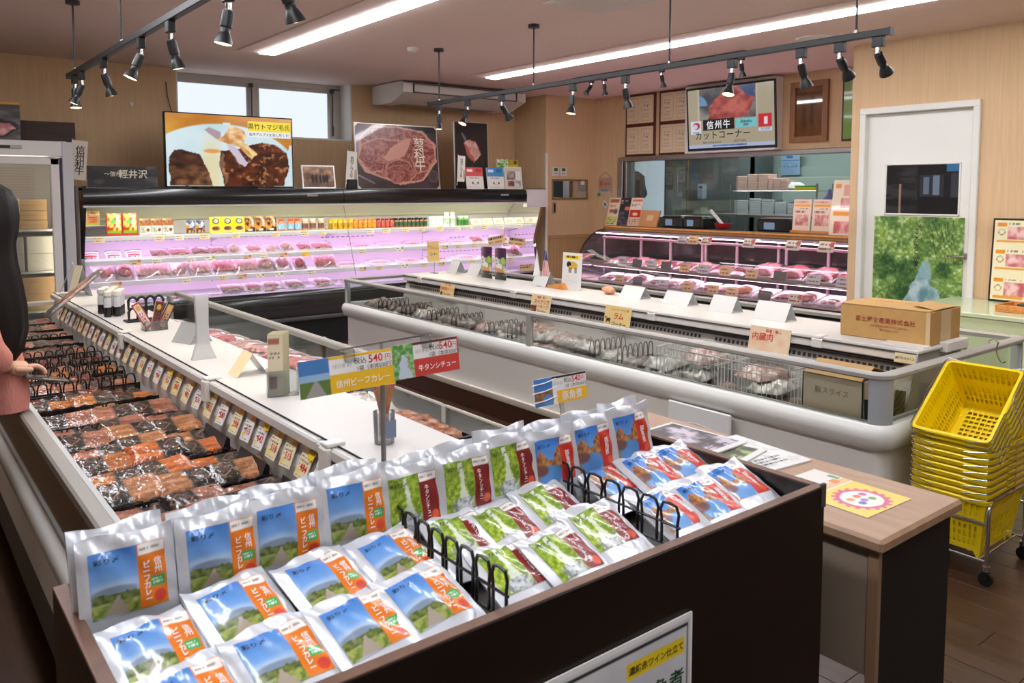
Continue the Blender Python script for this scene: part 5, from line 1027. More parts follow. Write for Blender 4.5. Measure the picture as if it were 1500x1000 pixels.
# wall monitor with a white box behind
MB().cbox(7.86, 8.0, 5.28, 6.55, 2.08, 2.888, .006).build('monitor_niche', TRIM, None, label='white painted box on the right wall behind the monitor', cat='wall box')
cv = Cv(130, 76, (176, 164, 140)); cv.rect(.12, .47, .82, 1, (196, 184, 160)); cv.rect(.14, .47, .8, 1, (60, 62, 70)); cv.tex(cv.mask(.14, .47, .8, 1), (70, 70, 76), (160, 150, 140), 4, 4, 4); cv.poly([(.24, .47), (.26, .68), (.45, .95), (.62, 1), (.8, .8), (.72, .5), (.5, .46)], (156, 60, 52), wob=.05); cv.tex(cv.last, (120, 36, 34), (196, 100, 86), 9, 9, 6); cv.poly([(.6, 1), (.8, 1), (.8, .78), (.68, .84)], (60, 76, 116), wob=.04); cv.poly([(.14, .9), (.14, .72), (.24, .72), (.2, .86)], (110, 150, 190), wob=.04)
cv.rect(.18, .29, .555, .475, (14, 14, 14)); cv.rect(.03, .25, .16, .47, (220, 224, 236)); cv.ell(.10, .385, .045, .06, (196, 40, 44)); cv.ell(.085, .37, .03, .04, (206, 214, 230)); cv.rect(.57, .31, .815, .455, (120, 200, 206)); cv.rect(.83, .29, .975, .50, (206, 40, 60)); cv.rect(.885, .33, .925, .46, (240, 220, 224)); cv.rect(.83, .235, .975, .285, (206, 214, 240)); cv.rect(0, .0, 1, .055, (176, 190, 216)); cv.tex(cv.mask(.3, .015, .7, .04), (100, 130, 190), (60, 90, 140), 30, 4, 2)
mo = thing('monitor', 'wall monitor above the kitchen opening advertising cut beef', 'monitor', None, FX(7.845, 6.47, 2.115, rx=4)); MB().cbox(-.012, 1.227, -.0005, .012, -.012, .732, .003).build('housing', BLACK, mo)
obj('screen', sheet_mesh(cv, 1.19, .69, print_mat('dim screen', emit=.42)), mo, TR(.0125, -.001, .018)); SW_ = emis('screen white', (240, 240, 240), .5)
text('信州牛', .105, SW_, mo, .45, -.003, .285, spacing=1.25, bold=.02); text('カットコーナー', .105, EINK, mo, .50, -.003, .165, spacing=1.15, bold=.01); text('Shinshu', .05, EINK, mo, .835, -.003, .30, bold=.03); text('BEEF', .035, EINK, mo, .835, -.003, .262, bold=.02); text('WAGYU', .026, EINK, mo, .125, -.003, .205, bold=.02); text('Beef cutting corner', .034, EINK, mo, .36, -.003, .08); text('肉切り部位', .034, EINK, mo, .75, -.003, .085); text('大人自慢', .03, EINK, mo, 1.085, -.003, .20)
# wooden plaque and green framed poster
WB = wood('plaque wood', (116, 70, 32), (158, 102, 52), .35, (3, 3, 1), 5, 3, .5, .04)
pq = thing('wooden_plaque', 'carved brown wooden plaque on the right wall beside the monitor', 'plaque', None, FX(7.985, 5.165, 2.15)); 
MB().cbox(0, .445, -.008, .012, 0, .648, .004).build('back_board', WB, pq)
MB().prism([(0, 0), (.445, 0), (.385, .06), (.06, .06)], -.03, -.008, 'y').build('frame_bottom', WB, pq); MB().prism([(0, .648), (.06, .588), (.385, .588), (.445, .648)], -.03, -.008, 'y').build('frame_top', WB, pq); MB().prism([(0, 0), (.06, .06), (.06, .588), (0, .648)], -.03, -.008, 'y').build('frame_side', WB, pq); MB().prism([(.445, 0), (.445, .648), (.385, .588), (.385, .06)], -.03, -.008, 'y').build('frame_side', WB, pq)
DI = mat('carved brown', (70, 40, 22), .5); text('信州牛生産販売', .056, DI, pq, .255, -.0095, .34, vert=True, bold=.01); text('協議会会長賞', .05, DI, pq, .165, -.0095, .27, vert=True)
MB().box(.062, .383, -.011, -.0105, .062, .586).build('pane', glass('plaque glass', (246, 240, 232), 1.3, 0, .04), pq)
gp = thing('green_poster', 'green framed poster half hidden behind the door wall corner', 'poster', None, FX(7.985, 4.57, 2.14)); MB().cbox(0, .45, -.005, .012, 0, .70, .004).build('frame', BLACK, gp); cv = Cv(30, 40, (110, 150, 50)); cv.rect(.3, .12, .8, .62, (206, 206, 196)); cv.lines(.32, .14, .78, .6, 7, (120, 120, 110), 3); cv.tex(cv.mask(.2, .75, .8, .95), (140, 110, 90), (206, 190, 170), 6, 6, 3); cv.rect(.0, .70, 1, .73, (236, 236, 230)); obj('print', sheet_mesh(cv, .41, .66, GLOSS), gp, TR(.02, -.0065, .02))
# poster of a forest stream on the door
cv = Cv(150, 146, (60, 110, 50)); n1 = fbm(cv.u*5, cv.v*5, 3, 5); n2 = fbm(cv.u*34, cv.v*34, 9, 3)
t_ = np.clip((n1*.85+n2*.45-.36)/.55, 0, 1)[..., None]; cv.a = np.array([34, 74, 30])/255*(1-t_)+np.array([170, 200, 96])/255*t_
cv.put(np.clip((n2-.56)*7, 0, 1)*np.clip((n1-.42)*5, 0, 1), (206, 222, 196), .8); cv.put(np.clip((.5-cv.v)*1.6, 0, 1)*np.clip(1-np.abs(cv.u-.55)/.42, 0, 1)*(n2 > .4), (40, 84, 58), .8); cv.poly([(.36, 0), (.40, .1), (.52, .3), (.56, .5), (.62, .5), (.66, .28), (.76, .12), (.80, 0)], (140, 176, 192), wob=.10, seed=6, al=.85); cv.tex(cv.last & (cv.v < .3), (84, 130, 138), (206, 220, 224), 12, 9, 5, al=.7)
for k in range(9): cv.poly([(.95-k*.02, .45), (.955-k*.02, .45), (.88-k*.05, .95), (.87-k*.05, .95)], (46, 48, 34), wob=.08, seed=k, al=.8)
dp_ = board(None, cv, .755, .735, FX(6.958, 3.645, .665), .002); dp_.name = 'forest_poster'; tag(dp_, 'poster of a green forest stream on the white door', 'poster')
text('こころにみどりが響く。', .046, mat('ink dark green', (22, 34, 22), .6), dp_, .375, -.002, .44, vert=True, bold=.012, spacing=.95)
# ================================================================ green counter by the door with the menu board
gt = thing('green_counter', 'low counter covered in pale green cloth beside the door', 'counter', None, TR(0, 0, 0)); GRN = mat('pale green cloth', (192, 204, 162), .7, noise=.05, nscale=5); 
MB().cbox(6.05, 6.92, 1.2, 2.93, .725, .76, .006).build('top', mat('green top gloss', (196, 206, 172), .15), gt); MB().cbox(6.06, 6.08, 1.2, 2.92, .0, .725, .004).build('front_cloth', GRN, gt); MB().cbox(6.08, 6.90, 2.90, 2.92, 0, .725, .004).build('end_cloth', GRN, gt)
mb_ = thing('menu_board', 'black framed cream menu board with meat photos on the green counter', 'menu board', None, FX(6.83, 2.645, .762, rx=-4)); MB().cbox(0, .55, 0, .02, 0, .645, .004).build('frame', BLACK, mb_)
cv = Cv(70, 82, (238, 228, 190)); 
for vy in (.0, .36, .70):
    for ux in (.04, .54):
        cv.rect(ux, vy+.22, ux+.12, vy+.27, (232, 150, 40)); cv.tex(cv.mask(ux+.14, vy+.06, ux+.44, vy+.22), (190, 96, 100), (240, 200, 196), 12, 12, int(vy*10+ux*7)); cv.ell(ux+.06, vy+.15, .045, .04, (90, 80, 66)); cv.ell(ux+.06, vy+.15, .036, .032, (238, 228, 190)); cv.rect(ux, vy+.02, ux+.4, vy+.05, (232, 160, 50)); cv.lines(ux+.15, vy+.235, ux+.42, vy+.27, 1, (120, 130, 120), 3)
obj('print', sheet_mesh(cv, .52, .615, GLOSS), mb_, TR(.015, -.001, .015))
wtb = thing('wooden_tray', 'orange wooden tray on the green counter at the right edge', 'tray', None, TR(6.25, 1.95, .7605)); OW = wood('orange wood', (190, 120, 56), (216, 150, 84), .45, (2, 8, 2), 5, 3, .4, .03); MB().cbox(0, .3, 0, .42, 0, .012, .003).build('base', OW, wtb)
for a in ((0, .3, 0, .014), (0, .3, .406, .42), (0, .014, .014, .406), (.286, .3, .014, .406)): MB().cbox(a[0], a[1], a[2], a[3], .012, .05, .003).build('side', OW, wtb)
MB().box(.06, .24, .1, .3, .0125, .06).build('cash_dish', DARKG, wtb)
# ================================================================ deli counter with curved glass
dc = thing('deli_case', 'curved glass meat counter with wood trim before the kitchen opening', 'display case', None, TR(0, 0, 0)); Y0, Y1 = 3.93, 7.60
DST = mat('deli steel', (170, 160, 150), .3, .8); WTR = wood('deli wood trim', (150, 104, 48), (184, 132, 66), .4, (2, 10, 2), 5, 3, .4, .03)
curve = [(7.56, 1.125), (7.42, 1.10), (7.30, 1.04), (7.20, .95), (7.13, .84), (7.08, .72), (7.05, .60), (7.04, .50), (7.04, .42)]
g = MB(); vs = []; 
for x, z in curve: vs += [(x, Y0, z), (x, Y1, z)]
g.add(vs, [(2*i, 2*i+1, 2*i+3, 2*i+2) for i in range(len(curve)-1)]); g.build('curved_glass', glass('deli glass', (236, 236, 236), 1.0, .01), dc, True)
MB().cbox(7.54, 7.62, Y0, Y1, 1.118, 1.142, .004).build('wood_trim', WTR, dc); MB().cbox(7.535, 7.62, Y0, Y1, 1.155, 1.175, .004).build('wood_trim', WTR, dc); MB().box(7.56, 7.98, Y0, Y1, 1.14, 1.158).build('top', mat('top grey', (120, 122, 124), .3), dc); MB().box(7.50, 7.58, Y0, Y1, 1.085, 1.118).build('canopy', mat('canopy dark', (34, 32, 32), .4), dc)
cg = MB()
for i in range(40): cg.box(7.533, 7.536, Y0+.03+i*.092, Y0+.07+i*.092, 1.146, 1.152)
o = cg.build('trim_slots', WTR, dc); o['kind'] = 'stuff'
e = MB(); e.prism(curve+[(7.04, .1), (7.95, .1), (7.95, 1.14), (7.56, 1.14)], Y1, Y1+.03, 'y'); e.build('end_panel', glass('deli end glass', (236, 232, 236), 1.0, .02), dc); MB().tube([(7.95, Y1+.015, 1.15)]+[(x_, Y1+.015, z_) for x_, z_ in [(7.56, 1.15)]+curve]+[(7.04, Y1+.015, .1)], .014, 8).build('end_frame', mat('end frame brown', (62, 34, 28), .3), dc, True); MB().prism([(7.04, .1), (7.04, .45), (7.95, .5), (7.95, .1)], Y1+.002, Y1+.028, 'y').build('end_base', mat('deli base', (206, 196, 180), .4), dc)
e = MB(); e.prism([(7.02, .1), (7.02, .44), (7.10, .44), (7.95, .50), (7.95, .1)], Y0, Y1, 'y'); e.build('base', mat('deli base', (206, 196, 180), .4), dc); MB().cbox(7.02, 7.07, Y0, Y1, .40, .46, .006).build('lower_rail', DST, dc)
MB().cbox(7.30, 7.86, Y0, Y1-.02, .672, .688, .003).build('mid_shelf', mat('deli shelf', (130, 110, 96), .35), dc); MB().cbox(7.292, 7.30, Y0, Y1-.02, .668, .70, .002).build('shelf_edge', DST, dc); MB().box(7.12, 7.88, Y0, Y1-.02, .488, .505).build('deck', mat('deli deck', (190, 176, 176), .4), dc)
MB().cyl((7.40, Y0+.02, 1.035), (7.40, Y1-.12, 1.035), .014, n=10).build('pink_bar', mat('pink bar', (236, 190, 206), .3), dc, True); MB().box(7.42, 7.56, Y0+.02, Y1-.05, 1.078, 1.085).build('canopy_lamp', emis('deli lamp', (255, 214, 240), 5.5), dc); MB().box(7.31, 7.44, Y0+.02, Y1-.05, .664, .671).build('shelf_lamp', emis('deli lamp', (255, 214, 240), 5.5), dc)
MB().box(7.90, 7.92, Y0, Y1, .45, 1.13).build('back_doors', mat('dark deli doors', (36, 34, 36), .12, coat=.5), dc)
for y in (7.25, 6.75, 6.25, 6.2, 5.75, 5.2, 5.1, 4.6, 4.15, 4.08): MB().cbox(7.875, 7.90, y, y+.03, .5, 1.12, .003).build('door_post', mat('post pink white', (222, 196, 202), .4), dc)
# meat on its two levels
DL = [(7.36, .5, 'slices', 0), (7.18, .3, 'slices', 1), (6.98, .24, 'block', 0), (6.72, .2, 'slices', 4), (6.5, .2, 'bits', 1), (6.28, .2, 'slices', 3), (6.02, .24, 'block', 2), (5.76, .24, 'slices', 1), (5.5, .2, 'bits', 3), (5.24, .3, 'block', 0), (4.9, .3, 'block', 1), (4.58, .3, 'block', 0), (4.28, .16, 'block', 1)]
for i, (y, w_, st_, sd) in enumerate(DL):
    big = 5.3 > y > 4.4
    put_tray(TR(7.34, y, .692, rz=-90, rx=14, s=1.5 if big else 1.1), ('d', .2, .24, st_, sd), .2, .24, st_, sd, 'plate of %s meat, %s from the left on the upper deli shelf' % (MW[sd % 5], PLACE[i]), 'meat on the upper deli shelf')
for i, y in enumerate((7.3, 7.05, 6.8, 6.55, 6.3, 6.05, 5.8, 5.55, 5.3, 5.05, 4.8, 4.55, 4.3)):
    sd = (0, 4, 1, 3, 0, 2, 1, 0, 4, 3, 1, 0, 2)[i]; st_ = ('bits', 'slices', 'block')[i % 3]
    put_tray(TR(7.16, y, .509, rz=-90, rx=16), ('d', .2, .24, st_, sd), .2, .24, st_, sd, 'plate of %s meat, %s from the left on the lower deli deck' % (MW[sd % 5], PLACE[i]), 'meat on the lower deli deck')
DT = [sheet_mesh(tag_cv(i+20, c, o_), .15, .10, PRINT) for i, (c, o_) in enumerate((((236, 196, 150), None), ((206, 204, 206), None), ((236, 224, 206), (206, 90, 70)), ((100, 100, 104), None)))]; DTB = MB().box(0, .15, 0, .002, 0, .10).mesh('price_card', PAPER)
def dcard(x, y, z, k, lbl, s=1.0, tilt=-15):
    o = obj('price_card', DTB, None, FX(x, y, z, tilt) @ Matrix.Scale(s, 4), lbl, 'price card', 'price cards in the deli counter'); obj('print', DT[k], o, TR(0, -.001, 0))
for i, (y, k) in enumerate(((7.1, 1), (6.86, 3), (6.62, 1), (6.4, 3), (6.12, 0), (5.86, 1), (5.56, 0), (5.22, 0), (4.88, 3), (4.5, 1), (4.18, 1))): dcard(7.285, y, .70, k, 'price card, %s from the left on the upper deli shelf edge' % PLACE[i])
for i, (y, k) in enumerate(((7.0, 0), (6.7, 3), (6.3, 1), (5.95, 0), (5.6, 0), (5.35, 0), (4.95, 3), (4.6, 2))): dcard(7.13, y, .507, k, 'price card, %s from the left on the lower deli deck' % PLACE[i])
for i, (y, k, s) in enumerate(((6.2, 1, .9), (6.05, 0, 1.0), (5.86, 2, .95), (5.3, 2, 1.0), (4.78, 2, 1.1), (4.42, 2, 1.15))): dcard(7.33, y, 1.02, k, 'price card, %s from the left hung inside the top of the deli glass' % PLACE[i], s, -25)
# ---- things on top of the deli counter
TZ = 1.176
cv = Cv(48, 48, (226, 200, 160))
cv.rect(0, 0, .33, 1, (232, 214, 180)); cv.rect(.03, .82, .3, .95, (186, 96, 66)); cv.lines(.04, .62, .3, .76, 1, (186, 120, 90), 3); cv.rect(.05, .45, .18, .58, (200, 84, 60)); cv.ell(.24, .5, .06, .1, (110, 110, 120)); cv.rect(0, .05, .33, .32, (216, 210, 130)); cv.lines(.03, .02, .3, .28, 4, (80, 80, 50), 4)
cv.rect(.34, 0, .66, 1, (50, 42, 46)); cv.lines(.37, .76, .63, .92, 2, (220, 206, 190), 5); cv.rect(.52, .55, .65, .68, (226, 120, 96)); cv.tex(cv.mask(.34, 0, .66, .5), (40, 34, 40), (110, 96, 110), 14, 14, 3); cv.rect(.67, 0, 1, 1, (238, 220, 200)); cv.rect(.69, .86, .98, .95, (220, 130, 100)); cv.lines(.7, .68, .96, .8, 2, (110, 110, 110), 6); cv.rect(.68, .3, .98, .58, (206, 40, 40)); cv.ell(.83, .42, .08, .06, (240, 200, 150)); cv.rect(.68, .02, .98, .28, (230, 196, 170)); cv.lines(.7, .05, .96, .25, 3, (190, 110, 90), 8)
b = board(None, cv, .60, .37, FX(7.70, 7.74, TZ+.002, rx=-14), .012); b.name = 'leaflet_board'; tag(b, 'board of three leaflets leaning on the left end of the deli counter', 'leaflet board')
cvt = Cv(12, 12, (214, 150, 96)); cvt.rect(.35, .4, .68, .68, (228, 200, 160)); b = board(None, cvt, .31, .215, FX(7.66, 7.12, TZ+.002, rx=-20), .02, None, mat('orange card', (206, 140, 86), .7)); b.name = 'orange_card_stand'; tag(b, 'plain orange card stand beside the leaflet board on the deli counter', 'card stand')
SCB = mat('scale dark', (30, 27, 26), .35)
def scale(y, w_, lbl, blank=False):
    t = thing('scale', lbl, 'scale', 'label printing scales', FX(7.66, y, TZ)); MB().cbox(0, w_, 0, .28, 0, .14, .02).build('body', SCB, t, False); MB().cbox(.03, w_-.03, .03, .25, .14, .152, .005).build('pan', STEEL, t)
    MB().cbox(w_*.24, w_*.56, -.004, .004, .03, .105, .003).build('screen', emis('scale lcd', (150, 170, 196), .3), t); MB().cbox(w_*.7, w_*.9, -.006, .004, .02, .12, .004).build('key_panel', BLACK, t)
scale(6.74, .33, 'dark scale with small lit screen left on the deli counter'); scale(6.40, .30, 'black label printer between the two scales on the deli counter'); scale(5.36, .42, 'large dark scale in front of the white trays on the deli counter')
rd = thing('red_bowl', 'red bowl with white tools between the scales', 'bowl', None, TR(7.82, 5.92, TZ)); MB().lathe([(.05, 0), (.09, .03), (.105, .07), (.1, .072), (.08, .03), (.04, .01)], 20).build('bowl', mat('bowl red', (176, 30, 28), .3), rd, True); MB().tube([(.02, 0, .03), (.03, .1, .12), (.02, .2, .22)], .02, 8).build('handle', PAPER, rd, True)
for y, n in ((4.925, 'left'), (4.70, 'right')):
    cv = Cv(30, 40, (232, 206, 184)); cv.rect(.06, .76, .94, .84, (236, 170, 60)); cv.lines(.08, .86, .92, .96, 1, (206, 120, 90), 3); cv.lines(.4, .66, .95, .73, 1, (80, 60, 50), 4); cv.tex(cv.mask(.14, .16, .88, .5), (186, 110, 100), (232, 186, 172), 9, 9, 5 if n == 'left' else 8); cv.lines(.1, .54, .9, .64, 1, (150, 120, 90), 6)
    b = board(None, cv, .205, .33, FX(7.68, y, TZ+.03, rx=-6), .008); b.name = 'menu_card'; tag(b, 'pink beige menu card on a wooden stand, %s of the pair on the deli counter' % n, 'menu card', 'two menu cards'); MB().cbox(-.01, .215, -.03, .03, -.03, 0, .004).build('stand', OW, b)
cv = Cv(24, 50, (240, 226, 196)); cv.rect(.1, .86, .36, .94, (232, 150, 50)); cv.rect(.1, .36, .9, .42, (236, 160, 50)); cv.tex(cv.mask(.4, .5, .95, .66), (206, 120, 110), (240, 200, 190), 8, 8, 3); cv.tex(cv.mask(.2, .04, .9, .24), (190, 90, 86), (236, 180, 170), 8, 8, 6); cv.rect(.5, .72, .9, .9, (232, 170, 150)); b = board(None, cv, .24, .56, FX(7.62, 4.47, TZ+.002, rx=-9), .012, GLOSS); b.name = 'menu_stand'; tag(b, 'tall cream menu stand leaning at the right end of the deli counter', 'menu stand')
# ================================================================ kitchen behind the opening
KW = mat('kitchen wall', (166, 184, 180), .45); KD = mat('kitchen steel', (130, 140, 140), .3, .5)
struct('wall_kitchen', MB().box(10.5, 10.6, 3.9, 10.2, 0, 2.6).box(8.1, 10.6, 3.8, 3.9, 0, 2.6).box(8.1, 10.6, 10.2, 10.3, 0, 2.6).box(8.1, 8.14, 8.3, 10.2, 0, 2.6), KW); struct('ceiling_kitchen', MB().box(8.1, 10.6, 3.8, 10.3, 2.6, 2.66), mat('kitchen ceiling', (220, 224, 220), .7)); struct('floor_kitchen', MB().box(8.1, 10.6, 3.8, 10.3, -.03, 0), mat('kitchen floor', (130, 136, 130), .5))
kl = thing('ceiling_light', 'fluorescent ceiling light inside the kitchen', 'ceiling light', None, TR(9.2, 5.0, 2.59)); MB().cbox(0, .2, 0, 2.6, -.04, 0, .005).build('diffuser', emis('kitchen tube', (236, 248, 246), 7.0), kl)
# panel seams on the rear wall, cold room door
cd = thing('cold_room_door', 'pale green cold room door with rounded frame in the kitchen', 'door', None, TR(0, 0, 0)); MB().cbox(10.43, 10.5, 5.3, 6.95, .1, 1.98, .01).build('frame', KW, cd); MB().cbox(10.39, 10.43, 5.62, 6.85, .12, 1.83, .02).build('leaf', mat('cold door leaf', (176, 192, 186), .4), cd); MB().box(10.41, 10.44, 5.58, 5.62, .12, 1.85).build('gasket', mat('gasket dark', (24, 34, 32), .5), cd)
cv = Cv(30, 36, (150, 182, 214)); cv.lines(.08, .05, .92, .6, 7, (80, 120, 170), 3, .4); cv.rect(.3, .8, .6, .9, (50, 110, 180)); cv.rect(.05, .65, .95, .72, (70, 130, 190)); b = board(None, cv, .30, .30, FX(10.385, 6.86, 1.86), .002); b.name = 'blue_notice'; tag(b, 'light blue printed notice on the kitchen rear wall', 'notice')
MB().box(9.98, 10.45, 7.05, 7.10, 0, 2.55).box(9.98, 10.45, 8.55, 8.60, 0, 2.55).box(9.98, 10.02, 7.05, 8.60, 0, 2.55).build('steel_partition', KD, None, label='grey steel partition in the middle of the kitchen', cat='partition')
ds = thing('soap_dispenser', 'white wall dispenser with blue window on the steel partition', 'dispenser', None, FX(9.975, 7.98, 1.50)); MB().cbox(0, .13, -.1, 0, 0, .24, .02).build('body', mat('dispenser white', (190, 206, 220), .35), ds); MB().cbox(.05, .11, -.104, -.1, .17, .205, .003).build('window', mat('dispenser blue', (30, 60, 120), .2), ds)
sp = thing('sliding_door', 'glass sliding door with brown edges and taped papers in the kitchen', 'door', None, FX(9.0, 7.85, 0)); 
for x in (0, .40): MB().cbox(x, x+.025, -.01, .02, 0, 2.1, .004).build('edge_post', mat('brass brown', (120, 92, 40), .4), sp)
MB().box(.025, .40, .0, .006, .9, 2.1).build('pane', mat('milky door glass', (150, 166, 166), .2), sp)
for x, z, w_, h_, s_ in ((.03, 1.72, .12, .25, 2), (.24, 1.76, .14, .20, 3), (.25, 1.55, .08, .06, 5), (.33, 1.40, .07, .12, 7)):
    cv = Cv(12, 16, (196, 208, 210)); cv.lines(.1, .1, .9, .9, 5, (90, 100, 104), s_, .4); board(sp, cv, w_, h_, TR(x, -.013, z), .001, name='paper')
for i in range(3): MB().tube([(.17+.03*i, -.012, 1.95), (.20+.03*i, -.03, 1.78), (.19+.03*i, -.02, 1.62)], .012, 6).build('glove', PAPER, sp, True)
MB().blob((9.7, 9.3, 1.65), (.25, .35, .35), 4, 14, 9, .2).build('dark_coat', mat('black cloth', (16, 16, 18), .8), None, True, label='dark coat hanging in the bright room left of the sliding door', cat='coat'); MB().tube([(9.7, 9.3, 2.0), (9.7, 9.3, 2.2), (9.7, 9.3, 2.59)], .008, 6).build('hanger_hook', CHROME, bpy.data.objects['dark_coat'])
wbx = thing('window_5', 'bright glowing pane standing for the lit room behind the coat in the kitchen', 'window', None, TR(0, 0, 0)); wbx['kind'] = 'structure'; MB().box(10.485, 10.5, 8.9, 10.1, 1.2, 2.3).build('pane', emis('bright room glow', (226, 236, 246), .5), wbx)  # glowing pane added in place of the bright room past the opening
# wire shelf with trays
ws = thing('wire_shelf', 'chrome wire shelf unit with trays seen through the kitchen opening', 'shelf', None, TR(0, 0, 0))
for x in (9.42, 9.78):
    for y in (5.70, 7.02): MB().cyl((x, y, 0), (x, y, 1.72), .012, n=8).build('post', CHROME, ws, True)
for z in (1.625, 1.305):
    s = MB(); s.tube([(9.42, 5.70, z), (9.42, 7.02, z), (9.78, 7.02, z), (9.78, 5.70, z)], .006, 6, closed=True)
    for i in range(14): s.tube([(9.42, 5.75+i*.094, z), (9.78, 5.75+i*.094, z)], .003, 4)
    s.build('shelf', CHROME, ws, True)
PT = mat('pink tray', (226, 190, 180), .6); WTm = mat('white tray', (206, 214, 220), .5)
def stack(lbl, y, w_, z, h_, m_, n, x=9.47, grp='tray stacks on the kitchen shelf'):
    t = thing('tray_stack', lbl, 'tray stack', grp, TR(x, y, z))
    for i in range(n): MB().cbox(0, .22, 0, w_, i*h_/n+.0005, (i+1)*h_/n-.002, .004).build('tray', m_, t)
for i, (y, w_, h_) in enumerate(((6.79, .18, .20), (6.62, .16, .225), (6.46, .15, .225), (6.38, .07, .17), (6.27, .1, .165), (6.17, .09, .14))): stack('stack of pink foam trays on the top wire shelf, %s from the left' % PLACE[i], y, w_, 1.632, h_, PT, 9)
for i, (y, w_, h_) in enumerate(((6.76, .23, .19), (6.56, .18, .215), (6.36, .18, .20), (6.17, .17, .17), (5.98, .17, .15))): stack('stack of white trays on the lower wire shelf, %s from the left' % PLACE[i], y, w_, 1.312, h_, WTm, 7)
MB().blob((9.6, 6.12, 1.68), (.10, .14, .06), 3, 12, 7, .2, flat=.8).build('white_bag', PAPER, None, True, label='crumpled white bag beside the pink trays', cat='bag')
yb = thing('film_box', 'yellow and green film box on the top wire shelf', 'box', None, TR(9.45, 5.74, 1.632)); MB().cbox(0, .08, 0, .30, 0, .045, .003).build('box', mat('film yellow', (220, 200, 30), .5), yb); MB().cbox(0, .08, 0, .30, .045, .065, .003).build('flap', mat('film green', (50, 150, 50), .5), yb)
MB().lathe([(.09, 0), (.10, .1), (.07, .2), (.03, .26), (.01, .32)], 14).build('piping_bag', mat('violet plastic', (130, 120, 176), .2, coat=.5), None, True, M=TR(9.0, 5.28, 1.33), label='violet and white plastic bag standing in the kitchen', cat='bag')
kt = thing('kitchen_bench', 'steel work bench inside the kitchen', 'bench', None, TR(0, 0, 0)); MB().cbox(8.8, 9.3, 4.3, 7.3, 1.29, 1.325, .005).build('top', STEEL, kt); 
for x in (8.83, 9.27):
    for y in (4.35, 7.25): MB().cyl((x, y, 0), (x, y, 1.29), .018, n=8).build('leg', STEEL, kt, True)
# ================================================================ goods in the left island
FILMP = print_mat('packed food print', .3, coat=1.0)
nt = FILMP.node_tree; b_ = nt.nodes['Principled BSDF']; tc_ = nt.nodes.new('ShaderNodeTexCoord'); n_ = nt.nodes.new('ShaderNodeTexNoise'); n_.inputs['Scale'].default_value = 55; n_.inputs['Detail'].default_value = 3
bp_ = nt.nodes.new('ShaderNodeBump'); bp_.inputs['Strength'].default_value = .55; bp_.inputs['Distance'].default_value = .008; nt.links.new(tc_.outputs['Object'], n_.inputs['Vector']); nt.links.new(n_.outputs['Fac'], bp_.inputs['Height']); nt.links.new(bp_.outputs['Normal'], b_.inputs['Normal']); nt.links.new(bp_.outputs['Normal'], b_.inputs['Coat Normal'])
def slab_mesh(cv, w, d, h, seed, name, wob=.005):
    """a flat film pack lying on the table: x width, y depth, printed top"""
    nx, ny = cv.nx, cv.ny; r = nx+1; mb = MB(); u, v = cv.u, cv.v
    e = np.clip(np.minimum(np.minimum(u, 1-u), np.minimum(v, 1-v))/.14, 0, 1)**.6
    z = .003+h*e+wob*(fbm(u*5, v*5, seed)-.5)*2*e; dx = (fbm(v*4, v*0+seed, seed+4)-.5)*.012*(u-.5)*2
    top = np.stack([u*w+dx, v*d, z], -1).reshape(-1, 3); n = len(top); mb.v = [tuple(p) for p in top]+[(0, 0, 0), (w, 0, 0), (w, d, 0), (0, d, 0)]
    mb.f = [(j*r+i, j*r+i+1, (j+1)*r+i+1, (j+1)*r+i) for j in range(ny) for i in range(nx)]+[(n+3, n+2, n+1, n)]
    mb.f += [tuple([n, n+1]+[i for i in range(nx, -1, -1)]), tuple([n+2, n+3]+[ny*r+i for i in range(nx+1)]), tuple([n+3, n]+[j*r for j in range(ny+1)]), tuple([n+1, n+2]+[j*r+nx for j in range(ny, -1, -1)])]
    mb.m = [0]*len(mb.f); mb.c = np.concatenate([np.concatenate([lin(np.clip(cv.a, 0, 1)).reshape(-1, 3), np.ones((n, 1))], 1), np.tile([.03, .025, .02, 1], (4, 1))]); return mb.mesh(name, FILMP, True, 50)
def pack_cv(c1, c2, seed, flip=False):
    cv = Cv(34, 22, (24, 20, 19)); u = 1-cv.u if flip else cv.u; m_ = (u < .52)
    t = np.clip((fbm(u*3+seed, cv.v*14, seed)-.25)/.5, 0, 1)[..., None]; cv.put((m_ & (u > .02)).astype(float), np.array(c1)/255*(1-t)+np.array(c2)/255*t); cv.put((m_ & (fbm(u*11, cv.v*11, seed+5) > .66)).astype(float), tuple(min(255, int(x*1.12)) for x in c2), .55)
    cv.put(((u > .52)).astype(float), (20, 17, 16)); cx, cy = .78, .52; du = (u-cx)*1.6; dv = cv.v-cy; a, b = np.abs(du+dv), np.abs(du-dv)
    cv.put(((a < .30) & (b < .30)).astype(float), (150, 104, 82), .9); cv.put(((a < .265) & (b < .265)).astype(float), (30, 25, 24)); cv.put(((a < .15) & (b < .12)).astype(float), (70, 60, 55), .8); cv.put(((u > .51) & (u < .53)).astype(float), (150, 110, 90), .7); return cv
KINDS = [('orange', (134, 54, 14), (206, 110, 38)), ('tan', (126, 74, 42), (190, 132, 88)), ('pink brown', (112, 64, 48), (176, 118, 92)), ('amber', (122, 60, 18), (188, 114, 44)), ('dark red', (58, 22, 17), (118, 58, 42))]
PACKM = {}
for i, (nm, a, b) in enumerate(KINDS):
    for k in range(2): PACKM[(i, k)] = slab_mesh(pack_cv(a, b, i*7+k*3+1, k == 1), .185, .125, .017, i*3+k, 'meat_pack')
MB().box(.46, .945, 1.60, 6.66, .655, .665).build('pack_rack', mat('rack black', (22, 21, 21), .6), li)
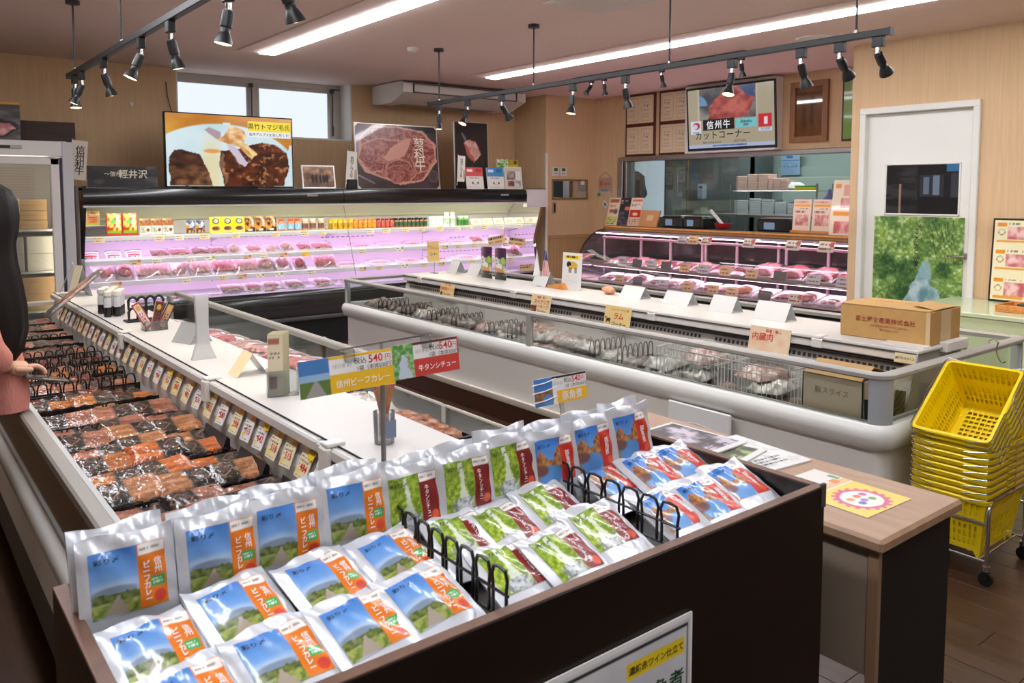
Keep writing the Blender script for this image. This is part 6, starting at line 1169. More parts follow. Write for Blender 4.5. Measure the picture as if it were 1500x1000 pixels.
ROWN = ['first', 'second', 'third', 'fourth', 'fifth', 'sixth', 'seventh', 'eighth', 'ninth', 'tenth', 'eleventh', 'twelfth', 'thirteenth', 'fourteenth', 'fifteenth', 'sixteenth', 'seventeenth', 'eighteenth', 'nineteenth', 'twentieth', 'twenty-first', 'twenty-second', 'twenty-third', 'twenty-fourth', 'twenty-fifth', 'twenty-sixth', 'twenty-seventh', 'twenty-eighth', 'twenty-ninth', 'thirtieth', 'thirty-first', 'thirty-second', 'thirty-third', 'thirty-fourth', 'thirty-fifth', 'thirty-sixth', 'thirty-seventh', 'thirty-eighth']
rk = [0, 0, 0, 2, 2, 1, 0, 0, 1, 1, 2, 2, 0, 3, 4, 2, 4, 3, 2, 4, 4, 2, 4, 2, 4, 2, 4, 2, 4, 4]
y = 1.63; pr_ = random.Random(5)
for r_ in range(30):
    pitch = .158; kx = pr_.uniform(-.02, .02); lay = 2 if r_ % 3 == 1 else 1
    for c_, px_ in enumerate((.455, .615, .765)):
        kind = rk[r_] if pr_.random() < .85 else pr_.choice((0, 1, 2, 3)); w3 = ('left', 'middle', 'right')[c_]
        M = TR(px_+kx*.4+pr_.uniform(-.004, .004), y+pr_.uniform(-.006, .006), .672+.012*(c_ % 2)+.016*(r_ % 2)+(.022 if r_ < 12 else .0), rz=pr_.uniform(-5, 9), rx=12+pr_.uniform(-4, 5), ry=pr_.uniform(-4, 2))
        obj('meat_pack', PACKM[(kind, (r_+c_) % 2)], None, M, '%s marinated meat pack, %s row from the near end of the left island, %s' % (KINDS[kind][0], ROWN[r_], w3), 'meat pack', 'marinated meat packs in the left island')
    tr_ = MB(); tr_.add([(.455, y-.014, .667), (.945, y-.014, .667), (.945, y-.022, .712+.016*(r_ % 2)), (.455, y-.022, .712+.016*(r_ % 2)), (.455, y-.011, .667), (.945, y-.011, .667), (.945, y-.019, .712+.016*(r_ % 2)), (.455, y-.019, .712+.016*(r_ % 2))], [(0, 1, 2, 3), (7, 6, 5, 4), (3, 2, 6, 7), (0, 4, 5, 1), (1, 5, 6, 2), (0, 3, 7, 4)]); tr_.box(.455, .945, y-.012, y+.12, .666, .6705)
    tr_.build('pack_tray', mat('tray black', (24, 22, 22), .3), None, label='flat black tray under the %s row of meat packs' % ROWN[r_], cat='tray', group='black trays of the left island')
    y += pitch
# black loop dividers across the bay (shared meshes)
def cross_divider(x0, y, z, n, lbl, h, st=.05, grp='black dividers of the left island'):
    k = ('dv', n, round(h, 3), st)
    if k not in MEATS:
        f = MB()
        for zz in (.002, h*.5): f.tube([(0, 0, zz), (n*st, 0, zz)], .003, 5)
        l = MB(); a, b = st*.1, st*.9; l.tube([(a, 0, 0), (a, 0, h*.75), (a+st*.12, 0, h*.95), ((a+b)/2, 0, h), (b-st*.12, 0, h*.95), (b, 0, h*.75), (b, 0, 0)], .0036, 5); MEATS[k] = (f.mesh('rail', BLACK, True), l.mesh('loop', BLACK, True))
    t = thing('shelf_divider', lbl, 'divider', grp, TR(x0, y, z, rz=pr_.uniform(-2, 5)))
    obj('rail', MEATS[k][0], t)
    for i in range(n): obj('loop', MEATS[k][1], t, TR(i*st, 0, 0))
    return t
for i, yy in enumerate((1.77, 2.07, 2.38, 2.68, 2.98, 3.30, 3.62, 3.95, 4.12, 4.28, 4.44, 4.6, 4.76, 5.2, 5.6, 6.0)):
    hi = yy > 3.9; cross_divider(.47, yy, .667, 9, 'black loop divider across the meat packs, %s from the near end' % ROWN[i], .115 if hi and yy < 5 else .075)
# curved black tray edges at the right side of the bay
for i, yy in enumerate((1.70, 2.05, 2.40, 2.75)):
    t = MB(); t.prism([(0, 0), (.03, .0), (.03, .09), (.02, .10), (0, .05)], 0, .22, 'y'); t.build('tray_flap', mat('tray black', (24, 22, 22), .3), li, M=TR(.905, yy, .667))
# price cards on the rail
def card_cv(k, bg):
    cv = Cv(22, 28, bg); cv.rect(.52, .76, .98, .93, (236, 178, 60)); cv.rect(.05, .12, .34, .26, (240, 220, 80)); cv.lines(.06, .5, .9, .72, 2, (60, 46, 40), k, .55); cv.lines(.1, .34, .4, .46, 1, (110, 90, 80), k+1, .5); cv.lines(.1, .02, .9, .1, 1, (170, 150, 130), k); return cv
PC = [sheet_mesh(card_cv(3, (238, 222, 184)), .075, .092), sheet_mesh(card_cv(5, (236, 232, 228)), .075, .092), sheet_mesh(card_cv(8, (238, 214, 160)), .075, .092)]
PCB = MB().box(0, .075, 0, .0015, 0, .092).mesh('price_card', PAPER); ST_ = MB(); ST_.prism([(.5*.045*(1+.18*(-1)**i)*math.cos(math.pi*2*i/16), .5*.045*(1+.18*(-1)**i)*math.sin(math.pi*2*i/16)) for i in range(16)], -.002, 0, 'y'); STM = ST_.mesh('burst', YELLOWC)
NUM = ['480', '842', '754', '484', '515', '518', '642', '715', '398', '580', '432', '626']
yy = 1.90; i = 0
while yy < 6.2:
    k = (0, 1, 1, 0, 0, 0, 1, 1, 0, 1, 0, 1, 0, 2)[i % 14]
    o = obj('price_card', PCB, None, FX(.944, yy, .772, rx=-24) @ TR(ry=pr_.uniform(-4, 4)), 'price card on the left island rail, %s from the near end' % ROWN[i], 'price card', 'price cards on the left island rail'); obj('print', PC[k], o, TR(0, -.0008, 0)); text(NUM[i % 12], .030, RINK, o, .043, -.0016, .034, bold=.02)
    if i in (3, 6, 14, 22): obj('burst', STM, o, TR(.068, -.004, .085)); text('おすすめ', .009, INK, o, .068, -.0075, .090, bold=.02)
    yy += .112 if i < 8 else .138; i += 1
# ---- right bay of the left island
MB().box(1.33, 1.74, 1.65, 6.6, .505, .515).build('bay_rack', LINER, li)
for i, (yy, st_, sd, zz) in enumerate(((3.0, 'slices', 1, .82), (3.22, 'slices', 0, .83), (3.45, 'slices', 1, .82), (3.7, 'bits', 2, .82), (3.95, 'slices', 2, .80), (4.25, 'bits', 0, .79), (4.55, 'slices', 5, .78), (4.9, 'slices', 2, .76), (5.3, 'bits', 0, .74), (5.7, 'slices', 5, .72))):
    put_tray(TR(1.345, yy, zz, rz=90, rx=0) @ TR(0, -.22, 0), ('lr', .2, .2, st_, sd), .2, .2, st_, sd, 'film tray of striped pork right of the white deck, %s from the near end' % ROWN[i], 'pork trays in the left island right bay')
    MB().box(1.345, 1.56, yy, yy+.2, .515, zz).build('riser', mat('riser clear', (190, 190, 186), .3), li)
bk_ = thing('steak_pack', 'black tray heaped with brown seared meat near the counter, beside the white deck', 'meat pack', None, TR(1.33, 2.06, .745)); MB().prism([(0, 0), (.13, 0), (.15, .085), (.14, .085), (.122, .01), (.01, .01), (-.01, .085), (-.02, .085)], 0, .36, 'y').build('tray', BLACK, bk_); MB().box(-.01, .14, -.005, .004, 0, .09).build('tray_end', BLACK, bk_)
for k_ in range(5): MB().blob((.065, .05+.065*k_, .085), (.068, .045, .026), k_, 12, 7, .16).build('meat_slice', meat_mat('seared meat', (96, 48, 24), (178, 108, 62), 60), bk_, True)
MB().box(1.32, 1.48, 2.05, 2.43, .515, .744).build('riser', mat('riser clear', (190, 190, 186), .3), li)
MB().blob((1.42, 2.66, .80), (.09, .15, .05), 9, 16, 9, .2, flat=.6).build('foil_bag', mat('crumpled clear film', (206, 200, 194), .15, .3, bump=.4, bscale=40), None, True, label='crumpled clear film bag beside the black steak tray', cat='bag'); MB().box(1.33, 1.5, 2.5, 2.85, .515, .77).build('riser', mat('riser clear', (190, 190, 186), .3), li)
cross_divider(1.34, 2.92, .80, 4, 'black loop divider beside the crumpled film bag', .06); 
# ---- things on the white deck of the left island
DZ = .9025
bt = MB(); bt.lathe([(.018, 0), (.02, .004), (.02, .055)], 10, 0); bt.lathe([(.0202, .055), (.0202, .105), (.012, .118)], 10, 1); btm = bt.mesh('seasoning_bottle', [mat('black sauce', (30, 22, 22), .2), mat('cloudy bottle', (196, 196, 198), .2)], True); bcap = MB().lathe([(.0205, .118), (.0215, .122), (.0215, .142), (.018, .146)], 12).mesh('cap', mat('cap white', (228, 222, 208), .4), True)
for i in range(6):
    for j in range(2):
        o = obj('seasoning_bottle', btm, None, TR(1.025+j*.05+(i % 3)*.022, 4.98+i*.052, DZ), 'small bottle with dark base and white cap on the deck, %s row, %s' % (PLACE[i], ('left', 'right')[j]), 'bottle', 'seasoning bottles on the deck'); obj('cap', bcap, o)
rk_ = thing('loop_rack', 'black plastic rack with eight arched windows on the left island deck', 'rack', None, TR(1.075, 4.72, DZ)); MB().cbox(-.02, .19, -.05, .05, 0, .008, .003).build('base', BLACK, rk_)
for i in range(4):
    for z in (.008, .068):
        a = i*.045; MB().tube([(a, 0, z), (a, 0, z+.045), (a+.01, 0, z+.06), (a+.022, 0, z+.064), (a+.034, 0, z+.06), (a+.044, 0, z+.045), (a+.044, 0, z)], .0075, 6, closed=True).build('loop', BLACK, rk_, True)
cb_ = thing('card_box', 'clear acrylic box holding three dark packets on the deck', 'acrylic box', None, TR(1.06, 4.33, DZ)); MB().box(0, .11, 0, .003, 0, .05).box(0, .11, .077, .08, 0, .05).box(0, .003, 0, .08, 0, .05).box(.107, .11, 0, .08, 0, .05).box(0, .11, 0, .08, 0, .003).build('box', CLEAR, cb_)
for i, (x, rr, c1, c2) in enumerate(((.03, -28, (170, 40, 44), (226, 206, 200)), (.055, 12, (150, 50, 48), (40, 34, 34)), (.085, 26, (36, 30, 30), (190, 150, 120)))):
    cv = Cv(10, 24, c1); cv.rect(.2, .1, .8, .92, c2); cv.ell(.5, .8, .28, .1, (200, 170, 70)); cv.lines(.25, .2, .75, .6, 4, c1, 3)
    t = board(None, cv, .042, .145, TR(1.06+x-.02, 4.35+i*.015, DZ+.006, ry=rr), .006, GLOSS); t.name = 'jerky_packet'; tag(t, 'narrow packet in the clear box, %s' % ('red framed one leaning left', 'middle one', 'black one leaning right')[i], 'packet', 'packets in the clear box')
CFILM = glass('clear film', (248, 248, 248), 1.0, .28, .08)
def tent(lbl, M, w=.14, h=.075, d=.1, face=None, grp='white price tents on the islands', m_=None):
    t = thing('price_tent', lbl, 'price tent', grp, M)
    MB().add([(0, 0, 0), (w, 0, 0), (w, d*.5, h), (0, d*.5, h), (0, .002, 0), (w, .002, 0), (w, d*.5+.002, h), (0, d*.5+.002, h)], [(0, 1, 2, 3), (7, 6, 5, 4), (0, 4, 5, 1), (1, 5, 6, 2), (3, 2, 6, 7), (0, 3, 7, 4)]).build('front_face', m_ or face or mat('tent white', (206, 206, 204), .35), t)
    MB().add([(0, d, 0), (w, d, 0), (w, d*.5, h), (0, d*.5, h), (0, d-.002, 0), (w, d-.002, 0), (w, d*.5-.002, h), (0, d*.5-.002, h)], [(3, 2, 1, 0), (4, 5, 6, 7), (0, 1, 5, 4), (1, 2, 6, 5), (3, 7, 6, 2), (0, 4, 7, 3)]).build('back_face', CFILM, t); return t
t = tent('clear price tent with a cream card on the left island deck', TR(1.06, 3.12, DZ, rz=-90), .10, .085, .12, CREAM); tent('clear plastic tent on the deck beside the clear box of packets', TR(1.08, 3.95, DZ, rz=-70), .14, .09, .12, CFILM)
tent('tall cream price tent at the far end of the left island deck', TR(1.02, 6.15, DZ, rz=-75), .10, .21, .12, CREAM, m_=mat('pale card', (214, 202, 176), .5)); tent('clear plastic tent at the far left end of the deck', TR(1.0, 6.34, DZ, rz=-100), .16, .22, .18, CFILM)
ts = thing('plastic_sleeve', 'tall thin silver plastic sleeve standing on the left island deck', 'plastic sleeve', None, TR(1.075, 3.46, DZ)); g = MB(); vs = []
for z, w_, yo in ((0, .10, 0), (.02, .085, .005), (.06, .055, .01), (.15, .048, .012), (.27, .055, .015)): vs += [(-w_/2, yo-.012, z), (w_/2, yo-.012, z), (w_/2, yo+.012, z), (-w_/2, yo+.012, z)]
g.add(vs, [tuple(q+4*i for q in f) for i in range(4) for f in ((0, 1, 5, 4), (1, 2, 6, 5), (2, 3, 7, 6), (3, 0, 4, 7))]+[(3, 2, 1, 0)]); g.build('sleeve', glass('hazy film', (236, 236, 236), 1.2, .5, .1), ts)
ls = thing('leaflet_stand', 'clear holder with a thick bundle of cream leaflets on the left island deck', 'leaflet stand', None, TR(1.035, 2.66, DZ, rz=-18)); MB().box(0, .105, -.002, 0, 0, .09).box(0, .105, .062, .064, 0, .09).box(0, .002, 0, .064, 0, .09).box(.103, .105, 0, .064, 0, .09).build('holder', CLEAR, ls)
cv = Cv(16, 30, (226, 212, 182)); cv.rect(.05, .84, .8, .96, (170, 104, 84)); cv.lines(.1, .55, .8, .78, 4, (120, 110, 96), 4, .35); cv.rect(.1, .12, .6, .32, (146, 60, 52))
for i in range(9): q_ = MB().box(.004+i*.0025, .055+i*.003, .004+i*.006, .0085+i*.006, .002, .215+.002*(i % 3)).build('leaflet', mat('leaflet cream', (206, 196, 160), .6), ls)
obj('print', sheet_mesh(cv, .05, .21), ls, TR(.004, .003, .003))
ck = thing('brush_cup', 'clear cup with a wooden brush standing on the near end of the deck', 'brush cup', None, TR(1.10, 1.97, DZ)); MB().lathe([(.026, 0), (.028, .002), (.031, .09), (.029, .09), (.026, .004)], 16).build('cup', glass('cup plastic', (244, 245, 247), 1.0, .18), ck, True); MB().box(-.02, .02, -.0315, -.0305, .02, .07).build('label', mat('blue label', (120, 130, 156), .5), ck)
MB().add([(-.012, -.006, .02), (.012, -.006, .02), (.012, .006, .02), (-.012, .006, .02), (-.012, -.006, .09), (.012, -.006, .09), (.012, .006, .09), (-.012, .006, .09), (-.033, -.008, .165), (.033, -.008, .165), (.033, .008, .165), (-.033, .008, .165)], [(3, 2, 1, 0), (0, 1, 5, 4), (1, 2, 6, 5), (2, 3, 7, 6), (3, 0, 4, 7), (4, 5, 9, 8), (5, 6, 10, 9), (6, 7, 11, 10), (7, 4, 8, 11), (8, 9, 10, 11)]).build('brush', meat_mat('brush brown', (120, 70, 44), (190, 130, 90), 30), ck)
# pack held out over the deck end, film packed jerky
hp = thing('vacuum_pack', 'long brown vacuum pack leaning at the far end of the left island', 'meat pack', None, TR(.80, 5.45, .86, rz=10, ry=-38)); cv = Cv(30, 10, (140, 96, 70)); cv.tex(None, (110, 70, 50), (176, 128, 96), 8, 5, 3); cv.rect(0, 0, .25, 1, (90, 84, 80)); cv.rect(.8, 0, 1, 1, (110, 106, 102)); obj('pack', slab_mesh(cv, .42, .09, .016, 4, 'pack'), hp)
# ================================================================ goods in the right island
BAGK = [('grey pink', (84, 68, 62), (160, 146, 138)), ('pink', (124, 80, 72), (190, 160, 150)), ('dark', (58, 42, 38), (140, 120, 110)), ('frosty', (116, 106, 98), (206, 200, 194))]
BAGM = []
for i, (nm, a, b) in enumerate(BAGK):
    cv = Cv(30, 24); cv.tex(None, a, b, 9, 9, i*5+2, .32, .66); cv.put((fbm(cv.u*12, cv.v*12, i) > .62).astype(float), (232, 230, 228), .35); BAGM.append(slab_mesh(cv, .25, .19, .036, i+20, 'frozen_bag', .024))
MB().box(3.46, 3.80, 1.80, 6.74, .500, .510).build('bay_rack', LINER, ri); br = random.Random(9); n_b = 0
for yy in [3.10+.175*k for k in range(20)]:
    for lay in range(2):
        i = br.randrange(4) if yy < 5 else br.choice((0, 2, 3)); n_b += 1
        obj('frozen_bag', BAGM[i], None, TR(3.47+.05*lay+br.uniform(0, .06), yy+br.uniform(-.02, .02), .512+.055*lay+(.03 if 3.6 < yy < 4.6 else 0), rz=br.uniform(-14, 14), rx=br.uniform(-8, 8), ry=br.uniform(-6, 6)), '%s frozen bag in the right island, %s pile from the near end, %s layer' % (BAGK[i][0], ROWN[int((yy-3.09)/.175)], ('lower', 'upper')[lay]), 'bag', 'frozen meat bags in the right island')
for i, yy in enumerate((3.38, 3.62, 4.45, 4.72, 5.15, 5.5, 5.9, 6.3)): cross_divider(3.47, yy, .511, 7, 'dark loop divider across the frozen bags, %s from the near end' % ROWN[i], .175 if i < 3 else .15, .045, 'dark dividers of the right island')
WIRE = mat('white wire', (222, 222, 220), .35)
def wire_basket(lbl, y0, y1, z0=.511, h=.225, x0=3.46, x1=3.79):
    t = thing('wire_basket', lbl, 'wire basket', 'white wire baskets in the right island', TR(0, 0, 0)); e = MB(); e.tube([(x0, y0, z0+h), (x1, y0, z0+h), (x1, y1, z0+h), (x0, y1, z0+h)], .004, 6, closed=True); e.tube([(x0, y0, z0+.01), (x1, y0, z0+.01), (x1, y1, z0+.01), (x0, y1, z0+.01)], .003, 5, closed=True); e.tube([(x0, y0, z0+h*.8), (x1, y0, z0+h*.8), (x1, y1, z0+h*.8), (x0, y1, z0+h*.8)], .0025, 5, closed=True); e.build('hoops', WIRE, t, True)
    s = MB(); n = int((y1-y0)/.028)
    for i in range(n+1):
        yy = y0+(y1-y0)*i/n; s.tube([(x0, yy, z0+h), (x0, yy, z0)], .0014, 4); s.tube([(x1, yy, z0+h), (x1, yy, z0)], .0014, 4)
    for i in range(12):
        xx = x0+(x1-x0)*i/11; s.tube([(xx, y0, z0+h), (xx, y0, z0)], .0014, 4); s.tube([(xx, y1, z0+h), (xx, y1, z0)], .0014, 4)
    o = s.build('wires', WIRE, t); o['kind'] = 'stuff'
wire_basket('white wire basket of frozen offal, nearest one', 2.22, 2.66); wire_basket('white wire basket of pink frozen meat, second one', 2.68, 3.06)
for i, (yy, zz, k, xx) in enumerate(((2.25, .46, 1, 3.47), (2.44, .46, 0, 3.50), (2.30, .54, 3, 3.5), (2.42, .58, 1, 3.52), (2.72, .46, 1, 3.47), (2.74, .53, 3, 3.5), (2.80, .60, 1, 3.52), (2.86, .46, 3, 3.48))): obj('frozen_bag', BAGM[k], None, TR(xx, yy, zz+.055, rz=br.uniform(-20, 20), rx=br.uniform(-10, 10)), '%s frozen bag in the wire baskets, %s counted from the near end' % (BAGK[k][0], PLACE[i]), 'bag', 'frozen bags in wire baskets')
bx_ = thing('cardboard_box', 'open cardboard box inside the near end of the right freezer island', 'box', None, TR(3.50, 1.86, .511)); 
MB().box(0, .28, 0, .006, 0, .23).box(0, .28, .30, .306, 0, .23).box(0, .006, 0, .306, 0, .23).box(.274, .28, 0, .306, 0, .23).box(0, .28, 0, .306, 0, .006).build('carton', mat('pale carton', (178, 160, 134), .8), bx_)
for M in (TR(0, 0, .23, ry=-24), TR(.28, .0, .23, ry=200), ): MB().box(-.0, .13, .01, .296, 0, .004).build('flap', CARDB, bx_, M=M)
text('豚スライス', .035, mat('carton print', (120, 104, 84), .8), bx_, 0, .153, .19, name='lettering').matrix_local = TR(-.002, .153, .16, rz=-90)
MB().prism([(0, 0), (.26, 0), (.28, .16), (.27, .16), (.25, .01), (.01, .01), (-.01, .16), (-.02, .16)], 1.80, 1.845, 'y').build('black_crate', BLACK, None, label='black plastic crate wedged at the near end of the right island', cat='crate', M=TR(3.5, 0, .511))
# signs clipped to its rail
def rail_card(lbl, y, lines, w=.20, h=.135, bg=(240, 208, 140), z=.716, extra=None):
    cv = Cv(30, 20, bg); cv.tex(None, tuple(int(c*.97) for c in bg), bg, 4, 4, 3)
    if extra: extra(cv)
    b = board(None, cv, w, h, FX(3.795, y, z, rx=-12), .003); b.name = 'section_card'; tag(b, lbl, 'card', 'section cards on the right island rail')
    for s_, sz, x, zz, m_ in lines: text(s_, sz, m_, b, x, -.002, zz, bold=.02)
cow = lambda cv: (cv.ell(.17, .34, .09, .09, (30, 28, 26)), cv.rect(.1, .16, .13, .34, (30, 28, 26)), cv.rect(.21, .16, .24, .34, (30, 28, 26)), cv.ell(.06, .44, .04, .05, (30, 28, 26)))
rail_card('yellow section card for grilled meat, farthest one on the right island', 5.82, (('牛・豚', .026, .11, .11, RINK), ('焼肉用カット', .033, .105, .075, RINK), ('コーナー', .03, .12, .028, INK)), .21, .115, extra=lambda cv: (cv.ell(.14, .25, .08, .18, (40, 36, 34)),))
rail_card('yellow section card for spare ribs on the right island rail', 4.60, (('国産・輸入', .02, .115, .125, RINK), ('スペアリブ', .034, .12, .095, RINK), ('ソーキーブ', .03, .125, .06, RINK), ('コーナー', .026, .13, .024, INK)), .22, .145, (238, 214, 164), extra=lambda cv: (cv.tex(cv.mask(0, 0, .32, .42), (90, 50, 44), (206, 120, 100), 6, 5, 3),))
rail_card('yellow section card for lamb with a black sheep drawing', 3.83, (('ニュージーランド産', .018, .135, .122, mat('brown ink', (150, 80, 40), .6)), ('ラム', .048, .13, .08, RINK), ('コーナー', .034, .14, .028, INK)), .235, .145, extra=cow)
rail_card('yellow section card for offal on the right island rail', 2.695, (('国産・輸入', .02, .15, .135, RINK), ('内臓肉', .046, .085, .10, RINK), ('コーナー', .022, .14, .012, INK)), .255, .155, (236, 206, 170), extra=lambda cv: (cv.tex(cv.mask(.1, .1, .98, .95), (232, 196, 160), (236, 214, 184), 5, 4, 3),))
rail_card('small cream price card at the near end of the right island rail', 1.87, (('豚バラスライス', .013, .05, .022, INK),), .10, .045, (226, 206, 160), .80)
# sign on a stick at the far end
sg = thing('outlet_sign', 'yellow outlet sign on a stick at the far end of the right island', 'sign', None, FX(4.08, 6.44, .857)); cv = Cv(20, 18, (242, 206, 130)); b = board(sg, cv, .20, .19, TR(0, 0, .10, ry=-4), .003); text('アウトレット', .034, RINK, b, .10, -.002, .13, bold=.02, rot=6); text('コーナー', .034, INK, b, .11, -.002, .07, bold=.02); MB().cyl((.1, .006, 0), (.1, .006, .12), .004, n=6).build('stick', CHROME, sg); MB().cbox(.06, .14, -.02, .03, 0, .006, .002).build('foot', CLEAR, sg)
# white tents, snacks, flags and other things on its deck
for i, (yy, xx, w_, h_, n) in enumerate(((6.30, 4.20, .14, .12, 'farthest on the right island deck'), (6.02, 4.22, .17, .11, 'left of the snack bags'), (5.02, 4.16, .17, .115, 'right of the snack bags'), (4.06, 4.18, .20, .085, 'beside the orange fish pack'), (3.66, 4.18, .22, .085, 'in the middle of the right island deck'), (3.24, 4.14, .18, .10, 'facing the deli counter'), (2.88, 4.10, .22, .105, 'nearest to the cardboard box'))): tent('white price tent, %s' % n, TR(xx, yy, .857, rz=-90), w_, h_, .12)
for yy, n in ((5.70, 'left'), (5.50, 'right')):
    cv = Cv(30, 44, (196, 190, 184)); cv.rect(0, .68, 1, 1, (70, 36, 70)); cv.tex(cv.mask(0, .14, 1, .68), (60, 90, 40), (206, 200, 170), 6, 7, 3); cv.ell(.36, .55, .26, .16, (206, 206, 204)); cv.lines(.25, .45, .5, .64, 2, (40, 40, 44), 3); cv.ell(.62, .42, .2, .1, (226, 220, 200)); cv.ell(.5, .28, .4, .09, (200, 130, 70)); cv.rect(0, 0, 1, .14, (34, 26, 24)); cv.ell(.5, .2, .5, .05, (36, 28, 26)); cv.rect(.0, .96, .25, 1, (226, 160, 50)); cv.ell(.85, .62, .1, .1, (150, 190, 60))
    o = obj('snack_bag', bag_mesh(cv, .155, .275, .06), None, FX(4.22, yy+.08, .857), 'purple topped snack bag standing on the right island deck, %s one' % n, 'snack bag', 'two purple snack bags')
fg = thing('flag_stand', 'small stand with a white flag and a striped flag on the right island deck', 'flags', None, FX(4.20, 4.93, .857)); MB().lathe([(.045, 0), (.045, .008), (.01, .014), (.006, .05)], 18).build('base', CLEAR, fg, True)
for s_, dx in ((-1, -.09), (1, .06)): MB().tube([(0, 0, .01), (dx*.8, 0, .29)] if s_ < 0 else [(0, 0, .01), (dx*.7, 0, .29)], .003, 6).build('flag_pole', CHROME, fg)
MB().prism([(-.068, .288), (-.085, .2), (-.115, .07), (-.06, .085), (-.03, .11), (-.045, .2)], 0, .002, 'y').build('white_flag', PAPER, fg); cv = Cv(26, 40, (226, 222, 220))
for k in range(7): cv.rect(k/7+.0, 0, k/7+.075, 1, (196, 40, 48))
cv.rect(0, .62, 1, 1, (50, 58, 120)); m_ = sheet_mesh(cv, .07, .20); 
n = len(m_.vertices); a = np.empty(n*3, np.float32); m_.vertices.foreach_get('co', a); a = a.reshape(-1, 3); t_ = a[:, 2]/.20; a[:, 0] = .035+(a[:, 0]-.03)*(1.5-t_*1.15)+.0; a[:, 2] += .085; m_.vertices.foreach_set('co', a.ravel()); m_.update(); obj('striped_flag', m_, fg)
wg = thing('wooden_wedge', 'small orange wooden tray beside the flags', 'tray', None, FX(4.16, 4.86, .857)); MB().prism([(0, 0), (.24, 0), (.20, .05), (.10, .03)], 0, .06, 'y').build('block', OW, wg)
cv = Cv(36, 52, (216, 214, 212)); cv.rect(.1, .82, .9, .94, (240, 206, 30)); cv.lines(.14, .84, .86, .92, 1, (60, 50, 30), 3); cv.ell(.55, .66, .24, .10, (196, 160, 60)); cv.ell(.34, .68, .12, .08, (30, 28, 26)); cv.ell(.4, .6, .07, .05, (236, 196, 40)); 
for x in (.36, .44, .66, .74): cv.rect(x, .46, x+.035, .6, (50, 44, 40))
cv.lines(.15, .12, .85, .4, 5, (190, 188, 186), 4, .35); b = board(None, cv, .215, .285, FX(4.20, 4.70, .858, rx=-4), .004, GLOSS); b.name = 'cow_card'; tag(b, 'white acrylic card with a yellow headline and cow drawing on the right island deck', 'card')
MB().blob((4.24, 4.22, .886), (.035, .06, .028), 3, 14, 8, .14, flat=.95).build('fish_pack', meat_mat('salmon orange', (196, 110, 70), (232, 172, 136), 30), None, True, label='orange film wrapped fish piece on the right island deck', cat='food pack')
# cardboard box on its near end
cbx = thing('cardboard_box', 'closed cardboard box with red print on the near end of the right island', 'box', None, TR(4.0, 1.80, .857, rz=2)); KRAFT = mat('kraft carton', (190, 148, 88), .75, noise=.05, nscale=20)
MB().cbox(0, .36, 0, .455, 0, .165, .004).build('carton', KRAFT, cbx)
for M, a in ((TR(0, 0, .166, ry=-2), .17), (TR(.36, 0, .166, ry=183), .17)): MB().box(0, a, .004, .45, 0, .004).build('flap', KRAFT, cbx, M=M)
MB().add([(.05, .0, .172), (.30, .0, .172), (.26, .12, .192), (.08, .12, .188)], [(0, 1, 2, 3)]).build('torn_flap', KRAFT, cbx); MB().box(-.001, 0, -.0, .02, 0, .165).box(.12, .24, -.0012, -.0004, 0, .165).build('tape', mat('packing tape', (206, 180, 136), .2), cbx)
RP = mat('carton red print', (150, 52, 36), .8); q = text('富士屋食産業株式会社', .030, RP, cbx, 0, 0, 0, bold=.02, spacing=1.05); q.matrix_local = TR(-.002, .22, .10, rz=-90); q = text('本社 長野県上田市大字中之条1230-4', .012, RP, cbx, 0, 0, 0); q.matrix_local = TR(-.002, .20, .07, rz=-90); q = text('電話 0268-22-4129', .012, RP, cbx, 0, 0, 0); q.matrix_local = TR(-.002, .20, .052, rz=-90)
MB().box(3.92, 4.0, 1.79, 2.0, .856, .862).build('white_label_strip', WHITE, ri); MB().cbox(4.10, 4.34, 1.76, 1.80, .82, .87, .004).build('deck_end', WHITE, ri)
hk = MB(); hk.tube([(4.52, 1.70, .80), (4.52, 1.69, .835), (4.52, 1.71, .85), (4.52, 1.735, .835), (4.52, 1.735, .82)], .004, 6); hk.tube([(4.52, 1.70, .80), (4.515, 1.69, .76), (4.52, 1.67, .73), (4.52, 1.65, .74)], .004, 6); hk.build('wire_hook', CHROME, None, True, label='bent chrome hook on the near rim of the right island', cat='hook')
# ================================================================ customer at the left edge
def skin(name, pts, edges, mt, sub=2, root=0):
    me = bpy.data.meshes.new(name); me.from_pydata([p[:3] for p in pts], edges, []); o = bpy.data.objects.new(name, me)
    m = o.modifiers.new('s', 'SKIN'); m.use_smooth_shade = True
    for i, p in enumerate(pts):
        sv = me.skin_vertices[0].data[i]; r = p[3]; sv.radius = r if isinstance(r, tuple) else (r, r); sv.use_root = (i == root)
    s = o.modifiers.new('u', 'SUBSURF'); s.levels = sub; s.render_levels = sub
    r = bake(o); r.name = name; r.materials.clear(); r.materials.append(mt); return r
SKIN = mat('skin', (216, 172, 146), .5, noise=.03, nscale=30); KNIT = mat('coral knit', (212, 138, 126), .85, bump=.6, bscale=120, stretch=(1, 1, .35)); HAIR = wood('dark hair', (5, 4, 4), (24, 15, 12), .5, (60, 60, 1.2), 3, 3, .25, .5); JEAN = mat('dark trousers', (34, 36, 46), .8)
pe = thing('person', 'person with long dark hair and coral cable knit sweater holding a phone, left edge', 'person', None, TR(0, 0, 0))
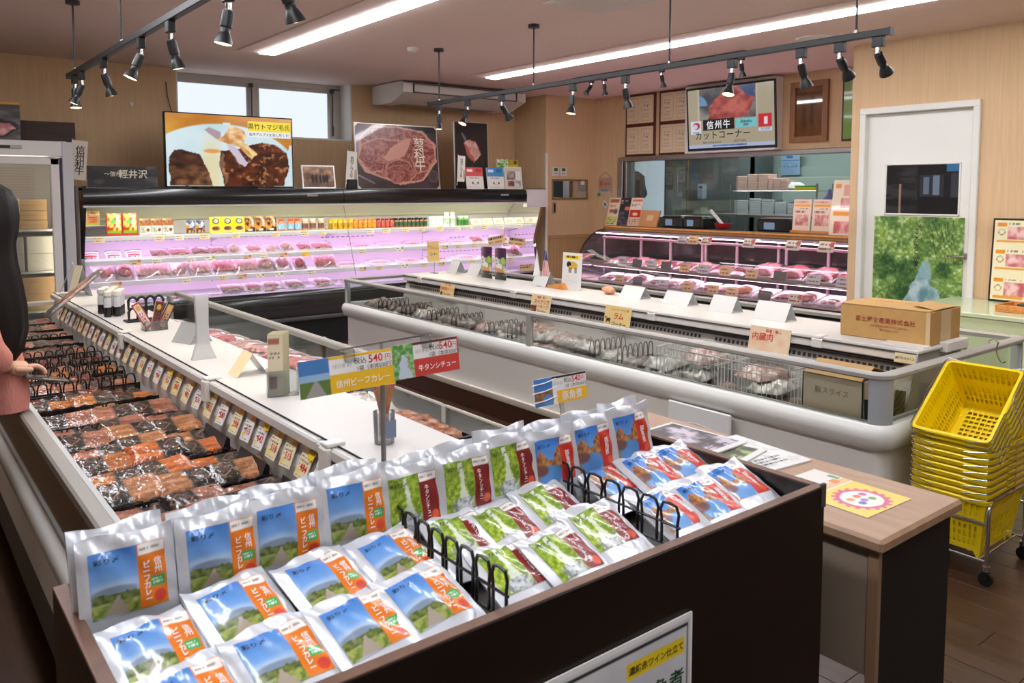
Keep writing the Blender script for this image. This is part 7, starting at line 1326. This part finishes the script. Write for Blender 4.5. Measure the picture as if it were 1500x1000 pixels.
B = [(.10, 3.47, .90, .115), (.15, 3.46, 1.02, .105), (.22, 3.44, 1.16, .112), (.265, 3.43, 1.28, .10), (.285, 3.42, 1.36, .05), (.30, 3.42, 1.42, .05),
     (.24, 3.285, 1.275, .055), (.27, 3.20, 1.08, .042), (.355, 3.285, .992, .030), (.27, 3.57, 1.27, .055), (.33, 3.66, 1.06, .042), (.40, 3.60, .99, .03),
     (.06, 3.40, .82, .085), (.05, 3.39, .46, .055), (.02, 3.38, .09, .04), (.10, 3.375, .03, .035), (.08, 3.54, .82, .085), (.06, 3.55, .46, .055), (.0, 3.56, .09, .04), (.08, 3.58, .03, .035)]
ED = [(0, 1), (1, 2), (2, 3), (3, 4), (4, 5), (3, 6), (6, 7), (7, 8), (3, 9), (9, 10), (10, 11), (0, 12), (12, 13), (13, 14), (14, 15), (0, 16), (16, 17), (17, 18), (18, 19)]
obj('body', skin('body', B, ED, SKIN), pe)
hd_ = MB(); hd_.lathe([(.02, -.115), (.05, -.108), (.066, -.07), (.078, -.02), (.084, .03), (.078, .075), (.055, .105), (.02, .118)], 20); H_ = TR(.32, 3.43, 1.505, rz=35)
he = hd_.build('head', SKIN, pe, True, M=H_)
MB().add([(.078, -.012, .02), (.078, .012, .02), (.076, 0, .03), (.100, 0, -.02), (.078, -.016, -.025), (.078, .016, -.025)], [(0, 3, 2), (2, 3, 1), (0, 4, 3), (1, 3, 5), (4, 5, 3)]).build('nose', SKIN, he, True); MB().blob((.070, 0, -.058), (.010, .022, .006), 1, 10, 6, .02).build('mouth', mat('lips', (176, 96, 92), .5), he, True)
for s_ in (-1, 1): MB().blob((.074, s_*.03, .012), (.007, .013, .007), 1, 10, 6, 0).build('eye', mat('eye dark', (30, 22, 20), .2), he, True); MB().blob((0, s_*.082, -.005), (.018, .008, .03), 2, 10, 6, .05).build('ear', SKIN, he, True)
# hair: cap plus long curtain
hr = MB(); prof = [(1.64, .012, .012, .318, 3.425), (1.632, .05, .05, .318, 3.423), (1.61, .082, .082, .318, 3.42), (1.57, .100, .098, .318, 3.415), (1.52, .108, .104, .316, 3.41), (1.47, .108, .102, .31, 3.40), (1.42, .100, .095, .305, 3.392), (1.36, .096, .09, .31, 3.385), (1.28, .100, .085, .318, 3.37), (1.20, .102, .075, .325, 3.355), (1.12, .098, .062, .328, 3.335), (1.06, .082, .048, .325, 3.32), (1.02, .06, .03, .315, 3.31), (1.0, .03, .012, .31, 3.305)]
N = 40; vs = []
for z, rx_, ry_, cx_, cy_ in prof:
    for j in range(N):
        t = 2*math.pi*j/N; wv = 1+.035*math.sin(11*t+z*3)+.02*math.sin(23*t+z*7); face = max(0, math.cos(t-math.radians(50))); fr = 1-.30*face**3*(1 if 1.36 < z < 1.56 else 0)
        vs.append((cx_+rx_*math.cos(t)*wv*fr, cy_+ry_*math.sin(t)*wv*fr, z+(.012*math.sin(9*t) if z < 1.1 else 0)))
hr.add(vs, [(i*N+j, i*N+(j+1) % N, (i+1)*N+(j+1) % N, (i+1)*N+j) for i in range(len(prof)-1) for j in range(N)]+[tuple(range((len(prof)-1)*N, len(prof)*N))]); hr.build('hair', HAIR, pe, True)
SW = [(.10, 3.47, .84, .155), (.15, 3.46, .98, .15), (.21, 3.44, 1.14, .145), (.255, 3.43, 1.29, .115), (.275, 3.42, 1.355, .07), (.24, 3.28, 1.275, .078), (.27, 3.19, 1.08, .068), (.335, 3.265, 1.005, .052), (.27, 3.575, 1.27, .078), (.33, 3.66, 1.06, .066), (.385, 3.61, 1.0, .05)]
obj('sweater', skin('sweater', SW, [(0, 1), (1, 2), (2, 3), (3, 4), (3, 5), (5, 6), (6, 7), (3, 8), (8, 9), (9, 10)], KNIT), pe)
# loose sweater front resting on the rim
MB().lathe([(.05, .819), (.068, .826), (.073, .87), (.068, .95), (.05, 1.05), (.02, 1.12)], 18, 0, (.352, 3.36, 0)).build('sweater_hem', KNIT, pe, True)
TR_ = [(.09, 3.47, .92, .13), (.07, 3.40, .80, .095), (.055, 3.39, .46, .07), (.03, 3.38, .10, .06), (.085, 3.54, .80, .095), (.06, 3.55, .46, .07), (.01, 3.56, .10, .06)]
obj('trousers', skin('trousers', TR_, [(0, 1), (1, 2), (2, 3), (0, 4), (4, 5), (5, 6)], JEAN), pe)
for x, y_ in ((.06, 3.378), (.04, 3.575)): MB().blob((x, y_, .035), (.125, .045, .04), 3, 16, 8, .03, flat=.85).build('shoe', mat('shoe grey', (70, 66, 62), .6), pe, True)
# hand closed round a phone
HD = [(.352, 3.283, .994, .026), (.385, 3.29, .985, .030), (.415, 3.30, .978, .028)]
pl = skin('hand', HD, [(0, 1), (1, 2)], SKIN); hnd = obj('hand', pl, pe)
for i, (dy, L_, dz) in enumerate(((-.024, .92, .006), (-.008, 1.05, .002), (.009, 1.0, -.002), (.024, .8, -.006))):
    f = [(.405, 3.30+dy, .982+dz, .0095), (.438, 3.303+dy, .980+dz+.004, .009), (.438+.024*L_, 3.305+dy, .966+dz, .0082), (.440+.026*L_, 3.305+dy, .948+dz, .0072)]; obj('finger', skin('finger', f, [(0, 1), (1, 2), (2, 3)], SKIN), hnd)
obj('thumb', skin('thumb', [(.372, 3.268, .985, .012), (.398, 3.248, .985, .0105), (.425, 3.25, .982, .009)], [(0, 1), (1, 2)], SKIN), hnd)
ph = thing('phone', 'dark phone held in the hand over the island rim', 'phone', None, TR(.40, 3.285, .945, rz=8, ry=14)); MB().cbox(0, .145, -.01, .06, 0, .009, .003).build('body', mat('phone grey', (110, 98, 92), .3), ph); MB().box(.006, .139, -.006, .056, .009, .0095).build('screen', mat('phone glass', (20, 20, 22), .08), ph)

bpy.data.scenes.remove(SCR)
